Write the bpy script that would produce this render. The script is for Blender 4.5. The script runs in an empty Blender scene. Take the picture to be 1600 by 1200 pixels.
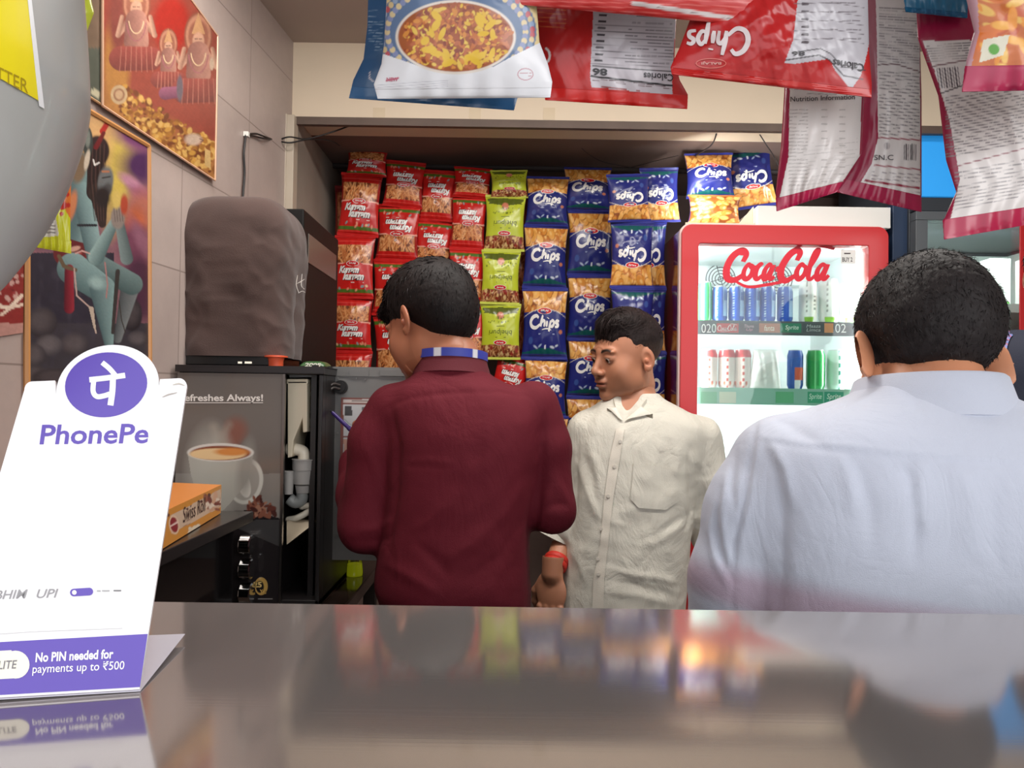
import bpy, math, random, time
import numpy as np
from mathutils import Vector, Matrix
from mathutils.bvhtree import BVHTree
PI = math.pi
rng = np.random.default_rng(7)
random.seed(7)
SC = bpy.context.scene
COL = SC.collection

# ------------------------------------------------------------------ camera
F = 1200.0
CAMP = np.array([0.0, 0.0, 1.40])
PITCH, ROLL = math.radians(0.95), math.radians(0.85)
cam_d = bpy.data.cameras.new('camera')
cam_d.sensor_width = 36.0
cam_d.lens = 36.0 * F / 1600.0
cam_d.clip_start = 0.02
cam = bpy.data.objects.new('camera', cam_d)
COL.objects.link(cam)
RM = Matrix.Rotation(PI / 2 + PITCH, 3, 'X') @ Matrix.Rotation(ROLL, 3, 'Z')
cam.matrix_world = Matrix.Translation(Vector(CAMP)) @ RM.to_4x4()
SC.camera = cam
RMN = np.array(RM)

# ------------------------------------------------------------------ light
SC.view_settings.view_transform = 'Standard'
SC.view_settings.look = 'None'
SC.view_settings.gamma = 1.0
SC.view_settings.use_curve_mapping = False
SC.view_settings.exposure = 0.45
world = bpy.data.worlds.new('daylight')
SC.world = world
world.use_nodes = True
_bg = world.node_tree.nodes['Background']
_bg.inputs[0].default_value = (0.93, 0.96, 1.0, 1)
_bg.inputs[1].default_value = 1.35


def sun(name, direction, strength, angle, color):
    d = bpy.data.lights.new(name, 'SUN')
    d.energy = strength
    d.angle = math.radians(angle)
    d.color = color
    o = bpy.data.objects.new(name, d)
    COL.objects.link(o)
    o.rotation_euler = Vector(direction).to_track_quat('-Z', 'Y').to_euler()
    return o


sun('soft_daylight', (-0.62, 0.75, -0.42), 1.0, 40, (1.0, 0.98, 0.96))


def area_light(name, loc, target, sx, sy, power, color):
    d = bpy.data.lights.new(name, 'AREA')
    d.shape = 'RECTANGLE'
    d.size, d.size_y = sx, sy
    d.energy = power
    d.color = color
    o = bpy.data.objects.new(name, d)
    COL.objects.link(o)
    o.location = loc
    o.rotation_euler = (Vector(target) - Vector(loc)).to_track_quat('-Z', 'Y').to_euler()
    return o


area_light('interior_fill_light', (0.25, 1.30, 2.33), (0.25, 1.75, 0.0), 1.7, 0.16, 15.5, (1.0, 0.96, 0.90))  # added fill lamp, out of view, lifting the dim interior


# ------------------------------------------------------------------ pixel helpers
def ray(px, py):
    v = np.array([(px - 800.0) / F, -(py - 600.0) / F, -1.0])
    return RMN @ v


def P(px, py, Y):
    d = ray(px, py)
    return CAMP + d * (Y / d[1])


def on_z(px, py, z):
    d = ray(px, py)
    return CAMP + d * ((z - CAMP[2]) / d[2])


def proj(V):
    q = (np.asarray(V, float) - CAMP) @ RMN
    return 800 + F * q[..., 0] / -q[..., 2], 600 - F * q[..., 1] / -q[..., 2]


def lin(c):
    c = np.asarray(c, float) / 255.0
    return np.where(c <= 0.04045, c / 12.92, ((c + 0.055) / 1.055) ** 2.4)


# ------------------------------------------------------------------ noise
_NK = [(rng.normal(size=3), rng.uniform(0, 6.28)) for _ in range(64)]


def wavy(V, scale, seed=0, n=6):
    """smooth pseudo-noise in -1..1 from a few warped sines"""
    V = np.asarray(V, float)
    r = np.random.default_rng(1000 + seed)
    out = np.zeros(V.shape[:-1])
    for i in range(n):
        k = r.normal(size=V.shape[-1])
        k /= np.linalg.norm(k)
        k2 = r.normal(size=V.shape[-1])
        s = scale * r.uniform(0.6, 1.7)
        out += np.sin(V @ k * s + 1.6 * np.sin(V @ k2 * s * 0.6 + r.uniform(0, 6)) + r.uniform(0, 6))
    return out / n


# ------------------------------------------------------------------ materials
MATS = {}


def _nt(name):
    m = bpy.data.materials.new(name)
    m.use_nodes = True
    return m, m.node_tree, m.node_tree.nodes['Principled BSDF']


def mat(name, col=None, rough=0.5, metal=0.0, bump=0.0, bscale=200.0, vcol=False, noise=0.0, nscale=8.0,
        emit=0.0, sss=0.0, spec=0.5, coat=0.0, sheen=0.0, stretch=None, det=3.0, crease=0.0, cscale=14.0):
    if name in MATS:
        return MATS[name]
    m, nt, b = _nt(name)
    N, L = nt.nodes, nt.links
    b.inputs['Roughness'].default_value = rough
    b.inputs['Metallic'].default_value = metal
    b.inputs['Specular IOR Level'].default_value = spec
    if coat:
        b.inputs['Coat Weight'].default_value = coat
        b.inputs['Coat Roughness'].default_value = 0.08
    if sheen:
        b.inputs['Sheen Weight'].default_value = sheen
    if sss:
        b.inputs['Subsurface Weight'].default_value = sss
        b.inputs['Subsurface Radius'].default_value = (0.012, 0.005, 0.003)
        b.inputs['Subsurface Scale'].default_value = 0.6
    tc = N.new('ShaderNodeTexCoord')
    src = None
    if vcol:
        a = N.new('ShaderNodeAttribute')
        a.attribute_name = 'Col'
        src = a.outputs['Color']
    else:
        b.inputs['Base Color'].default_value = (*lin(col), 1)
    if noise:
        t = N.new('ShaderNodeTexNoise')
        t.inputs['Scale'].default_value = nscale
        t.inputs['Detail'].default_value = 5
        L.new(tc.outputs['Object'], t.inputs['Vector'])
        mr = N.new('ShaderNodeMapRange')
        mr.inputs[1].default_value = 0.25
        mr.inputs[2].default_value = 0.75
        mr.inputs[3].default_value = 1 - noise
        mr.inputs[4].default_value = 1 + noise * 0.4
        L.new(t.outputs[0], mr.inputs[0])
        mx = N.new('ShaderNodeMix')
        mx.data_type = 'RGBA'
        mx.blend_type = 'MULTIPLY'
        mx.inputs[0].default_value = 1
        if src is not None:
            L.new(src, mx.inputs[6])
        else:
            mx.inputs[6].default_value = (*lin(col), 1)
        L.new(mr.outputs[0], mx.inputs[7])
        src = mx.outputs[2]
    if src is not None:
        L.new(src, b.inputs['Base Color'])
    if emit:
        if src is not None:
            L.new(src, b.inputs['Emission Color'])
        else:
            b.inputs['Emission Color'].default_value = (*lin(col), 1)
        b.inputs['Emission Strength'].default_value = emit
    if bump:
        t = N.new('ShaderNodeTexNoise')
        t.inputs['Scale'].default_value = bscale
        t.inputs['Detail'].default_value = det
        if stretch:
            mp = N.new('ShaderNodeMapping')
            mp.inputs['Scale'].default_value = stretch
            L.new(tc.outputs['Object'], mp.inputs['Vector'])
            L.new(mp.outputs[0], t.inputs['Vector'])
        else:
            L.new(tc.outputs['Object'], t.inputs['Vector'])
        bp = N.new('ShaderNodeBump')
        bp.inputs['Strength'].default_value = bump
        bp.inputs['Distance'].default_value = 0.002
        L.new(t.outputs[0], bp.inputs['Height'])
        L.new(bp.outputs[0], b.inputs['Normal'])
        if crease:                      # crumpled cloth: ridged, stretched folds
            mp = N.new('ShaderNodeMapping')
            mp.inputs['Scale'].default_value = (1.0, 1.0, 0.55)
            L.new(tc.outputs['Object'], mp.inputs['Vector'])
            t2 = N.new('ShaderNodeTexNoise')
            t2.inputs['Scale'].default_value = cscale
            t2.inputs['Detail'].default_value = 4
            t2.inputs['Roughness'].default_value = 0.55
            t2.inputs['Distortion'].default_value = 0.9
            L.new(mp.outputs[0], t2.inputs['Vector'])
            m1 = N.new('ShaderNodeMath')
            m1.operation = 'SUBTRACT'
            m1.inputs[1].default_value = 0.5
            L.new(t2.outputs[0], m1.inputs[0])
            m2 = N.new('ShaderNodeMath')
            m2.operation = 'ABSOLUTE'
            L.new(m1.outputs[0], m2.inputs[0])
            b2 = N.new('ShaderNodeBump')
            b2.inputs['Strength'].default_value = crease
            b2.inputs['Distance'].default_value = 0.02
            L.new(m2.outputs[0], b2.inputs['Height'])
            L.new(b2.outputs[0], bp.inputs['Normal'])
    MATS[name] = m
    return m


def glass_mat(name, tint=(240, 250, 248), refl=0.10, rough=0.02):
    if name in MATS:
        return MATS[name]
    m = bpy.data.materials.new(name)
    m.use_nodes = True
    nt = m.node_tree
    N, L = nt.nodes, nt.links
    N.clear()
    out = N.new('ShaderNodeOutputMaterial')
    tr = N.new('ShaderNodeBsdfTransparent')
    tr.inputs[0].default_value = (*lin(tint), 1)
    gl = N.new('ShaderNodeBsdfGlossy')
    gl.inputs['Roughness'].default_value = rough
    fr = N.new('ShaderNodeLayerWeight')
    fr.inputs[0].default_value = 0.35
    ml = N.new('ShaderNodeMath')
    ml.operation = 'MULTIPLY_ADD'
    ml.inputs[1].default_value = 0.6
    ml.inputs[2].default_value = refl
    L.new(fr.outputs['Fresnel'], ml.inputs[0])
    mx = N.new('ShaderNodeMixShader')
    L.new(ml.outputs[0], mx.inputs[0])
    L.new(tr.outputs[0], mx.inputs[1])
    L.new(gl.outputs[0], mx.inputs[2])
    L.new(mx.outputs[0], out.inputs[0])
    MATS[name] = m
    return m


def tile_mat():
    m, nt, b = _nt('wall_tiles')
    N, L = nt.nodes, nt.links
    tc = N.new('ShaderNodeTexCoord')
    sx = N.new('ShaderNodeSeparateXYZ')
    L.new(tc.outputs['Object'], sx.inputs[0])
    cx = N.new('ShaderNodeCombineXYZ')
    L.new(sx.outputs['Y'], cx.inputs[0])
    L.new(sx.outputs['Z'], cx.inputs[1])
    br = N.new('ShaderNodeTexBrick')
    br.offset = 0.0
    br.inputs['Scale'].default_value = 1.0
    br.inputs['Brick Width'].default_value = 0.305
    br.inputs['Row Height'].default_value = 0.205
    br.inputs['Mortar Size'].default_value = 0.0016
    br.inputs['Color1'].default_value = (*lin((178, 161, 154)), 1)
    br.inputs['Color2'].default_value = (*lin((172, 155, 148)), 1)
    br.inputs['Mortar'].default_value = (*lin((144, 128, 121)), 1)
    L.new(cx.outputs[0], br.inputs['Vector'])
    n = N.new('ShaderNodeTexNoise')
    n.inputs['Scale'].default_value = 5.0
    n.inputs['Detail'].default_value = 8
    n.inputs['Roughness'].default_value = 0.7
    L.new(tc.outputs['Object'], n.inputs['Vector'])
    mr = N.new('ShaderNodeMapRange')
    mr.inputs[1].default_value = 0.3
    mr.inputs[2].default_value = 0.7
    mr.inputs[3].default_value = 0.86
    mr.inputs[4].default_value = 1.05
    L.new(n.outputs[0], mr.inputs[0])
    mx = N.new('ShaderNodeMix')
    mx.data_type = 'RGBA'
    mx.blend_type = 'MULTIPLY'
    mx.inputs[0].default_value = 1
    L.new(br.outputs['Color'], mx.inputs[6])
    L.new(mr.outputs[0], mx.inputs[7])
    L.new(mx.outputs[2], b.inputs['Base Color'])
    b.inputs['Roughness'].default_value = 0.42
    bp = N.new('ShaderNodeBump')
    bp.inputs['Strength'].default_value = 0.4
    bp.inputs['Distance'].default_value = 0.002
    bp.invert = True
    L.new(br.outputs['Fac'], bp.inputs['Height'])
    L.new(bp.outputs[0], b.inputs['Normal'])
    return m


def steel_mat():
    m, nt, b = _nt('counter_steel')
    N, L = nt.nodes, nt.links
    tc = N.new('ShaderNodeTexCoord')
    b.inputs['Metallic'].default_value = 0.72
    n = N.new('ShaderNodeTexNoise')
    n.inputs['Scale'].default_value = 3.0
    n.inputs['Detail'].default_value = 6
    L.new(tc.outputs['Object'], n.inputs['Vector'])
    cr = N.new('ShaderNodeMapRange')
    cr.inputs[1].default_value = 0.3
    cr.inputs[2].default_value = 0.7
    cr.inputs[3].default_value = 0.06
    cr.inputs[4].default_value = 0.11
    L.new(n.outputs[0], cr.inputs[0])
    L.new(cr.outputs[0], b.inputs['Roughness'])
    b.inputs['Base Color'].default_value = (0.46, 0.42, 0.40, 1)
    mp = N.new('ShaderNodeMapping')
    mp.inputs['Scale'].default_value = (3, 260, 1)
    L.new(tc.outputs['Object'], mp.inputs['Vector'])
    g = N.new('ShaderNodeTexNoise')
    g.inputs['Scale'].default_value = 3.0
    g.inputs['Detail'].default_value = 3
    L.new(mp.outputs[0], g.inputs['Vector'])
    w = N.new('ShaderNodeTexNoise')
    w.inputs['Scale'].default_value = 4.0
    w.inputs['Detail'].default_value = 1
    L.new(tc.outputs['Object'], w.inputs['Vector'])
    b1 = N.new('ShaderNodeBump')
    b1.inputs['Strength'].default_value = 0.006
    b1.inputs['Distance'].default_value = 0.001
    L.new(g.outputs[0], b1.inputs['Height'])
    b2 = N.new('ShaderNodeBump')
    b2.inputs['Strength'].default_value = 0.012
    b2.inputs['Distance'].default_value = 0.01
    L.new(w.outputs[0], b2.inputs['Height'])
    L.new(b1.outputs[0], b2.inputs['Normal'])
    L.new(b2.outputs[0], b.inputs['Normal'])
    return m


# ------------------------------------------------------------------ objects
OFF = {}


def tag(o, label=None, cat=None, group=None, kind=None):
    if label:
        o['label'] = label
    if cat:
        o['category'] = cat
    if group:
        o['group'] = group
    if kind:
        o['kind'] = kind
    return o


def thing(name, label, cat, loc=(0, 0, 0), group=None):
    o = bpy.data.objects.new(name, None)
    o.empty_display_size = 0.05
    COL.objects.link(o)
    o.location = tuple(float(x) for x in loc)
    OFF[o.name] = np.array(loc, float)
    return tag(o, label, cat, group)


def link_mesh(name, me, parent=None, label=None):
    o = bpy.data.objects.new(name, me)
    COL.objects.link(o)
    if parent is not None:
        o.parent = parent
        OFF[o.name] = OFF.get(parent.name, np.zeros(3))
        if label:
            o['label'] = label
    return o


def fast_mesh(name, V, faces, C=None, mi=None, smooth=True):
    """V (N,3); faces: list of index sequences or (M,4)/(M,3) array"""
    me = bpy.data.meshes.new(name)
    V = np.asarray(V, np.float32)
    if isinstance(faces, np.ndarray):
        k = faces.shape[1]
        loops = faces.ravel().astype(np.int32)
        tot = np.full(len(faces), k, np.int32)
    else:
        tot = np.array([len(f) for f in faces], np.int32)
        loops = np.fromiter((i for f in faces for i in f), np.int32, int(tot.sum()))
    st = np.concatenate([[0], np.cumsum(tot)[:-1]]).astype(np.int32)
    me.vertices.add(len(V))
    me.vertices.foreach_set('co', V.ravel())
    me.loops.add(len(loops))
    me.loops.foreach_set('vertex_index', loops)
    me.polygons.add(len(tot))
    me.polygons.foreach_set('loop_start', st)
    me.polygons.foreach_set('loop_total', tot)
    if mi is not None:
        me.polygons.foreach_set('material_index', np.asarray(mi, np.int32))
    me.polygons.foreach_set('use_smooth', np.full(len(tot), bool(smooth)))
    me.update(calc_edges=True)
    if C is not None:
        a = me.color_attributes.new('Col', 'FLOAT_COLOR', 'POINT')
        C4 = np.ones((len(V), 4), np.float32)
        C4[:, :3] = C
        a.data.foreach_set('color', C4.ravel())
    me.validate()
    return me


class MB:
    def __init__(self):
        self.V, self.F, self.C, self.MI, self.n = [], [], [], [], 0

    def add(self, V, Fc, col=(1, 1, 1), mi=0):
        V = np.asarray(V, float).reshape(-1, 3)
        self.V.append(V)
        n = self.n
        self.F.extend([[int(i) + n for i in f] for f in Fc])
        c = np.asarray(col, float)
        if c.ndim == 1:
            c = np.tile(c, (len(V), 1))
        self.C.append(c)
        self.MI.extend([mi] * len(Fc))
        self.n += len(V)

    def box(self, lo, hi, col=(1, 1, 1), mi=0, R=None, c=None):
        lo, hi = np.minimum(lo, hi), np.maximum(lo, hi)
        V = np.array([[(lo, hi)[i][0], (lo, hi)[j][1], (lo, hi)[k][2]] for i in (0, 1) for j in (0, 1) for k in (0, 1)])
        if R is not None:
            c = np.asarray(c, float) if c is not None else (np.asarray(lo) + hi) / 2
            V = (V - c) @ np.array(R).T + c
        self.add(V, [(0, 1, 3, 2), (4, 6, 7, 5), (0, 4, 5, 1), (2, 3, 7, 6), (0, 2, 6, 4), (1, 5, 7, 3)], col, mi)

    def hexa(self, q8, col=(1, 1, 1), mi=0):
        """q8: four corners of one face (in order) then the four opposite ones"""
        self.add(q8, [(0, 1, 2, 3), (7, 6, 5, 4), (0, 4, 5, 1), (1, 5, 6, 2), (2, 6, 7, 3), (3, 7, 4, 0)], col, mi)

    def slab(self, pts, d, col=(1, 1, 1), mi=0):
        """prism: planar outline pts swept by vector d"""
        p = np.asarray(pts, float)
        n = len(p)
        V = np.vstack([p, p + np.asarray(d, float)])
        Fc = [tuple(range(n))[::-1], tuple(range(n, 2 * n))] + [(i, (i + 1) % n, n + (i + 1) % n, n + i) for i in range(n)]
        self.add(V, Fc, col, mi)

    def tube(self, pts, r, n=10, col=(1, 1, 1), mi=0, caps=True):
        p = np.asarray(pts, float)
        r = np.broadcast_to(np.asarray(r, float), (len(p),))
        T = np.gradient(p, axis=0)
        T /= np.linalg.norm(T, axis=1)[:, None] + 1e-12
        up = np.array([0, 0, 1.0]) if abs(T[0][2]) < 0.9 else np.array([1.0, 0, 0])
        rings = []
        u = np.cross(T[0], up)
        u /= np.linalg.norm(u)
        for i in range(len(p)):
            u = u - T[i] * (u @ T[i])
            u /= np.linalg.norm(u) + 1e-12
            w = np.cross(T[i], u)
            a = np.arange(n) * 2 * PI / n
            rings.append(p[i] + r[i] * (np.cos(a)[:, None] * u + np.sin(a)[:, None] * w))
        V = np.vstack(rings)
        Fc = []
        for i in range(len(p) - 1):
            for j in range(n):
                a, b = i * n + j, i * n + (j + 1) % n
                Fc.append((a, b, b + n, a + n))
        if caps:
            Fc.append(tuple(range(n))[::-1])
            Fc.append(tuple(range((len(p) - 1) * n, len(p) * n)))
        self.add(V, Fc, col, mi)

    def lathe(self, prof, c, n=32, axis=(0, 0, 1), col=(1, 1, 1), mi=0, cfun=None):
        """prof [(radius, height)]"""
        ax = Vector(axis).normalized()
        q = np.array(Vector((0, 0, 1)).rotation_difference(ax).to_matrix())
        a = np.arange(n) * 2 * PI / n
        V = []
        for r, h in prof:
            V.append(np.stack([r * np.cos(a), r * np.sin(a), np.full(n, h)], 1))
        V = np.vstack(V)
        cc = col
        if cfun is not None:
            cc = cfun(V)
        V = V @ q.T + np.asarray(c, float)
        Fc = []
        for i in range(len(prof) - 1):
            for j in range(n):
                x, y = i * n + j, i * n + (j + 1) % n
                Fc.append((x, y, y + n, x + n))
        Fc.append(tuple(range(n))[::-1])
        Fc.append(tuple(range((len(prof) - 1) * n, len(prof) * n)))
        self.add(V, Fc, cc, mi)

    def grid(self, G, col=(1, 1, 1), mi=0, flip=False):
        """G (rows, cols, 3)"""
        r, c = G.shape[:2]
        i = np.arange((r - 1) * (c - 1))
        a = (i // (c - 1)) * c + i % (c - 1)
        Fc = np.stack([a, a + 1, a + c + 1, a + c], 1)
        if flip:
            Fc = Fc[:, ::-1]
        cc = np.asarray(col, float)
        if cc.ndim == 3:
            cc = cc.reshape(-1, 3)
        self.add(G.reshape(-1, 3), Fc, cc, mi)

    def flat(self, S, polys, col, off):
        """2D polygons [(V2, faces)] mapped by surface function S(u, v, off)"""
        for k, (V2, Fc) in enumerate(polys):
            V2 = np.asarray(V2, float)
            self.add(S(V2[:, 0], V2[:, 1], off + k * .00007), Fc, col)

    def build(self, name, mats, parent=None, smooth=None, bevel=0.0, label=None, seg=2):
        V = np.vstack(self.V)
        if parent is not None:
            V = V - OFF.get(parent.name, np.zeros(3))
        me = fast_mesh(name, V, self.F, np.vstack(self.C), self.MI, smooth is not None)
        for m in (mats if isinstance(mats, (list, tuple)) else [mats]):
            me.materials.append(m)
        if smooth is not None and smooth < 180:
            me.set_sharp_from_angle(angle=math.radians(smooth))
        o = link_mesh(name, me, parent, label)
        if bevel:
            md = o.modifiers.new('bevel', 'BEVEL')
            md.width = bevel
            md.segments = seg
            md.limit_method = 'ANGLE'
            md.angle_limit = math.radians(40)
            me.polygons.foreach_set('use_smooth', np.ones(len(me.polygons), bool))
            md.harden_normals = True
        return o


def catmull(pts, n=8):
    p = np.asarray(pts, float)
    if len(p) < 3:
        t = np.linspace(0, 1, n)[:, None]
        return p[0] * (1 - t) + p[-1] * t
    q = np.vstack([2 * p[0] - p[1], p, 2 * p[-1] - p[-2]])
    out = []
    for i in range(1, len(q) - 2):
        for k in range(n):
            t = k / n
            out.append(0.5 * ((2 * q[i]) + (-q[i - 1] + q[i + 1]) * t + (2 * q[i - 1] - 5 * q[i] + 4 * q[i + 1] - q[i + 2]) * t * t
                              + (-q[i - 1] + 3 * q[i] - 3 * q[i + 1] + q[i + 2]) * t ** 3))
    out.append(p[-1])
    return np.array(out)


def ribbon2(pts, w, n=6, taper=0.5):
    c = catmull(pts, n)
    T = np.gradient(c, axis=0)
    T /= np.linalg.norm(T, axis=1)[:, None] + 1e-9
    N = np.stack([-T[:, 1], T[:, 0]], 1)
    t = np.linspace(0, 1, len(c))
    ww = (w * (1 - taper + taper * np.sin(PI * t)))[:, None] / 2
    V = np.vstack([c + N * ww, c - N * ww])
    m = len(c)
    return V, [(i, i + m, i + m + 1, i + 1) for i in range(m - 1)]


_TX = {}


def text2(s, bold=0.0, shear=0.0, space=1.0):
    key = (s, bold, shear, space)
    if key not in _TX:
        cu = bpy.data.curves.new('lettering', 'FONT')
        cu.body = s
        cu.offset = bold
        cu.shear = shear
        cu.space_character = space
        cu.resolution_u = 3
        o = bpy.data.objects.new('lettering', cu)
        COL.objects.link(o)
        me = bpy.data.meshes.new_from_object(o)
        V = np.array([v.co[:2] for v in me.vertices])
        Fc = [tuple(p.vertices) for p in me.polygons]
        bpy.data.objects.remove(o)
        bpy.data.curves.remove(cu)
        bpy.data.meshes.remove(me)
        lo, hi = V.min(0), V.max(0)
        _TX[key] = ((V - lo) / (hi - lo), Fc, (hi[0] - lo[0]) / (hi[1] - lo[1]))
    return _TX[key]


def text_in(s, x0, y0, x1, y1, bold=0.0, shear=0.0, space=1.0, rise=0.0):
    """(V2, faces) with the lettering filling the box, y0 the bottom"""
    V, Fc, a = text2(s, bold, shear, space)
    U = np.stack([x0 + V[:, 0] * (x1 - x0), y0 + V[:, 1] * (y1 - y0) + rise * V[:, 0]], 1)
    return U, Fc


def disc2(cx, cy, rx, ry, n=28, ang=0.0):
    a = np.arange(n) * 2 * PI / n
    x, y = rx * np.cos(a), ry * np.sin(a)
    ca, sa = math.cos(ang), math.sin(ang)
    return np.stack([cx + x * ca - y * sa, cy + x * sa + y * ca], 1), [tuple(range(n))]


def ring2(cx, cy, rx, ry, w, n=28):
    a = np.arange(n) * 2 * PI / n
    o = np.stack([cx + rx * np.cos(a), cy + ry * np.sin(a)], 1)
    i = np.stack([cx + (rx - w) * np.cos(a), cy + (ry - w) * np.sin(a)], 1)
    return np.vstack([o, i]), [(k, (k + 1) % n, n + (k + 1) % n, n + k) for k in range(n)]


def rect2(x0, y0, x1, y1):
    return [(x0, y0), (x1, y0), (x1, y1), (x0, y1)], [(0, 1, 2, 3)]


class Paint:
    """a picture evaluated at sample points (x right, y in the caller's units)"""

    def __init__(self, X, Y, base):
        self.X, self.Y = np.asarray(X, float), np.asarray(Y, float)
        self.c = np.tile(lin(base), self.X.shape + (1,)).astype(float)

    def put(self, m, col):
        m = np.clip(m, 0, 1)[..., None]
        self.c = self.c * (1 - m) + lin(col) * m

    def ell(self, cx, cy, rx, ry, col, ang=0.0, soft=0.15):
        a = math.radians(ang)
        dx, dy = self.X - cx, self.Y - cy
        u = (dx * math.cos(a) + dy * math.sin(a)) / rx
        v = (-dx * math.sin(a) + dy * math.cos(a)) / ry
        self.put((1 - np.sqrt(u * u + v * v)) / soft + 0.5, col)

    def seg(self, x0, y0, x1, y1, w, col, w1=None, soft=0.7):
        w1 = w if w1 is None else w1
        dx, dy = x1 - x0, y1 - y0
        t = np.clip(((self.X - x0) * dx + (self.Y - y0) * dy) / (dx * dx + dy * dy + 1e-9), 0, 1)
        d = np.hypot(self.X - x0 - t * dx, self.Y - y0 - t * dy)
        self.put(((w + (w1 - w) * t) / 2 - d) / soft + 0.5, col)

    def path(self, pts, w, col, soft=0.7):
        for a, b in zip(pts[:-1], pts[1:]):
            self.seg(*a, *b, w, col, soft=soft)

    def poly(self, pts, col):
        x, y = self.X, self.Y
        ins = np.zeros(x.shape, bool)
        n = len(pts)
        for i in range(n):
            (x0, y0), (x1, y1) = pts[i], pts[(i + 1) % n]
            if y0 == y1:
                continue
            c = ((y0 > y) != (y1 > y)) & (x < (x1 - x0) * (y - y0) / (y1 - y0) + x0)
            ins ^= c
        self.put(ins.astype(float), col)

    def where(self, m, col):
        self.put(np.asarray(m, float), col)

    def mottle(self, scale, amp, seed=0, n=7):
        w = wavy(np.stack([self.X, self.Y], -1), scale, seed, n)
        self.c = np.clip(self.c * (1 + amp * w[..., None]), 0, 1)

    def blobs(self, n, box, size, cols, seed, inside=None, stretch=1.0, soft=0.3):
        r = np.random.default_rng(seed)
        for _ in range(n):
            x, y = r.uniform(box[0], box[2]), r.uniform(box[1], box[3])
            if inside is not None and not inside(x, y):
                continue
            s = size * r.uniform(0.6, 1.4)
            self.ell(x, y, s * stretch, s / stretch, cols[r.integers(len(cols))], r.uniform(0, 180), soft)


def conform(bvh, px, py, off=0.001):
    """points where the pixels' rays meet a surface, lifted by off towards the eye"""
    out = []
    for x, y in zip(np.ravel(px), np.ravel(py)):
        d = Vector(ray(x, y)).normalized()
        h = bvh.ray_cast(Vector(CAMP), d)
        out.append(np.array(h[0]) - np.array(d) * off if h[0] is not None else np.full(3, np.nan))
    return np.array(out).reshape(np.shape(px) + (3,))
# ================================================================== the room
WD = np.array([-0.0833, -1.0, 0.0])          # left wall runs towards the eye


def wall_x(Y):
    return -0.616 + 0.0833 * (2.1 - Y) * -1.0


def st(mb, name, m, **k):
    o = mb.build(name, m, **k)
    o['kind'] = 'structure'
    return o


tile = tile_mat()
ZC = 2.37
b = MB()
b.slab([(wall_x(2.1), 2.1, 0), (wall_x(-0.6), -0.6, 0), (wall_x(-0.6), -0.6, 2.6), (wall_x(2.1), 2.1, 2.6)], (-0.12, 0.0, 0))
st(b, 'wall_left', tile)
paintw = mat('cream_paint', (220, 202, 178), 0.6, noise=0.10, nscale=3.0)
b = MB()
zb = P(800, 190, 2.1)[2]
b.box((-0.74, 2.1, zb), (2.42, 2.24, 2.6))
st(b, 'wall_back_upper', paintw, bevel=0.004)
b = MB()
b.box((-0.60, 2.082, zb - 0.022), (1.30, 2.099, zb - 0.001))
st(b, 'trim_1', mat('dark_strip', (96, 78, 68), 0.6, noise=0.3, nscale=12))  # dark brown strip along the lintel's lower edge
b = MB()
b.box((wall_x(2.1) - 0.02, 2.06, 0), (-0.598, 2.10, zb - 0.003))
b.box((-0.6235, 2.055, 0), (-0.617, 2.06, zb - 0.003))
st(b, 'trim_2', mat('pillar_edge', (190, 176, 158), 0.45, noise=0.15, nscale=6), bevel=0.002)
b = MB()
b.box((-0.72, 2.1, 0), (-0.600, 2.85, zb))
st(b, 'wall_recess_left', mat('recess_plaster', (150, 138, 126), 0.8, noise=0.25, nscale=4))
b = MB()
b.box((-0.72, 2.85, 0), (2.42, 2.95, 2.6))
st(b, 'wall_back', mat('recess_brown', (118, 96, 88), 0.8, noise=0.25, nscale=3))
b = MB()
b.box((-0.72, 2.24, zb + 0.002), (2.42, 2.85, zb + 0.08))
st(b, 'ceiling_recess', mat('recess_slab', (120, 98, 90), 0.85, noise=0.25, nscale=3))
b = MB()
b.box((2.3, -0.6, 0), (2.42, 2.85, 2.6))
st(b, 'wall_right', mat('wall_right_paint', (170, 160, 150), 0.7, noise=0.1))
b = MB()
b.box((-0.98, -0.25, P(448, 66, 2.1)[2]), (2.42, 2.1, 2.6))
st(b, 'ceiling', mat('ceiling_paint', (184, 168, 158), 0.8, noise=0.12, nscale=2))
b = MB()
b.box((-6, -9, -0.1), (6, 3.0, 0))
st(b, 'floor', mat('street_floor', (150, 146, 140), 0.85, noise=0.2, nscale=1.5))

# ---- front counter
CZ = 1.23


def cz_at(y):
    """the counter sheet rises slightly towards the men"""
    return CZ + 0.040 * (y - 0.445)


t = thing('counter', 'grey stainless steel service counter filling the foreground', 'counter', (0.3, 0.3, 0))
b = MB()
b.hexa([(-0.735, -0.12, cz_at(-0.12) - 0.03), (2.2, -0.12, cz_at(-0.12) - 0.03), (2.2, 0.604, cz_at(0.604) - 0.03), (-0.735, 0.604, cz_at(0.604) - 0.03),
        (-0.735, -0.12, cz_at(-0.12)), (2.2, -0.12, cz_at(-0.12)), (2.2, 0.604, cz_at(0.604)), (-0.735, 0.604, cz_at(0.604))])
b.build('countertop', steel_mat(), t, bevel=0.003)
b = MB()
b.box((-0.62, -0.06, 0.0), (2.15, 0.56, cz_at(-0.06) - 0.0301))
b.build('cabinet_body', mat('counter_body', (120, 116, 114), 0.5), t)

t = thing('fill_light_casing', 'added out-of-view ceiling tube casing for the interior fill light', 'ceiling light', (0.25, 1.3, 2.35))  # unseen casing made up to go with the added fill lamp
b = MB()
b.box((-0.62, 1.26, 2.345), (1.12, 1.34, 2.3695))
b.build('housing', mat('fill_light_housing', (230, 230, 226), 0.4), t, bevel=0.003)

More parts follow.
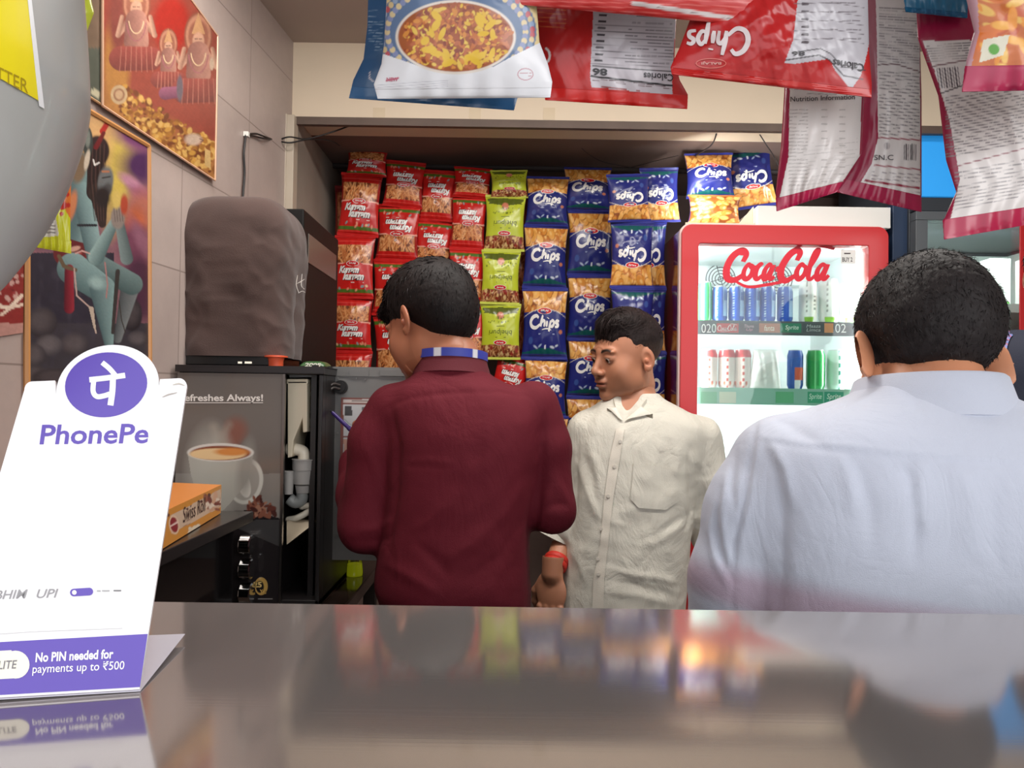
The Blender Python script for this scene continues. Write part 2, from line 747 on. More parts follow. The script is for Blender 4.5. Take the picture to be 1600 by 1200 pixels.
# ---- wires and clip on the wall
t = thing('cable', 'thin black power cable running down the tiled wall into the brown covered box', 'cable', P(384, 211, 1.9))
b = MB()
Yw = 1.86


def onwall(px, py, off=0.006):
    d = ray(px, py)
    # plane x = -0.616 - 0.0833*(2.1-Y)
    tt = (-0.616 - 0.0833 * 2.1 + off) / (d[0] - 0.0833 * d[1])
    return CAMP + d * tt


pts = [onwall(384, 211), onwall(381, 240), onwall(382, 270), onwall(380, 300), onwall(379, 315)]
b.tube(catmull(pts, 6), 0.0028, 8)
b.build('drop_cable', mat('black_rubber', (26, 22, 22), 0.5), t, smooth=180)
b = MB()
A = onwall(385, 210)
b.tube(catmull([A, onwall(400, 209), onwall(415, 214, .012), P(432, 219, 2.02), P(452, 214, 2.03), P(480, 217, 2.07), P(520, 206, 2.11), P(545, 197, 2.13)], 8), 0.0022, 8)
b.tube(catmull([A, onwall(402, 214), onwall(416, 217, .012), P(430, 219, 2.02), P(452, 223, 2.03), P(482, 218, 2.07), P(515, 220, 2.15), P(532, 228, 2.2)], 8), 0.0022, 8)
b.build('branch_cable', MATS['black_rubber'], t, smooth=180)
b = MB()
b.box(A - 0.006, A + 0.006)
b.build('wall_clip', mat('white_plastic', (225, 222, 215), 0.4), t, bevel=0.001)


t = thing('recess_wire', 'thin dark wires sagging across the recess above the blue packets', 'wire', P(980, 240, 2.3))
for pts, r in (([P(893, 196, 2.2), P(900, 222, 2.3), P(935, 250, 2.36), P(985, 262, 2.4)], .0009), ([P(985, 262, 2.4), P(1030, 250, 2.36), P(1060, 243, 2.3)], .0009),
               ([P(1122, 200, 2.16), P(1112, 226, 2.2), P(1086, 244, 2.3), P(1076, 254, 2.3)], .0022), ([P(1180, 199, 2.16), P(1196, 224, 2.2), P(1212, 250, 2.3), P(1228, 290, 2.3)], .0018)):
    b = MB()
    b.tube(catmull(pts, 8), r, 6)
    b.build('wire', mat('wire_dark', (44, 34, 34), .6), t, smooth=180)
for px_, lab in ((592, 'yellowed tape patch on the lintel below the blue packet corner'), (742, 'yellowed tape patch on the lintel under the bowl picture packet'), (858, 'yellowed tape patch on the lintel under the red calories packet')):
    q0, q1 = P(px_ - 9, 168, 2.0985), P(px_ + 9, 187, 2.0985)
    t = thing('tape_patch', lab, 'tape', (q0 + q1) / 2, 'tape patches on the lintel')
    b = MB()
    b.box((q0[0], 2.0990, q1[2]), (q1[0], 2.0996, q0[2]))
    b.build('tape', mat('old_tape', (206, 186, 156), .3), t)

# ================================================================== posters on the left wall
def wall_quad(TL, TR, BR, BL, nu, nv, off):
    c = [onwall(*p, off) for p in (TL, TR, BR, BL)]
    u = np.linspace(0, 1, nu)[None, :, None]
    v = np.linspace(0, 1, nv)[:, None, None]
    return (c[0] * (1 - u) + c[1] * u) * (1 - v) + (c[3] * (1 - u) + c[2] * u) * v


def poster(name, label, quad, nu, nv, painter, off=0.004, border=None, bcol=(214, 170, 110)):
    G = wall_quad(*quad, nu, nv, off)
    X, Y = proj(G)
    C = painter(X, Y)
    t = thing(name, label, 'poster', G[-1, 0])
    b = MB()
    b.grid(G, C)
    back = G.copy()
    back[..., 0] -= 0.0015
    b.grid(back, (0.5, 0.45, 0.4), flip=True)
    b.build('print', mat('poster_gloss', vcol=True, rough=0.32, noise=0.12, nscale=14), t)
    if border:
        m = MB()
        cs = [G[0, 0], G[0, -1], G[-1, -1], G[-1, 0]]
        for i in range(4):
            m.tube([cs[i], cs[(i + 1) % 4]], border, 6)
        m.build('edge_strip', mat('edge_' + name + str(int(bcol[0])), bcol, 0.35), t)
    return t


def limb(p, x0, y0, x1, y1, w, w1, lit, dark):
    """a rounded, shaded limb of a painted figure"""
    dx, dy = x1 - x0, y1 - y0
    L = math.hypot(dx, dy) + 1e-9
    t = np.clip(((p.X - x0) * dx + (p.Y - y0) * dy) / L ** 2, 0, 1)
    sx, sy = p.X - x0 - t * dx, p.Y - y0 - t * dy
    r = (w + (w1 - w) * t) / 2
    d = np.hypot(sx, sy)
    side = np.clip((sx * -dy + sy * dx) / L / r * .5 + .5, 0, 1)
    c = lin(lit) * (1 - side[..., None]) + lin(dark) * side[..., None]
    m = np.clip((r - d) / 1.2 + .5, 0, 1)[..., None]
    p.c = p.c * (1 - m) + c * m


def paint_lower(X, Y):
    p = Paint(X, Y, (134, 92, 100))
    p.put(np.clip((215 - Y + (X - 150) * 0.4) / 60, 0, 1), (176, 124, 112))
    p.ell(150, 215, 60, 60, (206, 160, 108), soft=1.2)
    p.ell(188, 262, 20, 84, (204, 176, 84), 8, soft=1.0)
    p.ell(226, 258, 36, 30, (76, 42, 84), 0, soft=0.9)
    p.ell(214, 214, 34, 20, (126, 70, 112), 20, soft=0.8)
    p.ell(205, 285, 20, 8, (186, 130, 150), 35, soft=0.9)
    p.ell(224, 305, 24, 9, (150, 90, 120), 30, soft=0.9)
    p.ell(222, 330, 24, 30, (176, 104, 88), 0, soft=0.9)
    p.ell(212, 350, 14, 24, (190, 96, 60), 0, soft=0.9)
    p.ell(218, 396, 30, 46, (116, 64, 84), -20, soft=0.5)
    p.ell(224, 380, 10, 40, (140, 90, 108), -25, soft=0.9)
    p.ell(222, 452, 26, 52, (76, 44, 62), -12, soft=0.5)
    p.where((Y > 395) & (X < 178), (46, 43, 54))
    p.where((Y > 505), (58, 54, 60))
    p.ell(82, 352, 52, 36, (40, 40, 62), 0, soft=0.5)
    p.put(np.clip(wavy(np.stack([X * 1.6, Y * .6], -1), .16, 31, 8) * 1.4, 0, 1) * ((Y > 395) & (X < 175)), (62, 58, 68))
    for cx, cy, rx, ry, c in ((66, 505, 23, 23, 84), (78, 540, 19, 16, 104), (118, 540, 20, 18, 88), (54, 556, 18, 18, 90), (206, 492, 16, 26, 74), (160, 552, 20, 10, 70),
                              (52, 592, 22, 22, 84), (216, 530, 14, 12, 92), (200, 552, 18, 10, 76), (90, 590, 40, 14, 72), (150, 575, 36, 12, 78), (190, 585, 30, 10, 88)):
        p.ell(cx, cy, rx, ry, (c - 34, c - 38, c - 34), 0, 0.16)
        p.ell(cx - rx * .12, cy - ry * .18, rx * .8, ry * .72, (c, c - 8, c - 6), 0, 0.9)
    p.mottle(0.22, 0.14, 3)
    A, D = (132, 158, 156), (62, 84, 86)
    limb(p, 128, 262, 116, 385, 46, 54, A, D)
    p.ell(112, 330, 14, 50, (84, 106, 108), 4, .8)
    p.seg(105, 395, 150, 400, 44, (100, 36, 38), 30)
    p.blobs(14, (100, 384, 150, 412), 5, [(150, 60, 60), (196, 150, 130), (120, 30, 34)], 12, stretch=1.6)
    limb(p, 204, 446, 184, 530, 30, 12, (118, 122, 122), (70, 74, 76))
    limb(p, 150, 414, 206, 444, 36, 34, (112, 132, 130), (66, 84, 84))
    limb(p, 114, 420, 160, 452, 50, 42, A, (74, 98, 98))
    limb(p, 160, 452, 170, 535, 40, 15, A, (70, 92, 94))
    p.ell(152, 442, 12, 9, (150, 174, 170), 20, .9)
    p.seg(184, 424, 176, 520, 7, (58, 54, 52), 5)
    p.path([(186, 470), (190, 500), (196, 520)], 1.6, (56, 50, 46))
    limb(p, 128, 300, 148, 400, 32, 26, (140, 166, 164), (72, 94, 96))
    limb(p, 150, 402, 180, 345, 25, 14, (146, 170, 166), (78, 100, 100))
    limb(p, 198, 404, 187, 350, 20, 14, (122, 136, 134), (80, 92, 92))
    p.ell(184, 340, 11, 18, (138, 124, 116), 0, .3)
    for k in range(4):
        p.path([(178 + 4 * k, 326), (180 + 4 * k, 346)], 1.2, (96, 84, 78))
    p.seg(122, 352, 150, 352, 4, (38, 38, 44))
    p.path([(118, 396), (128, 392), (140, 396)], 2, (206, 160, 150))
    p.ell(152, 236, 19, 24, (50, 34, 36))
    p.seg(150, 240, 150, 300, 26, (42, 30, 30), 30)
    p.seg(154, 300, 160, 350, 30, (54, 42, 38), 12)
    for k in range(9):
        p.path([(142 + 3 * k, 226), (140 + 3 * k, 280), (148 + 2 * k, 345)], 1.1, (84, 60, 54) if k % 2 else (30, 22, 24))
    p.ell(165, 284, 12, 24, (104, 106, 106), 8, .3)
    p.ell(168, 296, 7, 10, (74, 72, 72), 8, .6)
    p.seg(160, 268, 170, 268, 3, (176, 110, 76))
    p.path([(160, 278), (172, 276)], 2, (34, 28, 30))
    p.ell(160, 308, 12, 16, (40, 33, 33), 0, .5)
    p.path([(146, 250), (148, 258), (155, 254)], 2.5, (214, 206, 200))
    p.seg(160, 205, 172, 186, 9, (174, 42, 38), 8)
    p.seg(150, 230, 162, 208, 8, (106, 30, 34), 6)
    p.ell(137, 222, 8, 24, (56, 62, 60))
    p.ell(137, 216, 4, 14, (120, 124, 116), 0, .5)
    p.ell(124, 262, 11, 24, (118, 96, 74), 10, .4)
    p.ell(136, 250, 4, 16, (196, 180, 160), 10, .4)
    p.ell(112, 322, 7, 24, (190, 116, 76), 12, .5)
    p.ell(194, 320, 6, 16, (170, 70, 48), 0, .5)
    p.ell(182, 312, 6, 14, (206, 176, 96), 0, .5)
    limb(p, 108, 420, 108, 482, 14, 16, (150, 44, 56), (84, 20, 34))
    p.path([(92, 400), (100, 416), (118, 422)], 6, (100, 82, 62))
    p.path([(116, 420), (120, 462), (140, 480), (150, 520)], 2.4, (186, 156, 146))
    p.poly([(138, 478), (146, 480), (151, 522), (146, 512)], (186, 168, 150))
    p.path([(164, 410), (168, 445), (166, 465)], 2, (176, 120, 116))
    p.mottle(0.9, 0.08, 4)
    p.mottle(2.2, 0.05, 5)
    return p.c * .92


def paint_upper(X, Y):
    p = Paint(X, Y, (142, 66, 54))
    p.put(np.clip((Y - 118 - (X - 160) * 0.55) / 50, 0, 1), (164, 112, 62))
    p.ell(182, 105, 20, 76, (172, 118, 62), 0, 0.5)
    p.ell(268, 38, 28, 44, (158, 42, 34), 0, 0.4)
    p.ell(186, 30, 16, 60, (128, 66, 58), 0, 0.6)
    r = np.random.default_rng(8)
    for _ in range(420):                       # heaped gold
        x = r.uniform(188, 336)
        y = 136 + (x - 188) * .62 + r.uniform(-6, 62)
        s = r.uniform(1.5, 4)
        p.ell(x, y, s * 1.5, s, [(190, 140, 66), (160, 108, 50), (134, 84, 42), (204, 160, 90), (112, 62, 38)][r.integers(5)], r.uniform(0, 180), .5)
    for cx, cy, s in ((213, 42, 1.3), (263, 92, .85), (310, 92, 1.3)):
        p.ell(cx, cy - 28 * s, 17 * s, 28 * s, (134, 78, 62), 0, .12)
        p.ell(cx, cy - 28 * s, 15 * s, 25 * s, (176, 122, 98), 0, .12)
        p.ell(cx, cy - 27 * s, 12 * s, 20 * s, (146, 92, 74), 0, .2)
        p.poly([(cx - 8 * s, cy - 30 * s), (cx, cy - 56 * s), (cx + 8 * s, cy - 30 * s)], (186, 140, 100))
        p.ell(cx, cy - 22 * s, 7 * s, 10 * s, (192, 146, 122), 0, .25)
        p.path([(cx - 4 * s, cy - 24 * s), (cx - 1 * s, cy - 24 * s)], 1.2, (70, 44, 40))
        p.path([(cx + 1 * s, cy - 24 * s), (cx + 4 * s, cy - 24 * s)], 1.2, (70, 44, 40))
        p.ell(cx, cy - 17 * s, 2 * s, 1 * s, (150, 60, 56))
        for k in (1, -1):
            limb(p, cx + k * 10 * s, cy - 6 * s, cx + k * 22 * s, cy + 10 * s, 8 * s, 6 * s, (190, 146, 122), (134, 92, 78))
            limb(p, cx + k * 22 * s, cy + 10 * s, cx + k * 17 * s, cy - 12 * s, 6 * s, 5 * s, (196, 152, 128), (140, 98, 82))
        limb(p, cx, cy - 8 * s, cx, cy + 18 * s, 26 * s, 30 * s, (176, 126, 110), (126, 84, 76))
        limb(p, cx - 18 * s, cy + 38 * s, cx + 18 * s, cy + 38 * s, 30 * s, 28 * s, (150, 74, 66), (110, 56, 52))
        for k in range(7):
            p.path([(cx - 18 * s + 6 * s * k, cy + 24 * s), (cx - 20 * s + 6.6 * s * k, cy + 54 * s)], 1, (176, 112, 96))
        t_ = np.linspace(.2, PI - .2, 12)
        p.path([(cx + 9 * s * math.cos(a), cy - 10 * s + 18 * s * math.sin(a)) for a in t_], 1.6, (206, 176, 140))
        p.path([(cx + 12 * s * math.cos(a), cy - 10 * s + 27 * s * math.sin(a)) for a in t_], 1.6, (150, 90, 96))
    limb(p, 258, 146, 276, 144, 20, 18, (150, 90, 112), (104, 60, 80))
    p.ell(281, 138, 5, 20, (100, 88, 96), 0, .4)
    p.ell(186, 148, 13, 15, (184, 156, 120), 0, .12)
    p.ell(186, 148, 9, 10, (146, 104, 78), 0, .2)
    p.ell(186, 148, 6, 7, (184, 150, 116), 0, .3)
    p.ell(302, 218, 13, 9, (190, 164, 144), 0, .5)
    p.path([(312, 217), (318, 219), (314, 222)], 1.5, (110, 80, 66))
    p.ell(331, 100, 3.5, 10, (186, 160, 138), 0, .3)
    p.poly([(320, 232), (329, 236), (329, 264), (320, 258)], (196, 162, 108))
    p.mottle(0.35, 0.12, 6)
    p.mottle(1.2, 0.12, 9)
    p.mottle(2.6, 0.08, 10)
    return p.c * .95


def paint_third(X, Y):
    p = Paint(X, Y, (104, 84, 68))
    p.where(Y > 75, (74, 78, 68))
    p.mottle(0.25, 0.2, 11)
    p.ell(150, 146, 9, 6, (176, 168, 140), 30)
    return p.c


def paint_red(X, Y):
    p = Paint(X, Y, (132, 44, 42))
    p.blobs(26, (0, 400, 36, 470), 3, [(190, 150, 140), (150, 60, 60), (100, 30, 34)], 2)
    p.path([(0, 478), (14, 482), (34, 462)], 6, (222, 200, 180))
    p.path([(2, 492), (18, 480), (36, 476)], 5, (214, 190, 170))
    p.where(Y > 505, (176, 130, 120))
    p.mottle(0.6, 0.15, 3)
    return p.c


poster('wall_poster', 'framed poster of a blue-grey figure seated on dark rocks under a dusk sky',
       ((42, 116), (232, 228), (234, 640), (42, 646)), 190, 340, paint_lower, 0.004, 0.0045, (198, 140, 84))
poster('wall_poster', 'red and gold poster with crowned seated figures, highest on the tiled wall',
       ((160, -190), (340, 56), (336, 282), (160, 165)), 200, 330, paint_upper, 0.009, 0.0022, (214, 170, 140))
poster('wall_poster', 'dull green and brown poster partly hidden behind the grey housing',
       ((60, -330), (158, -195), (158, 163), (60, 100)), 50, 90, paint_third, 0.006, 0.002, (190, 150, 110))
poster('wall_poster', 'dark red torn poster at the far edge beside the gold frame',
       ((-60, 330), (38, 380), (36, 520), (-60, 535)), 60, 60, paint_red, 0.003)
# ================================================================== snack packets: joined strips in the recess
film = mat('packet_film', vcol=True, rough=0.24, spec=0.55, bump=0.25, bscale=26, det=4)
foil = mat('packet_seal', vcol=True, rough=0.22, spec=0.6)

CHIPS = [([(.29, .80), (.22, .96), (.10, .84), (.03, .5), (.07, .16), (.2, .06), (.34, .3)], .055), ([(.43, 1.0), (.38, .5), (.36, .14)], .05),
         ([(.375, .36), (.44, .58), (.49, .5), (.47, .14)], .045), ([(.575, .58), (.55, .14)], .05), ([(.60, .76), (.605, .82)], .055),
         ([(.69, .6), (.66, .2), (.63, -.22)], .05), ([(.68, .45), (.75, .62), (.80, .42), (.74, .16), (.665, .2)], .045),
         ([(.97, .56), (.90, .60), (.86, .46), (.93, .33), (.92, .17), (.83, .13)], .045)]
COCA = [([(.155, .62), (.17, .85), (.12, .97), (.05, .80), (.015, .45), (.04, .12), (.11, .05), (.19, .22)], .036),
        ([(.24, .48), (.21, .54), (.185, .36), (.19, .16), (.225, .08), (.26, .22), (.262, .42), (.235, .5), (.25, .44), (.30, .46)], .026),
        ([(.345, .50), (.325, .54), (.298, .40), (.298, .18), (.325, .08), (.365, .2)], .027),
        ([(.432, .50), (.405, .53), (.378, .36), (.38, .14), (.405, .09), (.435, .3), (.447, .52), (.435, .16), (.455, .08), (.48, .16)], .027),
        ([(.475, .38), (.52, .40)], .03),
        ([(.66, .66), (.675, .88), (.635, .98), (.575, .82), (.53, .45), (.545, .14), (.60, .03), (.68, .2)], .036),
        ([(.74, .48), (.71, .54), (.682, .36), (.69, .16), (.722, .08), (.757, .22), (.76, .42), (.735, .5)], .027),
        ([(.78, .3), (.835, .75), (.845, .98), (.815, .92), (.795, .5), (.80, .14), (.83, .08), (.86, .2)], .025),
        ([(.935, .50), (.905, .53), (.875, .36), (.88, .14), (.905, .09), (.94, .3), (.955, .54), (.94, .16), (.96, .08), (.99, .2)], .028),
        ([(.10, .05), (.25, -.16), (.42, -.10), (.55, -.02), (.62, .03)], .016),
        ([(.60, .99), (.72, 1.22), (.88, 1.12), (.99, 1.02)], .02)]


def strokes_in(S, x0, y0, x1, y1, wmul=1.0, flip=1):
    out = []
    for pts, w in S:
        q = np.array(pts)
        q = np.stack([x0 + q[:, 0] * (x1 - x0), y0 + q[:, 1] * (y1 - y0)], 1)
        out.append(ribbon2(q, w * wmul * abs(x1 - x0) * 1.0, 6, 0.35))
    return out


def sticks(p, box, seed, n=110, cols=((224, 150, 92), (206, 124, 70), (236, 170, 112), (190, 106, 58)), L=9, w=2.6):
    p.where((p.X > box[0]) & (p.X < box[2]) & (p.Y > box[1]) & (p.Y < box[3]), (120, 58, 30))
    r = np.random.default_rng(seed)
    keep = p.c.copy()
    for _ in range(n):
        x, y, a = r.uniform(box[0], box[2]), r.uniform(box[1], box[3]), r.normal(PI / 2, 0.75)
        l = L * r.uniform(.6, 1.2)
        p.seg(x - l * math.cos(a), y - l * math.sin(a), x + l * math.cos(a), y + l * math.sin(a), w, cols[r.integers(len(cols))], soft=1.0)
    m = ((p.X > box[0]) & (p.X < box[2]) & (p.Y > box[1]) & (p.Y < box[3]))[..., None]
    p.c = np.where(m, p.c, keep)


def paint_kurram(X, Y, seed):
    p = Paint(X, Y, (206, 34, 30))
    sticks(p, (4, 56, 96, 84), seed)
    p.put(((X < 7) | (X > 93)) * .8, (150, 24, 24))
    p.where((Y < 56) & (Y > 54.5 - 4 * np.abs((X - 50) / 50)) & (np.abs(X - 50) > 22), (244, 170, 150))
    p.where((Y < 57 - 5 * (np.abs(X - 50) / 50) ** 2 * 0) & (Y < 55.5 - 3 * np.abs((X - 50) / 50)), (206, 34, 30))
    p.where((Y > 9) & (Y < 14.5), (84, 112, 40))
    r = np.random.default_rng(seed + 5)
    for _ in range(9):
        x = r.uniform(12, 88)
        p.ell(x, r.uniform(13, 20), 3.4, 2.0, [(232, 150, 120), (236, 196, 150), (206, 44, 40), (150, 160, 160)][r.integers(4)], r.uniform(0, 180), 0.4)
    p.where((Y < 8) & (Y > 6.6), (226, 70, 60))
    p.where((Y > 90) & (Y < 91.2), (230, 80, 70))
    return p.c


def paint_bhel(X, Y, seed):
    p = Paint(X, Y, (196, 206, 52))
    p.where(Y > 72 + 3 * np.abs((X - 50) / 50), (150, 96, 60))
    sticks(p, (0, 74, 100, 100), seed, 150, ((206, 150, 96), (176, 116, 70), (150, 80, 50), (226, 176, 120)), 4.0, 1.8)
    p.blobs(26, (6, 76, 94, 98), 3.2, [(120, 60, 40), (150, 50, 40), (226, 190, 130)], seed)
    p.where((Y < 17) & (Y > 6) & (Y > 17 - 11 * (1 - ((X - 50) / 46) ** 2)) & (np.abs(X - 50) < 46) | ((Y < 17 - 0) & (Y > 17) & False), (84, 96, 30))
    p.where((Y > 7) & (Y < 8 + 12 * np.sqrt(np.clip(1 - ((X - 50) / 46) ** 2, 0, 1))) & (np.abs(X - 50) < 46), (92, 102, 34))
    p.ell(50, 22, 9, 7, (214, 130, 100), 0, .3)
    p.blobs(16, (8, 22, 92, 34), 1.5, [(104, 120, 30)], seed + 1)
    return p.c


def chip_photo(p, box, seed, cols=((226, 160, 76), (214, 140, 60), (236, 176, 96), (196, 118, 48)), size=9, n=60):
    m = (p.X > box[0]) & (p.X < box[2]) & (p.Y > box[1]) & (p.Y < box[3])
    p.where(m, (140, 74, 30))
    keep = p.c.copy()
    r = np.random.default_rng(seed)
    for _ in range(n):
        x, y = r.uniform(box[0], box[2]), r.uniform(box[1], box[3])
        s, a = size * r.uniform(.7, 1.2), r.uniform(0, 180)
        p.ell(x + .8, y - 1.0, s, s * .75, (150, 84, 36), a, .15)
        p.ell(x, y, s, s * .72, cols[r.integers(len(cols))], a, .2)
        p.ell(x - s * .2, y + s * .2, s * .4, s * .25, (240, 190, 116), a, .8)
    p.c = np.where(m[..., None], p.c, keep)


def paint_chips(X, Y, seed, base=(36, 42, 116)):
    p = Paint(X, Y, base)
    chip_photo(p, (0, 66, 100, 96), seed)
    edge = 68 - 16 * np.clip(np.abs(X - 50) / 50 - .2, 0, 1) ** 2
    p.where(Y < edge + 1.3, (206, 196, 190))
    p.where(Y < edge, base)
    p.where((Y < 13 + 3 * np.cos((X - 50) / 16)) & (Y > 8), (20, 84, 84))
    p.where(Y < 7.4, (50, 54, 120))
    p.ell(18, 26, 5, 5, (60, 84, 150), 0, .3)
    p.ell(30, 17, 5, 1.4, (190, 204, 226), -25, .6)
    p.ell(40, 19, 4, 1.4, (170, 190, 220), 30, .6)
    p.ell(68, 17, 5, 1.8, (206, 214, 226), -10, .5)
    p.ell(78, 19, 3.5, 1.5, (206, 214, 226), 15, .5)
    p.ell(52, 17, 2, 3, (220, 226, 234))
    p.ell(88, 38, 4, 3, (196, 120, 90))
    return p.c


def paint_window(X, Y, seed):
    p = Paint(X, Y, (36, 42, 116))
    chip_photo(p, (0, 0, 100, 100), seed)
    return p.c


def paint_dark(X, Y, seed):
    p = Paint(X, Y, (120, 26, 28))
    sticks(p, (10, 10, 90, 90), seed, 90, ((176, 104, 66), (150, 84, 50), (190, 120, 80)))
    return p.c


def pouch_shape(u, v, thick, pinch, seed):
    """u, v in -.5..+.5 of a unit packet (x width 1, z height 1)"""
    cu, cv = np.cos(PI * np.clip(u, -.5, .5)), np.cos(PI * np.clip(v, -.46, .46) / .92)
    x = u * (1 - pinch * np.clip(cv, 0, 1) ** .7)
    e = np.clip(np.abs(v) / .46, 0, 1)
    t = thick * np.clip(cu, 0, 1) ** .55 * np.clip(cv, 0, 1) ** .5
    t = t * (1 + .10 * np.sin(u * 31 + seed) * e ** 3 + .10 * np.sin(u * 47 + v * 9 + seed * 2) * e ** 4)
    w = wavy(np.stack([u * 1.0, v * 1.3, np.full_like(u, seed * .37)], -1), 11, seed, 6)
    t = t * (1 + .16 * w * np.clip(cu, 0, 1) ** .3)
    return x, t


def packet_mesh(kind, seed, W=.150, H=.196, thick=.026):
    nu, nv = 58, 84
    u, v = np.meshgrid(np.linspace(-.5, .5, nu), np.linspace(-.46, .46, nv))
    X, Y = (u + .5) * 100, (v + .5) * 100

    def S(uu, vv, off):
        uu, vv = np.asarray(uu, float), np.asarray(vv, float)
        x, tt = pouch_shape(uu, vv, thick, .10, seed)
        return np.stack([x * W, -tt - off, vv * H], -1)

    fn = {'kurram': paint_kurram, 'bhel': paint_bhel, 'chips': paint_chips, 'dark': paint_dark, 'window': paint_window}[kind]
    b = MB()
    b.grid(S(u, v, 0), fn(X, Y, seed))
    back = S(u, v, 0)
    back[..., 1] *= -.55
    b.grid(back, lin((150, 150, 156) if kind == 'chips' else (150, 30, 30)), flip=True)
    W_ = lin((240, 236, 232))

    def q(poly):
        V2, Fc = poly
        return np.asarray(V2) / 100.0 - .5, Fc
    red = lin((206, 30, 34))

    def logo(cx, cy):
        b.flat(S, [q(disc2(cx, cy, 17, 4.6))], W_, .0006)
        b.flat(S, [q(disc2(cx, cy, 15.6, 3.9))], red, .0010)
        b.flat(S, [q(text_in('BALAJI', cx - 9, cy - 1.6, cx + 9, cy + 1.8, .02))], W_, .0015)
    if kind == 'kurram':
        logo(50, 54)
        b.flat(S, [q(text_in('Kurram', 14, 38, 70, 49, .03, .35, .9))], lin((60, 20, 20)), .0006)
        b.flat(S, [q(text_in('kurram', 26, 27.4, 82, 39, .03, .35, .9))], lin((60, 20, 20)), .0006)
        b.flat(S, [q(text_in('Kurram', 12.5, 38.8, 68.5, 50.5, .05, .35, .9))], W_, .0012)
        b.flat(S, [q(text_in('kurram', 24.5, 28.2, 80.5, 40.5, .05, .35, .9))], W_, .0012)
        b.flat(S, [q(rect2(46, 24, 80, 25.6))], lin((230, 190, 180)), .0008)
    elif kind == 'bhel':
        logo(50, 70)
        b.flat(S, [q(text_in('bhelpuri', 18, 45, 80, 57, .0, .1))], lin((70, 84, 24)), .0008)
        b.flat(S, [q(rect2(34, 60, 62, 61.5)), q(rect2(38, 40, 60, 41.2))], lin((120, 130, 40)), .0008)
    elif kind == 'chips':
        logo(50, 67)
        b.flat(S, [q(p) for p in strokes_in(CHIPS, 15, 42.5, 87, 61, 1.5)], W_, .0010)
        b.flat(S, [q(ribbon2([(44, 41), (56, 42.5), (66, 40.5)], 2, 6))], W_, .0010)
        b.flat(S, [q(rect2(36, 34, 74, 36))], lin((140, 150, 190)), .0008)
    me_body = (b, [film])
    seals = []
    cs = {'kurram': (198, 40, 38), 'bhel': (206, 212, 96), 'chips': (56, 60, 140), 'dark': (120, 24, 26), 'window': (196, 130, 70)}[kind]
    for s in (1, -1):
        m = MB()
        uu = np.linspace(-.5, .5, 61)
        rows = []
        for k, vv in enumerate(np.linspace(.458, .5, 7)):
            z = np.full(61, s * vv)
            if k == 6:
                z = z + s * .006 * (np.arange(61) % 2)
            rows.append(np.stack([uu * (1.0 if k else .99) * W, -.0022 - .0012 * (k % 2) + .001 * np.sin(uu * 21 + seed), z * H], -1))
        G = np.array(rows)
        cc = np.tile(lin(cs), (7, 61, 1)) * (1 + .25 * (np.arange(7) % 2))[:, None, None]
        m.grid(G, np.clip(cc, 0, 1), flip=(s < 0))
        Gb = G.copy()
        Gb[..., 1] += .0012
        m.grid(Gb, np.clip(cc, 0, 1), flip=(s > 0))
        seals.append(m)
    return b, seals


PROTO = {}


def proto(kind, k):
    if (kind, k) not in PROTO:
        b, seals = packet_mesh(kind, 3 + 7 * k + len(kind))
        t = thing('snack_packet', '', 'snack packet')
        b.build('pouch', film, t, smooth=180)
        seals[0].build('top_seal', foil, t, smooth=60)
        seals[1].build('bottom_seal', foil, t, smooth=60)
        PROTO[(kind, k)] = [t, False]
    return PROTO[(kind, k)]


def place_packet(kind, k, box, inv, Y, label, group, tilt=0.0, yaw=0.0, lean=0.0):
    x0, y0, x1, y1 = box
    pr = proto(kind, k)
    if not pr[1]:
        t, pr[1] = pr[0], True
    else:
        t = pr[0].copy()
        COL.objects.link(t)
        for ch in pr[0].children:
            c = ch.copy()
            COL.objects.link(c)
            c.parent = t
    c = P((x0 + x1) / 2, (y0 + y1) / 2, Y)
    w, h = (x1 - x0) * Y / F, (y1 - y0) * Y / F
    t.location = c
    t.scale = (w / .150, min(w / .150, 1.1), h / .196)
    t.rotation_euler = (lean, math.radians(tilt) + (PI if inv else 0), yaw)
    t['label'] = label
    t['group'] = group
    return t


ORD = ['topmost', 'second down', 'third down', 'fourth down', 'fifth down', 'sixth down']


def strip(kind, base, what, group, Y, inv, boxes, ks=(0, 1, 2), tilts=None):
    for i, bx in enumerate(boxes):
        place_packet(kind, ks[i % len(ks)], bx, inv, Y + .004 * (i % 2), f'{base}, {ORD[i]} {what}', group,
                     tilt=(tilts or [0] * 9)[i], yaw=[.05, -.04, .02, -.06][(i + len(boxes)) % 4])


RG = 'red stick snack packets hung in strips'
BG = 'blue chips packets hung in strips'
strip('kurram', 'red stick snack packet', 'in the upright strip farthest left', RG, 2.40, False,
      [(541, 233, 606, 276), (530, 271, 595, 370), (521, 368, 586, 467), (518, 465, 582, 551), (517, 549, 582, 640)], tilts=[3, 3, 1, 0, 0])
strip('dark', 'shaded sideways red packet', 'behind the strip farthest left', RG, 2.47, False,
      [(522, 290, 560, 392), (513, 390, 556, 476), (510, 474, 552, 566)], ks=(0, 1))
strip('kurram', 'inverted red packet', 'in the second strip from the tiled pillar', RG, 2.42, True,
      [(600, 252, 663, 325), (588, 320, 656, 408), (582, 406, 652, 494), (584, 492, 656, 590)], tilts=[4, 2, 1, -3])
strip('kurram', 'inverted red packet', 'in the strip above the maroon man head', RG, 2.43, True,
      [(656, 266, 712, 346), (648, 344, 708, 424), (652, 422, 708, 506)], ks=(1, 2, 0), tilts=[4, 3, 0])
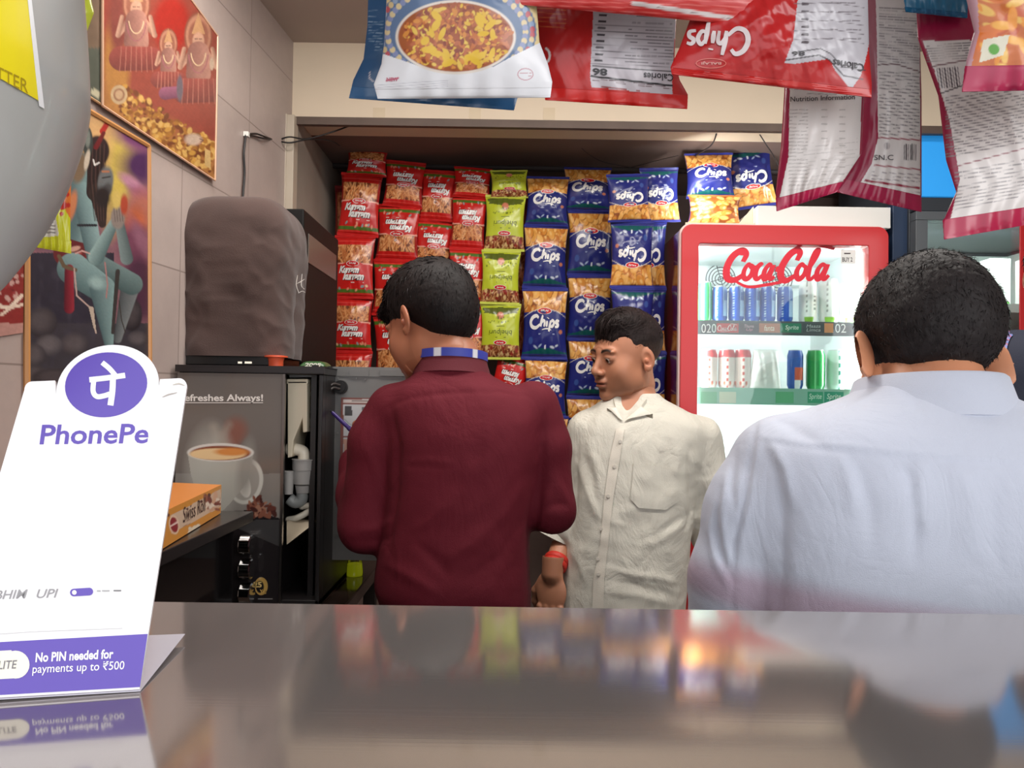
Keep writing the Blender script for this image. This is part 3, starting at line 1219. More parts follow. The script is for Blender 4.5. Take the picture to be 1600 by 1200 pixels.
strip('kurram', 'inverted red packet', 'in the strip left of the lime strip', RG, 2.41, True,
      [(708, 262, 768, 310), (704, 306, 760, 390), (700, 388, 758, 478), (702, 476, 760, 570)], ks=(2, 0, 1), tilts=[3, 3, 2, 0])
strip('bhel', 'lime green inverted packet', 'in the single lime strip', 'lime snack packets in one strip', 2.39, True,
      [(766, 266, 825, 310), (757, 305, 821, 393), (751, 391, 813, 476), (750, 475, 814, 562)], ks=(0, 1), tilts=[-2, 1, 1, 0])
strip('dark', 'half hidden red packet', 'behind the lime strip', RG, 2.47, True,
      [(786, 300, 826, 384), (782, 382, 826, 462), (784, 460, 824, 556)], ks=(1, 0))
place_packet('kurram', 1, (768, 556, 822, 640), True, 2.42, 'red packet hanging below the lime strip, behind the maroon shoulder', RG, tilt=14)
strip('chips', 'upright blue chips packet', 'in the blue strip next to the lime strip', BG, 2.40, False,
      [(821, 276, 889, 354), (817, 352, 887, 452), (815, 450, 887, 562), (818, 560, 886, 652), (820, 650, 888, 745)], tilts=[1, 1, 0, 1, 0])
strip('chips', 'upright blue chips packet', 'in the second upright blue strip', BG, 2.42, False,
      [(880, 262, 955, 331), (886, 329, 959, 432), (886, 430, 957, 532), (886, 530, 955, 622), (884, 620, 956, 715)], ks=(1, 2, 0), tilts=[1, 0, 0, 1, 0])
strip('chips', 'inverted blue chips packet', 'in the strip above the white shirted man', BG, 2.24, True,
      [(948, 272, 1016, 347), (953, 345, 1021, 451), (954, 449, 1022, 552), (954, 550, 1022, 650)], ks=(2, 0, 1), tilts=[-3, 0, 0, 0])
strip('chips', 'inverted blue chips packet', 'in the strip touching the red cooler', BG, 2.285, True,
      [(1000, 262, 1062, 348), (984, 346, 1041, 451), (984, 449, 1041, 552), (984, 550, 1041, 650)], ks=(0, 1, 2), tilts=[-3, 0, 0, 0])
place_packet('chips', 2, (1070, 238, 1147, 312), False, 2.30, 'upright blue chips packet leaning back above the red cooler', BG, tilt=-2, lean=-.1)
place_packet('chips', 0, (1132, 232, 1210, 326), True, 2.35, 'tilted inverted blue chips packet above the red cooler, by the white carton', BG, tilt=-9)
place_packet('window', 1, (1074, 305, 1158, 351), True, 2.26, 'blue chips packet slumped on the cooler top showing golden chips', BG, tilt=0)

t = thing('hanging_rod', 'dark iron rod spanning the recess above the snack strips', 'rod', P(800, 262, 2.52))
b = MB()
b.tube([(-0.600, 2.52, P(800, 262, 2.52)[2]), (1.2, 2.52, P(800, 262, 2.52)[2])], .012, 12)
b.build('rod', mat('dark_iron', (50, 40, 40), .6), t, smooth=40)
b = MB()
for xx in (-.3, .9):
    b.tube([(xx, 2.52, P(800, 262, 2.52)[2]), (xx, 2.52, zb + .002)], .004, 8)
b.build('bracket', MATS['dark_iron'], t, smooth=40)


# ================================================================== packets hanging over the counter
def edge_at(pl, t):
    pl = np.asarray(pl, float)
    s = np.concatenate([[0], np.cumsum(np.hypot(*np.diff(pl[:, :2], axis=0).T))])
    s /= s[-1]
    return np.stack([np.interp(t, s, pl[:, k]) for k in range(2)], -1)


def hanging(name, label, L, R, Y0, Y1, painter, extras=None, nu=150, nv=150, bulge=.02, seal=True, sealcol=(190, 30, 34), seed=1, crumple=1.0, sealh=.07, cat='snack packet', group=None):
    """L, R: edges in the frame from top to bottom; Y0, Y1 depth at the top and bottom"""
    def S(u, v, off, flatten=1.0):
        u, v = np.asarray(u, float), np.asarray(v, float)   # v 0 at the top
        a, c = edge_at(L, v), edge_at(R, v)
        q = a * (1 - u[..., None]) + c * u[..., None]
        Y = Y0 + (Y1 - Y0) * v
        cu = np.clip(np.sin(PI * u), 0, 1)
        cv = np.clip(np.sin(PI * np.clip(v, 0.0, 1)), 0, 1)
        w = wavy(np.stack([u * 1.2, v * 1.2, np.full_like(u, seed)], -1), 9, seed, 7)
        w2 = wavy(np.stack([u * 1.2, v * 1.2, np.full_like(u, seed)], -1), 24, seed + 3, 7)
        bu = bulge * cu ** .6 * cv ** .6 * flatten * (1 + .25 * crumple * w + .06 * crumple * w2)
        bu = bu + .0022 * np.sin(u * 38 + seed) * np.clip(v - .72, 0, 1) * 3 * cu
        d = np.stack([(q[..., 0] - 800) / F, -(q[..., 1] - 600) / F, -np.ones_like(q[..., 0])], -1) @ RMN.T
        d = d / d[..., 1:2]
        return CAMP + d * (Y - bu - off)[..., None]
    t = thing(name, label, cat, S(np.array(.5), np.array(.5), 0), group)
    vm = 1 - sealh if seal else 1.0
    u, v = np.meshgrid(np.linspace(0, 1, nu), np.linspace(0, vm, nv))
    G = S(u, v, 0)
    px, py = proj(G)
    b = MB()
    b.grid(G, painter(px, py), flip=True)
    Gb = S(u, v, -.003, flatten=-.4)
    b.grid(Gb, lin((150, 150, 155)))
    if extras:
        for fn in extras:
            fn(b, S)
    b.build('pouch', film, t, smooth=180)
    if seal:
        m = MB()
        uu, vv = np.meshgrid(np.linspace(0, 1, 141), np.linspace(vm - .004, 1, 9))
        vv = vv.copy()
        vv[-1] += .008 * (np.arange(141) % 2)
        G = S(uu, vv, 0) + np.array([0, 1, 0]) * (.0006 * (np.arange(9) % 2))[:, None, None]
        cc = np.tile(lin(sealcol), G.shape[:2] + (1,))
        m.grid(G, cc, flip=True)
        m.grid(G + np.array([0, .0012, 0]), cc)
        m.build('bottom_seal', foil, t, smooth=60)
    m = MB()
    q = S(np.array(.5), np.array(0.0), 0)
    m.tube([q + (0, 0, -.004), (q[0], q[1], 2.0)], .0012, 6)
    m.build('string', mat('white_string', (210, 205, 195), .8), t)
    return t, S


def lines_of_print(p, x0, y0, x1, y1, rows, col=(110, 100, 104), seed=0, w=1.1, slope=0.0, gap=.35):
    """tiny rows of illegible print"""
    r = np.random.default_rng(seed)
    for i in range(rows):
        y = y0 + (y1 - y0) * (i + .5) / rows
        x = x0
        while x < x1:
            l = r.uniform(3, 12)
            if r.random() > gap:
                p.seg(x, y + slope * (x - x0), min(x + l, x1), y + slope * (min(x + l, x1) - x0), w, col, soft=.9)
            x += l + r.uniform(1, 3)


def px_flat(polys, col, off=.0008):
    """lettering given in frame coordinates, laid on the packet"""
    def fn(b, S):
        n = 60
        uu, vv = np.meshgrid(np.linspace(0, 1, n), np.linspace(0, 1, n))
        X, Y = proj(S(uu, vv, 0))
        for V2, Fc in polys:
            V2 = np.asarray(V2, float)
            d = (X.ravel()[None] - V2[:, :1]) ** 2 + (Y.ravel()[None] - V2[:, 1:2]) ** 2
            i = d.argmin(1)
            u, v = uu.ravel()[i].copy(), vv.ravel()[i].copy()
            for _ in range(3):
                e = 1e-3
                a = np.stack(proj(S(u, v, 0)), -1)
                au = (np.stack(proj(S(u + e, v, 0)), -1) - a) / e
                av = (np.stack(proj(S(u, v + e, 0)), -1) - a) / e
                r = V2 - a
                det = au[:, 0] * av[:, 1] - au[:, 1] * av[:, 0] + 1e-9
                u = u + np.clip((r[:, 0] * av[:, 1] - r[:, 1] * av[:, 0]) / det, -.05, .05)
                v = v + np.clip((au[:, 0] * r[:, 1] - au[:, 1] * r[:, 0]) / det, -.05, .05)
            b.add(S(u, v, off + px_flat.k), Fc, lin(col))
            px_flat.k = (px_flat.k + .00006) % .0006
    return fn


px_flat.k = 0.0


def ptext(s, x0, y0, x1, y1, bold=.02, shear=0., rot180=False, rise=0.0):
    """y0 top, y1 bottom in the frame"""
    U, Fc = text_in(s, 0, 0, 1, 1, bold, shear)
    if rot180:
        U = 1 - U
    return np.stack([x0 + U[:, 0] * (x1 - x0), y1 + U[:, 1] * (y0 - y1) + rise * U[:, 0]], 1), Fc


def pstrokes(S, x0, y0, x1, y1, w, rot180=False):
    out = []
    for pts, ww in S:
        q = np.array(pts)
        if rot180:
            q = 1 - q
        q = np.stack([x0 + q[:, 0] * (x1 - x0), y1 + q[:, 1] * (y0 - y1)], 1)
        out.append(ribbon2(q, ww * w * abs(x1 - x0), 7, .35))
    return out


def p_mix(X, Y):
    p = Paint(X, Y, (58, 96, 146))
    p.ell(713, 50, 138, 98, (226, 212, 190), 0, .04)
    p.ell(713, 50, 126, 88, (100, 124, 160), 0, .04)
    r = np.random.default_rng(4)
    for k in range(64):
        a = k / 64 * 2 * PI
        p.ell(713 + 131 * math.cos(a), 50 + 93 * math.sin(a), 6, 6, (238, 216, 160), 0, .3)
        p.ell(713 + 119 * math.cos(a + .05), 50 + 82 * math.sin(a + .05), 4, 5, [(196, 90, 100), (224, 200, 150), (150, 170, 200)][k % 3], 0, .3)
        p.ell(713 + 108 * math.cos(a), 50 + 72 * math.sin(a), 4.5, 5, [(226, 206, 160), (140, 150, 190)][k % 2], 0, .3)
    p.poly([(598, 84), (625, 93), (660, 105), (770, 105), (800, 88), (845, 66), (880, 160), (570, 170)], (240, 240, 244))
    p.ell(712, 58, 94, 58, (238, 226, 214), 0, .03)
    m0 = p.c.copy()
    cols = [(226, 150, 70), (206, 118, 60), (150, 70, 50), (236, 190, 70), (176, 92, 56), (240, 200, 90), (196, 110, 70)]
    p.ell(712, 58, 90, 54, (170, 92, 50), 0, .03)
    for _ in range(620):
        a, q = r.uniform(0, 2 * PI), math.sqrt(r.uniform(0, 1)) * .97
        x, y = 712 + 88 * q * math.cos(a), 58 + 52 * q * math.sin(a)
        s = r.uniform(2, 4.5)
        p.ell(x, y, s * r.uniform(1, 1.8), s * .8, cols[r.integers(len(cols))], r.uniform(0, 180), .35)
    for _ in range(22):
        a, q = r.uniform(0, 2 * PI), math.sqrt(r.uniform(0, 1)) * .85
        p.ell(712 + 88 * q * math.cos(a), 58 + 52 * q * math.sin(a), r.uniform(7, 12), r.uniform(4, 6), (240, 196, 60), r.uniform(0, 180), .25)
    p.c = np.where((((X - 712) / 92) ** 2 + ((Y - 58) / 56) ** 2 < 1)[..., None], p.c, m0)
    for k in range(4):
        p.path([(590, 133 + 4 * k), (660, 128 + 4 * k), (700, 126 + 3 * k)], .8, (200, 200, 208))
    p.path([(rr, 116 + 9 * math.sin(1.0)) for rr in (0, 1)], .1, (0, 0, 0))
    t_ = np.linspace(0, 2 * PI, 22)
    p.path([(821 + 12 * math.cos(a), 116 + 9 * math.sin(a)) for a in t_], 1, (196, 110, 130))
    lines_of_print(p, 813, 112, 830, 121, 2, (196, 130, 140), 4)
    p.path([(604, 126), (622, 122)], 3, (214, 130, 150))
    return p.c


def p_bluebk(X, Y):
    p = Paint(X, Y, (52, 96, 142))
    p.mottle(.05, .12, 3)
    p.put(np.clip((Y - 150) / 10, 0, 1) * .5, (40, 84, 130))
    lines_of_print(p, 576, 10, 598, 80, 16, (150, 180, 206), 3)
    p.path([(578, 112), (577, 122), (584, 128)], 1.6, (230, 220, 224))
    return p.c


MG = 'packets dangling over the counter'
hanging('snack_packet', 'dark blue snack packet behind the bowl picture packet, its lower seal showing',
        [(578, -110), (574, 40), (568, 92), (552, 125), (545, 153)], [(850, -110), (850, 60), (846, 100), (812, 140), (803, 172)],
        .90, .90, p_bluebk, seed=5, bulge=.015, sealcol=(52, 104, 154), group=MG)
hanging('snack_packet', 'large blue and white packet picturing a bowl of fried snack mix',
        [(606, -150), (604, 0), (600, 70), (596, 100), (584, 132), (590, 154)], [(838, -150), (838, 0), (843, 66), (856, 100), (863, 128), (860, 152)],
        .80, .82, p_mix, [px_flat([ptext('NEW', 604, 121, 622, 127)], (206, 120, 140))], nu=260, nv=260, seed=2, bulge=.022, sealcol=(236, 236, 240), sealh=.05, crumple=.6, group=MG)


def p_red86(X, Y):
    p = Paint(X, Y, (196, 40, 38))
    p.mottle(.05, .10, 7)
    for k in range(5):
        p.path([(838, 12 + 7 * k), (884, 16 + 7 * k)], 1.2, (232, 120, 70))
    p.poly([(931, -60), (1056, -60), (1056, 30), (1050, 128), (1051, 149), (924, 136), (922, 120)], (206, 198, 204))
    r = np.random.default_rng(5)
    for k in range(9):
        y = 18 + 10.2 * k
        p.seg(932 - k, y, 1052, y + 5, .9, (120, 112, 118))
        p.seg(938 - k, y - 5, 948 - k, y - 4.5, 3.2, (70, 64, 70))
        lines_of_print(p, 990 + r.uniform(-14, 10), y - 5, 1050, y - 1, 1, (116, 108, 114), int(k), 1.6, .04, .2)
    p.seg(926, 103, 1050, 112, 1.8, (40, 36, 40))
    p.seg(924, 119, 1050, 134, 3.0, (40, 36, 40))
    lines_of_print(p, 926, 121, 1048, 127, 2, (110, 80, 84), 9, 1.2, .11)
    lines_of_print(p, 926, 131, 1048, 137, 1, (150, 60, 60), 10, 2.2, .11)
    t_ = np.linspace(-1.2, 1.9, 9)
    p.path([(850 + 9 * math.cos(a), 87 + 12 * math.sin(a)) for a in t_], 3.4, (232, 220, 216))
    return p.c


hanging('snack_packet', 'red packet hanging upside down with a white nutrition panel reading 86 calories',
        [(832, -130), (832, 10), (838, 80), (850, 140), (852, 156)], [(1065, -130), (1057, 20), (1054, 90), (1062, 125), (1075, 148), (1074, 170)],
        .87, .87, p_red86, [px_flat([ptext('86', 926, 106, 949, 117, .03, 0, True, 1.5), ptext('Calories', 1006, 113, 1052, 124, .01, 0, True, 3)], (48, 44, 48))],
        nu=200, nv=170, seed=8, bulge=.018, sealcol=(214, 38, 34), sealh=.07, group=MG)


def p_redtop(X, Y):
    p = Paint(X, Y, (206, 54, 52))
    for k in range(5):
        p.path([(790, -6 + 7 * k), (1000, -2 + 7 * k), (1190, 4 + 8 * k)], 1.4, (232, 110, 104))
    p.seg(990, 5, 1160, 31, 7, (226, 216, 214))
    lines_of_print(p, 1000, 6, 1150, 8, 1, (150, 130, 130), 3, 1.2, .155)
    return p.c


hanging('snack_packet', 'crumpled glossy red packet edge along the top with a white side stripe',
        [(880, -120), (860, -40), (800, 0), (796, 6)], [(1220, -120), (1215, 0), (1195, 30), (1188, 42)],
        .80, .80, p_redtop, nu=120, nv=70, seed=4, bulge=.018, seal=False, group=MG)


def p_redchips(X, Y):
    p = Paint(X, Y, (192, 36, 38))
    p.mottle(.04, .12, 9)
    p.poly([(1256, -90), (1380, -90), (1360, 60), (1352, 95), (1345, 118), (1330, 140), (1306, 112), (1296, 92), (1240, 100), (1226, 98), (1240, 60)], (198, 194, 200))
    for k in range(6):
        p.path([(1240, -8 + 14 * k), (1300, -10 + 14 * k), (1350, -2 + 14 * k)], .9, (126, 118, 124))
        lines_of_print(p, 1290, -12 + 14 * k, 1345, -7 + 14 * k, 1, (120, 112, 118), k, 1.7, 0, .2)
        p.seg(1254, 6 + 12 * k, 1262, 6 + 12 * k, 4, (96, 88, 94))
    p.path([(1238, 82), (1282, 76), (1298, 84), (1316, 104), (1352, 110)], 1.5, (50, 46, 50))
    p.path([(1228, 94), (1280, 86), (1296, 94), (1318, 118), (1348, 124)], 2.0, (60, 54, 58))
    return p.c


hanging('snack_packet', 'red chips packet hanging upside down, white chips lettering and a creased nutrition panel',
        [(1084, -100), (1082, 20), (1062, 74), (1048, 104), (1050, 116)], [(1362, -100), (1356, 0), (1358, 80), (1362, 130), (1362, 152)],
        .82, .81, p_redchips,
        [px_flat(pstrokes(CHIPS, 1070, 42, 1172, 86, 1.5, True), (228, 214, 214), .0012),
         px_flat([ptext('86', 1238, 80, 1258, 87, .02, 0, True), ptext('Calories', 1302, 92, 1350, 104, .01, 0, True, 8)], (60, 56, 60)),
         px_flat([ring2(1111, 99, 24, 8, 1.4)], (226, 120, 110)), px_flat([ptext('BALAJI', 1096, 96, 1127, 101, .02, 0, True)], (228, 170, 160))],
        nu=220, nv=150, seed=12, bulge=.024, sealcol=(206, 40, 38), sealh=.05, crumple=1.5, group=MG)


def p_nutri(border_l, border_r, heads):
    def fn(X, Y):
        p = Paint(X, Y, (150, 26, 62))
        p.poly(border_l + border_r[::-1], (222, 214, 210))
        heads(p)
        return p.c
    return fn


def h_white(p):
    lines_of_print(p, 1234, 118, 1342, 148, 5, (150, 142, 140), 2, 1.0, .04)
    p.path([(1235, 127), (1290, 117), (1342, 122)], 2.6, (60, 50, 54))
    for k in range(22):
        y = 170 + 5.6 * k
        lines_of_print(p, 1233, y, 1262, y + 3, 1, (170, 160, 156), k, 1.2, .0, .1)
        if k % 2 == 0:
            lines_of_print(p, 1284, y, 1292, y + 3, 1, (176, 168, 164), k, 1.6, .0, .1)
            lines_of_print(p, 1312, y, 1320, y + 3, 1, (176, 168, 164), k, 1.6, .0, .1)
    lines_of_print(p, 1232, 224, 1340, 300, 13, (196, 188, 184), 6, 1.0, -.1)


def h_grey(p):
    p.put(np.clip((150 - p.Y) / 200, 0, .25), (180, 172, 174))
    lines_of_print(p, 1374, 10, 1436, 98, 20, (138, 130, 132), 8, 1.3, .05, .1)
    p.path([(1372, 101), (1400, 100), (1437, 112)], 1.8, (96, 60, 66))
    lines_of_print(p, 1374, 110, 1436, 212, 20, (128, 120, 122), 9, 1.5, .04, .15)
    p.path([(1372, 215), (1440, 219)], 2, (150, 40, 62))
    p.path([(1366, 258), (1438, 265)], 2, (150, 40, 62))
    for k, x in enumerate((1413, 1416, 1419, 1422.5, 1425, 1428, 1431)):
        p.seg(x, 226, x, 250, (1.2, 2, 1)[k % 3], (60, 54, 58), soft=.4)
    p.ell(1386, 228, 5, 6, (190, 180, 178), 0, .2)
    p.seg(1386, 224, 1386, 232, 1.2, (80, 70, 74))
    lines_of_print(p, 1362, 266, 1438, 282, 3, (150, 140, 142), 3, 1.4, .06, .1)
    p.path([(1352, 282), (1436, 294)], 3.2, (150, 40, 62))
    lines_of_print(p, 1352, 290, 1438, 300, 2, (170, 160, 160), 5, 1.2, .1, .1)


def h_right(p):
    lines_of_print(p, 1448, 70, 1600, 98, 7, (120, 112, 114), 3, 1.3, -.08, .1)
    p.path([(1455, 104), (1520, 92), (1600, 86)], 2, (110, 60, 66))
    for k, x in enumerate(range(1464, 1500, 4)):
        p.seg(x, 108 - (x - 1460) * .1, x + 4, 138 - (x - 1460) * .1, (1.2, 2.4)[k % 2], (90, 80, 84), soft=.4)
    p.path([(1470, 146), (1508, 132)], 2, (60, 50, 54))
    lines_of_print(p, 1478, 150, 1600, 248, 20, (128, 120, 122), 12, 1.5, -.2, .1)
    p.path([(1486, 262), (1600, 232)], 1.6, (140, 60, 74))
    lines_of_print(p, 1492, 268, 1600, 330, 11, (140, 132, 134), 14, 1.4, -.2, .1)


hanging('snack_packet', 'dark maroon edged packet back with barcode and small rows of print, hanging long',
        [(1318, -90), (1334, 60), (1345, 150), (1344, 215), (1330, 262), (1308, 300)], [(1434, -90), (1438, 80), (1440, 150), (1440, 260), (1440, 331)],
        .915, .905, p_nutri([(1366, -90), (1370, 60), (1372, 215), (1362, 256), (1338, 296)], [(1436, -90), (1437, 90), (1438, 200), (1438, 312)], h_grey),
        [px_flat([ptext('SN.C', 1366, 242, 1396, 250, .0, 0)], (70, 64, 68))],
        nu=160, nv=200, seed=21, bulge=.016, sealcol=(168, 26, 70), sealh=.06, group=MG)
hanging('snack_packet', 'maroon edged packet back with a bright white nutrition table, ending above the carton',
        [(1226, 40), (1226, 130), (1220, 230), (1212, 300), (1214, 330)], [(1352, 40), (1350, 150), (1346, 240), (1322, 276), (1308, 300)],
        .885, .86, p_nutri([(1238, 40), (1234, 140), (1232, 245), (1218, 309)], [(1346, 40), (1346, 160), (1343, 255), (1316, 283)], h_white),
        [px_flat([ptext('Nutrition Information', 1235, 151, 1336, 159, .01, 0, False, -4)], (80, 70, 72))],
        nu=160, nv=200, seed=23, bulge=.020, sealcol=(176, 26, 72), sealh=.07, group=MG)
hanging('snack_packet', 'maroon edged packet back slanting at the far right below the orange snack packet',
        [(1428, -60), (1434, 60), (1466, 150), (1478, 250), (1494, 300), (1474, 345), (1476, 374)], [(1700, -60), (1700, 60), (1704, 150), (1706, 260), (1700, 300), (1690, 330), (1690, 336)],
        .86, .82, p_nutri([(1442, 64), (1460, 110), (1484, 190), (1500, 280), (1484, 346)], [(1710, 60), (1710, 340)], h_right),
        nu=190, nv=200, seed=27, bulge=.018, sealcol=(180, 26, 70), sealh=.07, group=MG)


def p_orange(X, Y):
    p = Paint(X, Y, (206, 110, 50))
    cols = [(236, 150, 50), (226, 120, 50), (244, 176, 70), (200, 90, 44), (240, 190, 90)]
    p.blobs(150, (1500, -140, 1720, 112), 9, cols, 3, stretch=1.6)
    p.poly([(1507, -150), (1520, -150), (1530, 50), (1516, 112), (1505, 112)], (196, 150, 160))
    p.poly([(1536, 62), (1578, 54), (1568, 86), (1530, 98)], (228, 222, 200))
    p.ell(1553, 77, 8.5, 8.5, (96, 170, 60), 0, .15)
    return p.c


hanging('snack_packet', 'orange stick snack packet with a green dot mark, topmost at the right corner',
        [(1500, -140), (1510, 0), (1522, 50), (1510, 95), (1504, 143)], [(1730, -140), (1735, 0), (1735, 60), (1738, 95), (1738, 138)],
        .74, .74, p_orange, nu=140, nv=150, seed=31, bulge=.018, sealcol=(182, 44, 84), sealh=.14, group=MG)


def p_teal(X, Y):
    p = Paint(X, Y, (30, 100, 136))
    p.mottle(.1, .2, 4)
    return p.c


hanging('snack_packet', 'teal blue packet end peeking at the top between two maroon edged packets',
        [(1408, -90), (1412, 0), (1416, 18)], [(1515, -90), (1512, 0), (1512, 28)], .83, .83, p_teal, nu=60, nv=60, seed=33, bulge=.012, sealcol=(30, 100, 140), group=MG)


def p_lime(X, Y):
    p = Paint(X, Y, (206, 214, 70))
    p.put(np.clip((30 - Y) / 60, 0, 1) * .5, (176, 190, 50))
    return p.c


hanging('snack_packet', 'lime yellow packet end peeking out behind the top of the grey housing',
        [(90, -110), (92, 0), (96, 30), (118, 80)], [(132, -110), (140, -10), (147, 20), (124, 82)], .75, .75, p_lime, nu=50, nv=80, seed=35, bulge=.01, seal=False, group=MG)


def p_yel(X, Y):
    p = Paint(X, Y, (214, 214, 40))
    p.poly([(80, 300), (84, 316), (88, 345), (92, 368), (60, 372), (40, 372), (40, 300)], (224, 218, 206))
    p.poly([(96, 270), (112, 270), (112, 345), (103, 330), (94, 300)], (226, 120, 50))
    p.blobs(8, (96, 300, 108, 335), 4, [(196, 50, 40)], 3)
    lines_of_print(p, 58, 334, 86, 366, 6, (110, 100, 90), 3, 2, .0, .15)
    return p.c


hanging('snack_packet', 'yellow packet with a white label strip dangling beside the blue-grey figure poster',
        [(30, 180), (36, 250), (40, 330), (44, 384)], [(112, 180), (112, 250), (110, 330), (110, 396)], .78, .78, p_yel, nu=80, nv=110, seed=37, bulge=.012, sealcol=(220, 220, 50), sealh=.09, group=MG)

t = thing('hanging_rail', 'steel rail carrying the dangling packets above the counter', 'rail', (0.2, .86, 2.06))
b = MB()
for yy in (.80, .88):
    b.tube([(-.62, yy, 2.0), (1.2, yy, 2.0)], .008, 10)
for xx in (-.6, 0.1, 1.15):
    b.tube([(xx, .84, 2.0), (xx, .84, 2.366)], .005, 8)
b.build('rail', mat('rail_steel', (140, 140, 140), .4, 1.0), t, smooth=40)
# ================================================================== payment stand on the counter
bl, br_ = on_z(-104, 1096, CZ + .0016), on_z(218, 1077, CZ + .0016)
tr, tl = P(292, 591, br_[1] + .066), P(37, 598, bl[1] + .066)
acry = mat('acrylic_print', vcol=True, rough=.22, spec=.5)


def SP(u, v, off):
    u, v = np.asarray(u, float)[..., None], np.asarray(v, float)[..., None]
    n = np.cross(br_ - bl, tl - bl)
    n = n / np.linalg.norm(n)
    n = -n if n[1] > 0 else n
    return (bl * (1 - u) + br_ * u) * (1 - v) + (tl * (1 - u) + tr * u) * v + n * off


def sp_uv(px, py):
    """frame point -> panel u, v"""
    u, v = .5, .5
    for _ in range(12):
        a = np.array(proj(SP(u, v, 0)))
        e = 1e-4
        au = (np.array(proj(SP(u + e, v, 0))) - a) / e
        av = (np.array(proj(SP(u, v + e, 0))) - a) / e
        M = np.stack([au, av], 1)
        d = np.linalg.solve(M, np.array([px, py]) - a)
        u, v = u + d[0], v + d[1]
    return u, v


def sp_poly(poly):
    V2, Fc = poly
    return np.array([sp_uv(*p) for p in V2]), Fc


WHT = lin((246, 244, 246))
PUR = lin((98, 78, 176))
t = thing('payment_stand', 'white and purple payment display stand leaning on the counter', 'stand', (bl + br_) / 2)
out = []
for a in np.linspace(0, PI / 2, 7):       # top right corner
    out.append(sp_uv(280 + 12 * math.sin(a) * 1.0, 604 - 13 * math.cos(a)))
out = [sp_uv(218, 1077)] + out[::-1]
arc = []
for a in np.linspace(math.radians(-12), math.radians(192), 36):
    arc.append(sp_uv(168 + 80 * math.cos(a) + 5 * math.sin(a), 606 - 67 * math.sin(a) - 4 * math.cos(a)))
arc[0] = sp_uv(250, 592.5)
arc[-1] = sp_uv(86, 594.5)
out += arc
for a in np.linspace(0, PI / 2, 7):
    out.append(sp_uv(50 - 12 * math.sin(a), 609 - 13 * math.cos(a)))
out.append(sp_uv(-104, 1096))
out = np.array(out)
b = MB()
FR = SP(out[:, 0], out[:, 1], 0)
BK = SP(out[:, 0], out[:, 1], -.0025)
nn = len(out)
b.add(np.vstack([FR, BK]), [tuple(range(nn)), tuple(range(nn, 2 * nn))[::-1]] + [(i, i + nn, (i + 1) % nn + nn, (i + 1) % nn) for i in range(nn)], WHT)
lay = [(disc2(166, 601.5, 64.5, 50.5, 48, math.radians(-8)), PUR, .0003)]
for pl in (ribbon2([(140, 594), (168, 591), (196, 587)], 8.5, 2, 0.0), ribbon2([(147, 594), (146, 612), (152, 620), (163, 619), (172, 616)], 8, 6, 0.0),
           ribbon2([(177, 590), (176, 612), (173, 634)], 9.5, 3, 0.0), ribbon2([(160, 567), (172, 577), (182, 589)], 8, 3, 0.0)):
    lay.append((pl, WHT, .0006))
lay.append((ptext('PhonePe', 62, 664, 232, 695, .018, .12, False, -2), PUR, .0003))
lay.append((rect2(0, 0, 0, 0), PUR, .0003))
lay.pop()
lay.append((([(-120, 1010), (231, 990.5), (219, 1073.5), (-104, 1092)], [(0, 1, 2, 3)]), PUR, .0003))
lay.append((ribbon2([(-60, 1040), (-20, 1040), (20, 1038)], 44, 2, 0.0), lin((240, 236, 220)), .0006))
lay.append((disc2(25, 1038.5, 22, 21.8, 24), lin((240, 236, 220)), .0006))
lay.append((ptext('LITE', -2, 1033, 28, 1046, .01, .2, False, -1.5), lin((120, 116, 120)), .0009))
lay.append((ptext('No PIN needed for', 56, 1020, 178, 1035, .03, .1, False, -6), WHT, .0006))
lay.append((ptext('payments up to \u20b9500', 51, 1038, 195, 1056, .005, .1, False, -6), WHT, .0006))
lay.append((ptext('BHIM', -8, 923, 44, 937, .01, .3, False, -2), lin((150, 148, 150)), .0004))
lay.append((ptext('UPI', 58, 921, 92, 935, .01, .3, False, -1), lin((150, 148, 150)), .0004))
lay.append((ribbon2([(116, 926), (140, 924.5)], 12, 2, 0), PUR, .0004))
lay.append((disc2(116, 926, 6, 6), PUR, .0004))
lay.append((disc2(140, 924.5, 6, 6), PUR, .0004))
lay.append((disc2(117, 926, 3.6, 3.6), WHT, .0007))
for k, (x0, x1, g) in enumerate(((152, 158, 170), (160, 172, 170), (178, 190, 120))):
    lay.append((rect2(x0, 922.5 - k * .3, x1, 924.8 - k * .3), lin((g, g, g)), .0004))
lay.append((ribbon2([(0, 991), (60, 987), (192, 982)], .9, 3, 0), lin((190, 188, 190)), .0003))
lay.append((ribbon2([(254, 621), (264, 617), (277, 614)], 2.2, 4, .6), lin((176, 168, 160)), .0003))
lay.append((ribbon2([(270, 602), (280, 600), (289, 603)], 2.0, 4, .6), lin((196, 188, 176)), .0003))
for k, (pl, c, o) in enumerate(lay):
    U, Fc = sp_poly(pl)
    b.add(SP(U[:, 0], U[:, 1], o + k * .00002), Fc, c)
b.build('sign_panel', acry, t)
b = MB()
f1, f2 = on_z(289, 995, CZ + .0056), on_z(200, 997, CZ + .0056)
f0 = br_ + (bl - br_) * .98
f3 = f2 + (f0 - br_) * .9
b.slab([br_ + (0, .001, -.0011), f1 + (0, 0, .002), f3 + (0, 0, .002), f0 + (0, .001, -.0011)], (0, 0, -.0004), lin((214, 212, 224)))
b.build('foot', mat('acrylic_clear', vcol=True, rough=.12), t)

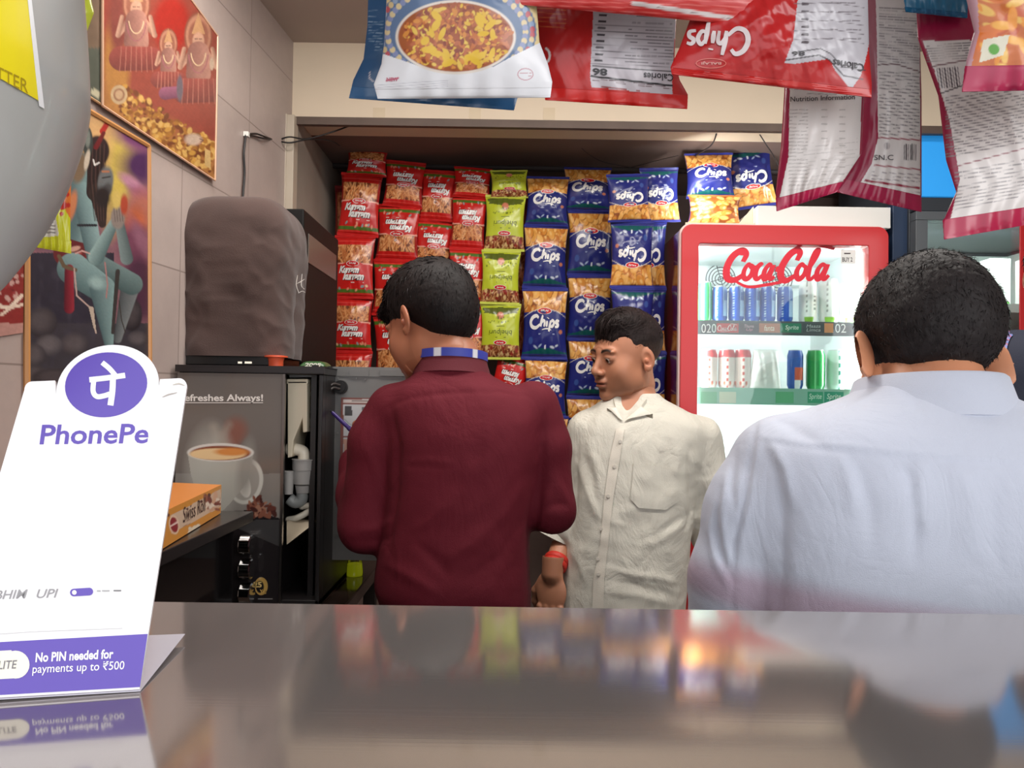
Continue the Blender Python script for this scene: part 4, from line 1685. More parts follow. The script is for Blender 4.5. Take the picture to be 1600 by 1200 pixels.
# ================================================================== grey rounded housing at the left
t = thing('machine_housing', 'large smooth light grey rounded housing with a yellow label, close at the upper corner', 'machine', P(-330, 200, .42))
ax = P(-330, 600, .42)
sc = .42 / F
prof = []
zs = [(-420, 100), (-300, 106), (-200, 110), (-100, 114), (0, 118), (70, 125), (150, 131), (190, 130.5), (240, 119), (300, 98), (350, 74), (390, 48), (425, 22), (455, -4), (490, -50), (530, -120), (560, -190), (575, -260), (580, -325)]
zs = catmull(np.array(zs, float), 5)
Dax = math.hypot(ax[0], ax[1])
al = math.atan2(-ax[0], ax[1])
for y, x in zs:
    th_ = math.atan((800 - x) / F)
    r_ = max(.002, Dax * math.sin(al - th_))
    prof.append((r_, P(x, y, math.sqrt(Dax * Dax - r_ * r_) * math.cos(th_))[2] - ax[2]))
b = MB()
b.lathe(prof[::-1], ax, 96)
hs = b.build('shell', mat('grey_shell', (176, 176, 172), .42, coat=.2, bump=.0), t, smooth=40)
me = hs.data
bv = BVHTree.FromPolygons([v.co + Vector(OFF[t.name]) for v in me.vertices], [tuple(p.vertices) for p in me.polygons])


def on_shell(x, y, off):
    return conform(bv, x, y, off)


b = MB()
u, v = np.meshgrid(np.linspace(0, 1, 30), np.linspace(0, 1, 40))
xr = 36 + 24 * v
X = -70 + (xr + 70) * u
yb = 157 + (X - 60) * .58
Yg = -60 + (yb + 60) * v
G = on_shell(X, Yg, .0012)
b.grid(G, lin((246, 226, 20)), flip=True)
b.build('yellow_label', mat('yellow_vinyl', (246, 226, 24), .4), t, smooth=180)
b = MB()
X = xr + 1.0 + (6 + 2.5 * v) * u
Yg = -60 + (157 + 6 + 62) * v + (X - xr) * .5
G = on_shell(X, Yg, .0014)
b.grid(G, lin((250, 250, 250)), flip=True)
b.build('white_label_margin', mat('white_vinyl', (245, 245, 245), .35), t, smooth=180)
b = MB()
U, Fc = text_in('TTER', 0, 0, 1, 1, .0)
px = -6 + 50 * U[:, 0]
py = 122 - 20 * U[:, 1] + 24 * U[:, 0]
b.add(on_shell(px, py, .0018), Fc, lin((190, 160, 20)))
b.build('lettering', mat('label_ink', (176, 150, 10), .5), t)
b = MB()
b.tube([(ax[0], ax[1], P(800, -400, .42)[2] - .02), (ax[0], ax[1], 2.365)], .03, 16)
b.build('hanger_post', mat('grey_post', (150, 150, 148), .4), t, smooth=40)

# ================================================================== glossy black side cabinet, carton on it
t = thing('side_cabinet', 'glossy black low cabinet along the tiled wall under the orange carton', 'cabinet', (-.6, 1.05, 0))
black_gloss = mat('black_gloss', (16, 14, 15), .06, spec=.6, coat=.5)
b = MB()
xr = -.472
b.hexa([(wall_x(.72) + .004, .72, 0), (xr, .72, 0), (xr, 1.318, 0), (wall_x(1.318) + .004, 1.318, 0),
        (wall_x(.72) + .004, .72, 1.165), (xr, .72, 1.165), (xr, 1.318, 1.165), (wall_x(1.318) + .004, 1.318, 1.165)])
b.build('carcass', black_gloss, t, bevel=.002)
b = MB()
b.hexa([(wall_x(.70) + .004, .70, 1.1655), (xr + .006, .70, 1.1655), (xr + .006, 1.40, 1.1655), (wall_x(1.40) + .004, 1.40, 1.1655),
        (wall_x(.70) + .004, .70, 1.185), (xr + .006, .70, 1.185), (xr + .006, 1.40, 1.185), (wall_x(1.40) + .004, 1.40, 1.185)])
b.build('top_board', mat('black_laminate', (38, 33, 33), .25), t, bevel=.002)


def paint_carton_side(X, Y):
    p = Paint(X, Y, (206, 138, 60))
    p.poly([(266, 806), (345, 764), (345, 792), (268, 834)], (206, 176, 150))
    p.ell(272, 820, 8, 15, (224, 190, 160), -8, .1)
    p.ell(272, 820, 6, 12, (140, 36, 44), -8, .1)
    p.seg(267, 822, 277, 816, 3, (226, 190, 180))
    lines_of_print(p, 286, 812, 308, 824, 4, (150, 110, 90), 3, 1, -.4)
    p.blobs(20, (318, 774, 343, 798), 4, [(150, 90, 70), (226, 206, 186), (120, 60, 50), (206, 160, 130)], 4, stretch=1.5)
    p.blobs(30, (262, 770, 345, 812), 2, [(90, 50, 44)], 9, inside=lambda x, y: abs(y - (806 - (x - 266) * .53)) < 4)
    p.blobs(8, (296, 822, 312, 832), 3, [(224, 206, 180)], 5)
    return p.c


t = thing('pastry_carton', 'long orange pastry carton lying on the black cabinet behind the payment stand', 'carton', (-.5, 1.2, 1.186))
A_, B_ = on_z(254, 858, 1.186), on_z(345, 802, 1.186)
dA = (B_ - A_) / np.linalg.norm(B_ - A_)
A_ = A_ - dA * .06
A_[2] = B_[2] = 1.1865
inw = np.array([-.13, .03, 0])
hh = np.array([0, 0, .050])
b = MB()
n1, n2 = 120, 40
u, v = np.meshgrid(np.linspace(0, 1, n1), np.linspace(0, 1, n2))
G = A_ + (B_ - A_) * u[..., None] + hh * v[..., None]
Xp, Yp = proj(G)
b.grid(G, paint_carton_side(Xp, Yp))
o_ = lin((214, 132, 60))
b.add([A_ + hh, B_ + hh, B_ + hh + inw, A_ + hh + inw], [(0, 1, 2, 3)], lin((216, 134, 62)))
b.add([A_ + inw, B_ + inw, B_ + hh + inw, A_ + hh + inw], [(3, 2, 1, 0)], o_)
b.add([A_, A_ + inw, A_ + hh + inw, A_ + hh], [(0, 1, 2, 3)][::-1], o_)
b.add([B_, B_ + inw, B_ + hh + inw, B_ + hh], [(0, 1, 2, 3)], o_)
b.add([A_, B_, B_ + inw, A_ + inw], [(3, 2, 1, 0)], o_)
pv = []
U, Fc = text_in('Swiss Roll', .24, .40, .56, .86, .0)
b.add(A_ + (B_ - A_) * (.16 + U[:, :1]) + hh * U[:, 1:2] + np.array([.0007, -.0005, 0]), Fc, lin((70, 44, 40)))
b.build('box', mat('carton_print', vcol=True, rough=.38), t)

# ================================================================== tea / coffee vending machine
TZ = .985
t = thing('back_table', 'dark table holding the coffee machine and the small yellow bottle', 'table', (-.5, 1.75, 0))
b = MB()
b.box((-.618, 1.42, TZ - .03), (-.320, 2.06, TZ))
b.build('tabletop', mat('dark_tabletop', (52, 40, 34), .12, coat=.4), t, bevel=.003)
for x in (-.58, -.36):
    for y in (1.46, 2.0):
        b = MB()
        b.box((x - .015, y - .015, 0), (x + .015, y + .015, TZ - .0301))
        b.build('leg', mat('dark_leg', (40, 34, 32), .5), t)

YM = 1.50
XL, XP, XR = -.652, P(446, 700, YM)[0], P(502, 700, YM)[0]
ZT, ZB = P(350, 572, YM)[2], TZ + .001
t = thing('coffee_machine', 'black coffee vending machine with a steaming cup picture and its side open', 'coffee machine', ((XL + XR) / 2, 1.7, TZ))
blk = mat('black_metal', (30, 26, 26), .35)
b = MB()
b.box((XL, YM + .002, ZT - .014), (XR + .002, 1.86, ZT))                    # roof
b.box((XL, 1.85, ZB), (XR, 1.86, ZT - .014))                                # rear
b.box((XL, YM + .002, ZB), (XL + .006, 1.85, ZT - .014))
b.box((XP - .022, YM + .002, ZB), (XP - .018, 1.85, ZT - .014))            # partition
b.box((XR - .008, YM + .002, ZB), (XR, YM + .03, ZT - .014))                # right post
b.box((XR - .006, YM + .03, ZB), (XR, 1.85, ZT - .014))
b.box((XL, YM + .002, ZB), (XR, 1.85, ZB + .012))
b.build('casing', blk, t, bevel=.0015)
b = MB()
b.box((XL - .004, YM - .006, ZT - .012), (XR + .004, YM + .0015, ZT))
b.box((XL - .004, YM - .006, ZT), (XR + .004, 1.865, ZT + .0015))
b.build('top_rim', mat('rim_black', (34, 28, 28), .3), t)


def paint_cup(X, Y):
    p = Paint(X, Y, (104, 96, 90))
    p.put(np.clip((Y - 560) / 60, 0, 1) * .0 + np.clip((640 - Y) / 80, 0, 1) * .6, (86, 80, 78))
    p.where(Y > 740, (124, 118, 112))
    p.poly([(285, 812), (345, 800), (390, 797), (446, 812), (446, 1000), (240, 1000), (240, 830)], (34, 30, 31))
    p.poly([(372, 826), (400, 812), (446, 812), (446, 858)], (60, 58, 58))
    for k in range(5):
        p.ell(370 - k * 3, 668 + 6 * k, 13 - k, 12, (124, 76, 62), 40, 1.8)
    p.path([(334, 700), (340, 684), (334, 668)], 9, (140, 130, 118), 14)
    p.path([(352, 696), (348, 680), (358, 664)], 8, (136, 120, 108), 12)
    # cup, body then handle
    p.ell(384, 752, 27, 36, (190, 186, 176), 10, .06)
    p.ell(383, 752, 22, 30, (150, 144, 136), 10, .08)
    p.ell(381, 756, 10, 22, (206, 200, 190), -14, .1)
    p.poly([(293, 706), (396, 706), (392, 738), (380, 762), (362, 784), (346, 800), (330, 800), (308, 776), (298, 740)], (164, 160, 150))
    p.ell(330, 745, 30, 60, (172, 170, 160), 0, 1.2)
    p.ell(384, 735, 12, 40, (142, 138, 130), 8, 1.0)
    p.ell(344.5, 707, 52, 14.5, (206, 200, 192), 0, .06)
    p.ell(344.5, 708, 47, 11.5, (128, 66, 40), 0, .1)
    p.ell(340, 709.5, 44, 9, (224, 190, 140), 0, .15)
    p.ell(362, 706, 26, 6, (206, 130, 60), 0, .5)
    p.ell(340, 805, 60, 5, (44, 38, 36), 0, .8)
    p.blobs(46, (384, 778, 430, 806), 4.2, [(126, 78, 62), (92, 52, 44), (150, 106, 86), (70, 40, 36)], 8, stretch=1.4,
            inside=lambda x, y: y > 776 + abs(x - 400) * .45)
    p.ell(408, 916, 9.5, 13, (186, 150, 80), 0, .12)
    p.ell(406, 917, 6.5, 9.5, (30, 26, 26), 0, .12)
    return p.c


b = MB()
u, v = np.meshgrid(np.linspace(0, 1, 170), np.linspace(0, 1, 300))
zt2 = ZT - .014
G = np.stack([XL + (XP - XL - .006) * u, np.full_like(u, YM - .004), zt2 + (ZB + .002 - zt2) * v], -1)
Xp, Yp = proj(G)
b.grid(G, paint_cup(Xp, Yp), flip=True)
b.box((XL, YM - .0035, ZB + .002), (XP - .006, YM + .0015, zt2), lin((30, 28, 28)))


def mp(poly, off=.0006):
    V2, Fc = poly
    return np.array([P(x, y, YM - .004 - off) for x, y in np.asarray(V2)]), Fc


for pl, c in ((ptext('Refreshes Always!', 278, 616, 411, 630, .025, 0), (222, 216, 210)), (rect2(282, 628.5, 411, 630), (200, 192, 186)),
              (ptext('25', 396, 909, 409, 918, .04, 0), (206, 176, 110)), (rect2(403, 935, 426, 936.5), (130, 126, 124)),
              (ring2(408, 916, 10.5, 14, 2.2, 24), (180, 144, 80)), (ptext('Yrs', 406, 921, 416, 928, .02, 0), (200, 160, 90))):
    V, Fc = mp(pl)
    b.add(V, Fc, lin(c))
b.build('picture_panel', mat('panel_print', vcol=True, rough=.16, coat=.3), t)
b = MB()
b.box((XP - .0058, YM - .007, ZB), (XP - .0012, YM + .0015, zt2))
b.build('chrome_edge', mat('edge_metal', (120, 112, 108), .3, 1.0), t)
# dispensing knobs
chrome = mat('chrome', (214, 214, 214), .12, 1.0)
for k, yy in enumerate((851, 889, 927)):
    c = P(386, yy, YM - .03)
    b = MB()
    n = 40
    for x0, x1, r in ((-.012, .010, .0185),):
        ring = []
        for xx in (x0, x0 + .002, x1 - .002, x1):
            a = np.arange(n) * 2 * PI / n
            rr = r * (1 + .05 * (np.arange(n) % 4 < 2)) * (.9 if xx in (x0, x1) else 1)
            ring.append(np.stack([np.full(n, c[0] + xx), c[1] + rr * np.cos(a), c[2] + rr * np.sin(a)], 1))
        V = np.vstack(ring)
        Fc = [(i * n + j, i * n + (j + 1) % n, (i + 1) * n + (j + 1) % n, (i + 1) * n + j) for i in range(3) for j in range(n)]
        Fc += [tuple(range(n))[::-1], tuple(range(3 * n, 4 * n))]
        b.add(V, Fc)
    b.tube([c + (0, .012, 0), c + (0, .0265, 0)], .006, 12)
    b.build('chrome_knob', chrome, t, smooth=35)
# insides seen through the open side
ivory = mat('ivory_plastic', (226, 212, 186), .35)
gpl = mat('grey_plastic', (168, 164, 160), .4)
b = MB()
Yi = 1.53


def Q(px, py, Y=Yi):
    return P(px, py, Y)


f = [Q(449, 595), Q(480, 595), Q(480, 675), Q(473, 676), Q(472, 655), Q(459, 688), Q(456, 714), Q(449, 716)]
b.slab(f, (0, .09, 0))
b.slab([Q(447.5, 592), Q(481, 592), Q(481, 600), Q(447.5, 600)], (0, .1, 0))
b.build('powder_chute', ivory, t, bevel=.002)
b = MB()
b.tube(catmull([Q(449, 702, 1.55), Q(462, 702, 1.55), Q(474, 707, 1.55), Q(475, 722, 1.55)], 8), .012, 16)
b.build('elbow_pipe', mat('white_pipe', (236, 226, 206), .3), t, smooth=180)
b = MB()
c = Q(475, 757, 1.55)
s = 1.55 / F
b.lathe([(.9 * 15 * s, 0), (16 * s, .002), (17.5 * s, 22 * s), (17 * s, 22.2 * s), (18 * s, 23 * s), (18.5 * s, 38 * s), (19.5 * s, 38.5 * s), (19.5 * s, 40 * s), (16 * s, 40 * s)], c, 28)
b.lathe([(11 * s, 0), (13 * s, 12 * s)], Q(474, 770, 1.55), 20)
b.build('mixing_bowl', gpl, t, smooth=35)
b = MB()
b.tube(catmull([Q(473, 770, 1.55), Q(471, 781, 1.55), Q(461, 785, 1.55), Q(452, 779, 1.55)], 6), .012, 14)
b.build('drain_elbow', mat('dull_pipe', (142, 144, 142), .35), t, smooth=180)
b = MB()
b.lathe([(6.5 * s, 0), (8 * s, 34 * s), (8.6 * s, 34 * s), (8.6 * s, 36 * s)], Q(451, 772, 1.54), 20)
b.build('small_cup', gpl, t, smooth=35)
b = MB()
b.tube(catmull([Q(449, 812, 1.56), Q(464, 809, 1.55), Q(478, 802, 1.55), Q(488, 795, 1.55), Q(484, 790, 1.55), Q(470, 792, 1.56)], 6), .0065, 10)
b.build('white_hose', mat('hose_white', (226, 218, 200), .3), t, smooth=180)
b = MB()
b.slab([Q(448, 812, 1.55), Q(497, 813, 1.55), Q(448, 851, 1.51)], (0, .10, .0), mi=0)
b.build('drip_tray', mat('tray_grey', (150, 136, 116), .3, .4), t)
b = MB()
b.slab([Q(452, 583, 1.56), Q(488, 585, 1.56), Q(488, 589, 1.56), Q(452, 590, 1.56)], (0, .1, 0))
b.build('slide_bar', gpl, t)

# hinged door standing open to the right
YD = 1.61
b = MB()
xd0, xd1 = P(513, 700, YD)[0], P(705, 700, YD)[0]
zd1, zd0 = P(600, 574, YD)[2], P(600, 876, YD)[2]
b.box((xd0, YD, zd0), (xd1, YD + .02, zd1), mi=0)
for x0, x1 in ((546, 576), (594, 640)):
    q0, q1 = P(x0, 576, YD - .003), P(x1, 588, YD - .003)
    b.box((q0[0], YD - .0035, q1[2]), (q1[0], YD - .0002, q0[2] - .002))
q0, q1 = P(518, 587, YD), P(700, 588, YD)
b.box((q0[0], YD - .002, q1[2] - .002), (q1[0], YD - .0002, q0[2]))
for (x, y) in ((528, 591), (571, 593), (527, 677), (557, 591), (530, 740), (528, 835), (541, 820)):
    c = P(x, y, YD)
    b.tube([c + (0, -.0022, 0), c + (0, -.0002, 0)], .0022, 8)
b.build('open_door', mat('grey_door', (128, 126, 124), .35, .3, noise=.12, nscale=9), t, bevel=.0008)
b = MB()
b.box((P(501, 600, YD)[0], YM + .035, TZ + .0015), (P(509, 600, YD)[0], YM + .05, zd1))
q = P(513, 600, YD - .01)
b.box((P(508, 600, YD - .012)[0], YD - .012, P(600, 800, YD)[2]), (P(518, 600, YD - .012)[0], YD - .002, zd1 - .0))
b.build('hinge_rail', blk, t)
b = MB()
for y in (626, 639, 776, 791):
    c = P(512.5, y, YD - .014)
    b.tube([c + (0, -.002, 0), c + (0, .0015, 0)], .0026, 8)
b.build('rail_screws', chrome, t)
b = MB()
c = P(531.5, 605, YD - .008)
b.tube([c, c + (0, .0079, 0)], .0145, 20)
b.tube([c + (0, -.003, 0), c], .011, 20)
b.build('cable_grommet', MATS['black_rubber'], t, smooth=40)
b = MB()
for dy in (-3, 3):
    b.tube(catmull([P(531, 605 + dy, YD - .012), P(520, 603 + dy, YD - .03), P(511, 612 + dy, YD - .045), P(503, 617 + dy, YD - .07)], 6), .0026, 8)
b.build('loom_cable', mat('cable_grey', (70, 64, 62), .4), t, smooth=180)


def paint_sheet(X, Y):
    p = Paint(X, Y, (196, 196, 198))
    p.where((X < 536.5) | (Y < 624), (126, 74, 66))
    p.where((Y > 625) & (Y < 629.5) & (X > 536), (204, 190, 184))
    p.where((Y >= 629.5) & (Y < 632), (126, 74, 66))
    p.seg(550, 626.5, 574, 626.5, 1.6, (90, 70, 66))
    p.poly([(539, 634), (550, 634), (550, 650), (539, 650)], (60, 56, 56))
    p.poly([(566, 636), (580, 636), (580, 652), (566, 652)], (90, 92, 96))
    p.path([(538, 655), (545, 662), (556, 667)], 1.6, (140, 150, 156))
    p.where((Y > 681) & (Y < 684), (126, 74, 66))
    p.poly([(537, 686), (600, 686), (600, 722), (537, 722)], (196, 150, 130))
    return p.c


b = MB()
u, v = np.meshgrid(np.linspace(0, 1, 60), np.linspace(0, 1, 80))
c0, c1 = P(533, 621, YD - .0032), P(610, 722, YD - .0032)
G = np.stack([c0[0] + (c1[0] - c0[0]) * u, np.full_like(u, c0[1]), c0[2] + (c1[2] - c0[2]) * v], -1)
Xp, Yp = proj(G)
b.grid(G, paint_sheet(Xp, Yp), flip=True)
b.build('instruction_sheet', mat('sheet_print', vcol=True, rough=.3), t)

# things on top of the machine
t = thing('covered_box', 'tall box under a wrinkled dark brown cloth cover, standing on the coffee machine', 'covered appliance', (-.52, 1.66, ZT + .002))
b = MB()
nu, nv = 150, 110
Yc, hw_, hd = 1.650, .1125, .112
cx0 = P(371, 400, 1.60)[0]
z0c, z1c = ZT + .022, P(384, 303, 1.58)[2]
G = np.zeros((nv, nu, 3))
th = np.linspace(0, 2 * PI, nu)
for i, w in enumerate(np.linspace(0, 1, nv)):
    if w < .72:
        zz, k = z0c + (z1c - .080 - z0c) * (w / .72), 1.0
    else:
        a = (w - .72) / .28 * PI / 2
        zz, k = z1c - .080 + .080 * math.sin(a), max(.0, math.cos(a)) ** .48 if a < PI / 2 - 1e-6 else 0.0
    e = .42
    cx_, sn = np.cos(th), np.sin(th)
    X_ = np.sign(cx_) * np.abs(cx_) ** e
    Y_ = np.sign(sn) * np.abs(sn) ** e
    tap = 1.0 - .06 * (1 - min(w / .72, 1))
    G[i] = np.stack([cx0 + hw_ * X_ * k * tap, Yc + hd * Y_ * k * tap, np.full(nu, zz)], -1)
N0 = G - np.array([cx0, Yc, 0])
N0[..., 2] = 0
N0 /= np.linalg.norm(N0, axis=-1, keepdims=True) + 1e-6
wz = np.clip((z1c - G[..., 2]) / .1, 0, 1)
wr = .0045 * (1 - 2 * np.abs(wavy(G * np.array([1, 1, .35]), 40, 3))) + .005 * wavy(G * np.array([1, 1, 1.3]), 26, 8) + .0022 * (1 - 2.4 * np.abs(wavy(G, 60, 9)))
G = G + N0 * (wr * wz)[..., None]
b.grid(G)
b.build('cloth_cover', mat('brown_cloth', (78, 58, 53), .9, noise=.25, nscale=9, bump=.25, bscale=400, sheen=.2), t, smooth=180)
b = MB()
for pts, w in (([(465, 430), (463, 445), (467, 458)], 1.1), ([(472, 428), (471, 446), (476, 452)], 1.0), ([(462, 444), (470, 440), (476, 436)], 1.0), ([(466, 458), (472, 455), (477, 457)], 1.0), ([(469, 432), (475, 430)], 1.0)):
    V2, Fc = ribbon2(pts, w, 5, .3)
    b.add(np.array([P(x, y, 1.535) for x, y in V2]), Fc, (1, 1, 1))
me_c = b
cv = t.children[0]
bvc = BVHTree.FromPolygons([v.co + Vector(OFF[t.name]) for v in cv.data.vertices], [tuple(p.vertices) for p in cv.data.polygons])
b = MB()
for pts, w in (([(465, 430), (463, 445), (467, 458)], 1.4), ([(472, 428), (471, 446), (476, 452)], 1.2), ([(462, 444), (470, 440), (476, 436)], 1.2), ([(466, 458), (472, 455), (477, 457)], 1.2)):
    V2, Fc = ribbon2(pts, w, 5, .3)
    G2 = conform(bvc, V2[:, 0], V2[:, 1], .0012)
    if not np.isnan(G2).any():
        b.add(G2, Fc, (1, 1, 1))
if b.V:
    b.build('white_emblem', mat('emblem_white', (226, 220, 214), .6), t)
b = MB()
b.box((cx0 - .094, Yc - .095, ZT + .0021), (cx0 + .094, Yc + .095, z0c + .004))
b.build('base', mat('base_black', (22, 20, 20), .25), t, bevel=.004)
b = MB()
for x in (375, 388):
    q = P(x, 566.5, Yc - .0955)
    b.box(q - (.004 + .003 * (x > 380), .001, .002), q + (.004 + .003 * (x > 380), .001, .002))
b.build('indicator', mat('indicator_pale', (236, 226, 206), .3, emit=.6), t)

t = thing('plastic_cup', 'small orange plastic cup lid down beside the brown covered box', 'cup', P(431, 570, 1.56))
b = MB()
s = 1.56 / F
c = P(431, 572, 1.56)
c[2] = ZT + .0022
b.lathe([(.001, 0), (11 * s, 0), (11.5 * s, .012), (13 * s, .018), (18 * s, .019), (18 * s, .022), (12 * s, .023), (.001, .023)], c, 28)
b.build('cup', mat('orange_plastic', (232, 96, 60), .35, sss=.0), t, smooth=35)
t = thing('tea_packet', 'small dark green packet lying flat at the machine corner by the red packets', 'packet', P(494, 570, 1.62))
b = MB()
c = P(494, 566, 1.60)
c[2] = ZT + .0025
nu_ = 24
u, v = np.meshgrid(np.linspace(-1, 1, nu_), np.linspace(-1, 1, nu_))
hgt = .011 * np.clip(1 - u ** 4, 0, 1) ** .5 * np.clip(1 - v ** 4, 0, 1) ** .5
for s_ in (1, -.0):
    G = np.stack([c[0] + u * .026, c[1] + v * .03, c[2] + .002 + hgt * s_ + .0005 * s_], -1)
    b.grid(G, lin((56, 92, 52)), flip=False)
V, Fc = text_in('2005', c[0] - .016, 0, c[0] + .018, .009, .03, .2)
b.add(np.stack([V[:, 0], np.full(len(V), c[1] - .0305), c[2] + .001 + V[:, 1] * .9], 1), Fc, lin((240, 236, 220)))
b.build('pouch', mat('green_pouch', vcol=True, rough=.3), t, smooth=180)

t = thing('storage_box', 'black glossy box standing behind the brown covered box', 'box', (-.545, 2.0, ZT + .0015))
b = MB()
xb = P(475, 328, 1.80)[0]
z1 = P(475, 326, 1.80)[2]
b.box((-.596, 1.80, ZT + .02), (xb, 2.16, z1))
b.box((-.592, 1.81, ZT + .003), (xb - .004, 2.15, ZT + .02))
b.build('carcass', mat('black_box', (20, 18, 18), .55, spec=.25), t, bevel=.004)
b = MB()
b.box((xb - .0004, 1.84, z1 - .12), (xb + .002, 2.13, z1 - .05))  # thin grey slab stands in for a reflection on the box side
b.build('reflection_slab', mat('box_reflection_grey', (104, 96, 88), .3), t, bevel=.001)

t = thing('bottle', 'small glass bottle of bright yellow green liquid on the dark table', 'bottle', P(554, 900, 1.70))
c = on_z(554, 899, TZ + .001)
s = c[1] / F
b = MB()
b.lathe([(.001, 0), (12 * s, 0), (12.6 * s, 3 * s), (11.2 * s, 18 * s), (.001, 18 * s)], c + (0, 0, .0006), 28)
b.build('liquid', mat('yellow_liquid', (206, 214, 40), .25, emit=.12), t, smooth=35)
b = MB()
b.lathe([(.001, 0), (13 * s, 0), (13.5 * s, 3 * s), (11.5 * s, 22 * s), (9 * s, 34 * s), (8.6 * s, 42 * s), (7 * s, 42 * s)], c, 28)
b.build('glass', glass_mat('bottle_glass', (226, 226, 200), .05), t, smooth=35)
b = MB()
b.lathe([(9 * s, 0), (9 * s, 5 * s), (.001, 5 * s)], c + (0, 0, 42.2 * s), 20)
b.build('cap', ivory, t, smooth=35)

# ================================================================== red drinks cooler
YF = 2.10
RED = mat('cooler_red', (206, 40, 44), .3, coat=.3)
WHM = mat('cooler_white', (236, 240, 240), .4)
t = thing('drinks_cooler', 'red framed glass door drinks cooler glowing white behind the men', 'cooler', (P(1226, 600, YF)[0], 2.35, 0))


def FX(px, Y=YF):
    return P(px, 500, Y)[0]


def FZ(py, Y=YF):
    return P(1226, py, Y)[2]


x0, x1, z0, z1 = FX(1064), FX(1388), .08, FZ(352)
gx0, gx1, gz0, gz1 = FX(1091), FX(1357), .35, FZ(382)
b = MB()
yb_ = YF + .05
b.box((x0 + .004, yb_, z0), (x0 + .03, 2.60, z1 - .004))
b.box((x1 - .03, yb_, z0), (x1 - .004, 2.60, z1 - .004))
b.box((x0 + .03, 2.57, z0), (x1 - .03, 2.60, z1 - .004))
b.box((x0 + .03, yb_, z1 - .04), (x1 - .03, 2.57, z1 - .004))
b.box((x0 + .03, yb_, z0), (x1 - .03, 2.57, z0 + .25))
b.build('cabinet', mat('cooler_side', (110, 26, 34), .14, coat=.4), t, bevel=.003)
# door frame with rounded corners
b = MB()


def rrect(xa, xb_, za, zb_, r, n=7):
    o = []
    for cx, cz, a0 in ((xb_ - r, zb_ - r, 0), (xa + r, zb_ - r, 90), (xa + r, za + r, 180), (xb_ - r, za + r, 270)):
        for a in np.radians(np.linspace(a0, a0 + 90, n)):
            o.append((cx + r * math.cos(a), cz + r * math.sin(a)))
    return np.array(o)


oo, ii = rrect(x0, x1, z0, z1, .028), rrect(gx0, gx1, gz0, gz1, .006)
n = len(oo)


def ring3(y):
    return np.array([(x, y, z) for x, z in oo]), np.array([(x, y, z) for x, z in ii])


a1, a2 = ring3(YF)
c1_, c2_ = ring3(YF + .045)
V = np.vstack([a1, a2, c1_, c2_])
Fc = []
for i in range(n):
    j = (i + 1) % n
    Fc += [(i, j, n + j, n + i), (2 * n + j, 2 * n + i, 3 * n + i, 3 * n + j), (i, 2 * n + i, 2 * n + j, j), (n + i, n + j, 3 * n + j, 3 * n + i)]
b.add(V, Fc)
b.build('door_frame', RED, t, bevel=.003)
b = MB()
oe = rrect(x0 - .004, x1 + .004, z0 - .002, z1 + .004, .03)
V = np.vstack([np.array([(x, YF + .012, z) for x, z in oe]), np.array([(x, YF + .012, z) for x, z in oo]), np.array([(x, YF + .030, z) for x, z in oe]), np.array([(x, YF + .030, z) for x, z in oo])])
b.add(V, [(i, (i + 1) % n, n + (i + 1) % n, n + i) for i in range(n)] + [(i, 2 * n + i, 2 * n + (i + 1) % n, (i + 1) % n) for i in range(n)])
b.build('edge_trim', mat('pale_trim', (236, 214, 208), .3), t)
b = MB()
b.box((gx0 - .004, YF + .018, gz0 - .004), (gx1 + .004, YF + .022, gz1 + .004))
b.build('door_glass', glass_mat('cooler_glass', (246, 252, 250), .04), t)
yi0, yi1 = YF + .05, 2.56
b = MB()
xi0, xi1 = x0 + .0305, x1 - .0305
b.box((xi0, yi0, z0 + .251), (xi0 + .004, yi1, z1 - .041))
b.box((xi1 - .004, yi0, z0 + .251), (xi1, yi1, z1 - .041))
b.box((xi0, yi1, z0 + .251), (xi1, yi1 + .004, z1 - .041))
b.box((xi0, yi0, z1 - .045), (xi1, yi1, z1 - .041))
b.box((xi0, yi0, z0 + .251), (xi1, yi1, z0 + .256))
b.build('liner', WHM, t)
b = MB()
for xx in (gx0 + .006, gx1 - .006):
    b.tube([(xx, YF + .052, gz0 + .02), (xx, YF + .052, gz1 - .01)], .005, 10)
b.build('light_tube', mat('tube_light', (255, 255, 250), .4, emit=6.0), t, smooth=40)
# fan panel with the drink name on it
YB = yi1 - .06
b = MB()
b.box((xi0 + .005, YB, FZ(446, YB)), (xi1 - .005, yi1 - .001, FZ(388, YB)))
b.build('fan_panel', WHM, t, bevel=.004)
b = MB()
for cxp in (1126, 1215):
    c = P(cxp, 436, YB - .002)
    for r in (.008, .018, .028, .038, .048):
        a = np.arange(41) * 2 * PI / 40
        b.tube(np.stack([c[0] + r * np.cos(a), np.full(41, c[1]), c[2] + r * np.sin(a)], 1), .0016, 6)
    for a in (.3, 1.87, 3.44, 5.0):
        b.tube([c, c + np.array([.048 * math.cos(a), 0, .048 * math.sin(a)])], .0014, 6)
b.build('fan_grille', mat('grille_dark', (70, 70, 72), .5), t)
b = MB()
for V2, Fc in pstrokes(COCA, 1134, 390, 1300, 440, 1.9):
    kk_ = getattr(pstrokes, 'k', 0.0)
    pstrokes.k = kk_ + .0001
    b.add(np.array([P(x - (y - 415) * .22, y, YF + .017 - kk_ - .00035 * (i_ % (len(V2) // 2)) / (len(V2) / 2)) for i_, (x, y) in enumerate(V2)]), Fc)
for V2, Fc in ((disc2(1160, 397, 7, 2.2, 14)),):
    b.add(np.array([P(x, y, YF + .016) for x, y in V2]), Fc)
b.build('door_script', mat('script_red', (226, 24, 50), .35), t)
b = MB()
c0, c1 = P(1314, 390, YF + .017), P(1337, 412, YF + .017)
b.box((c0[0], c0[1], c1[2]), (c1[0], c0[1] + .0008, c0[2]))
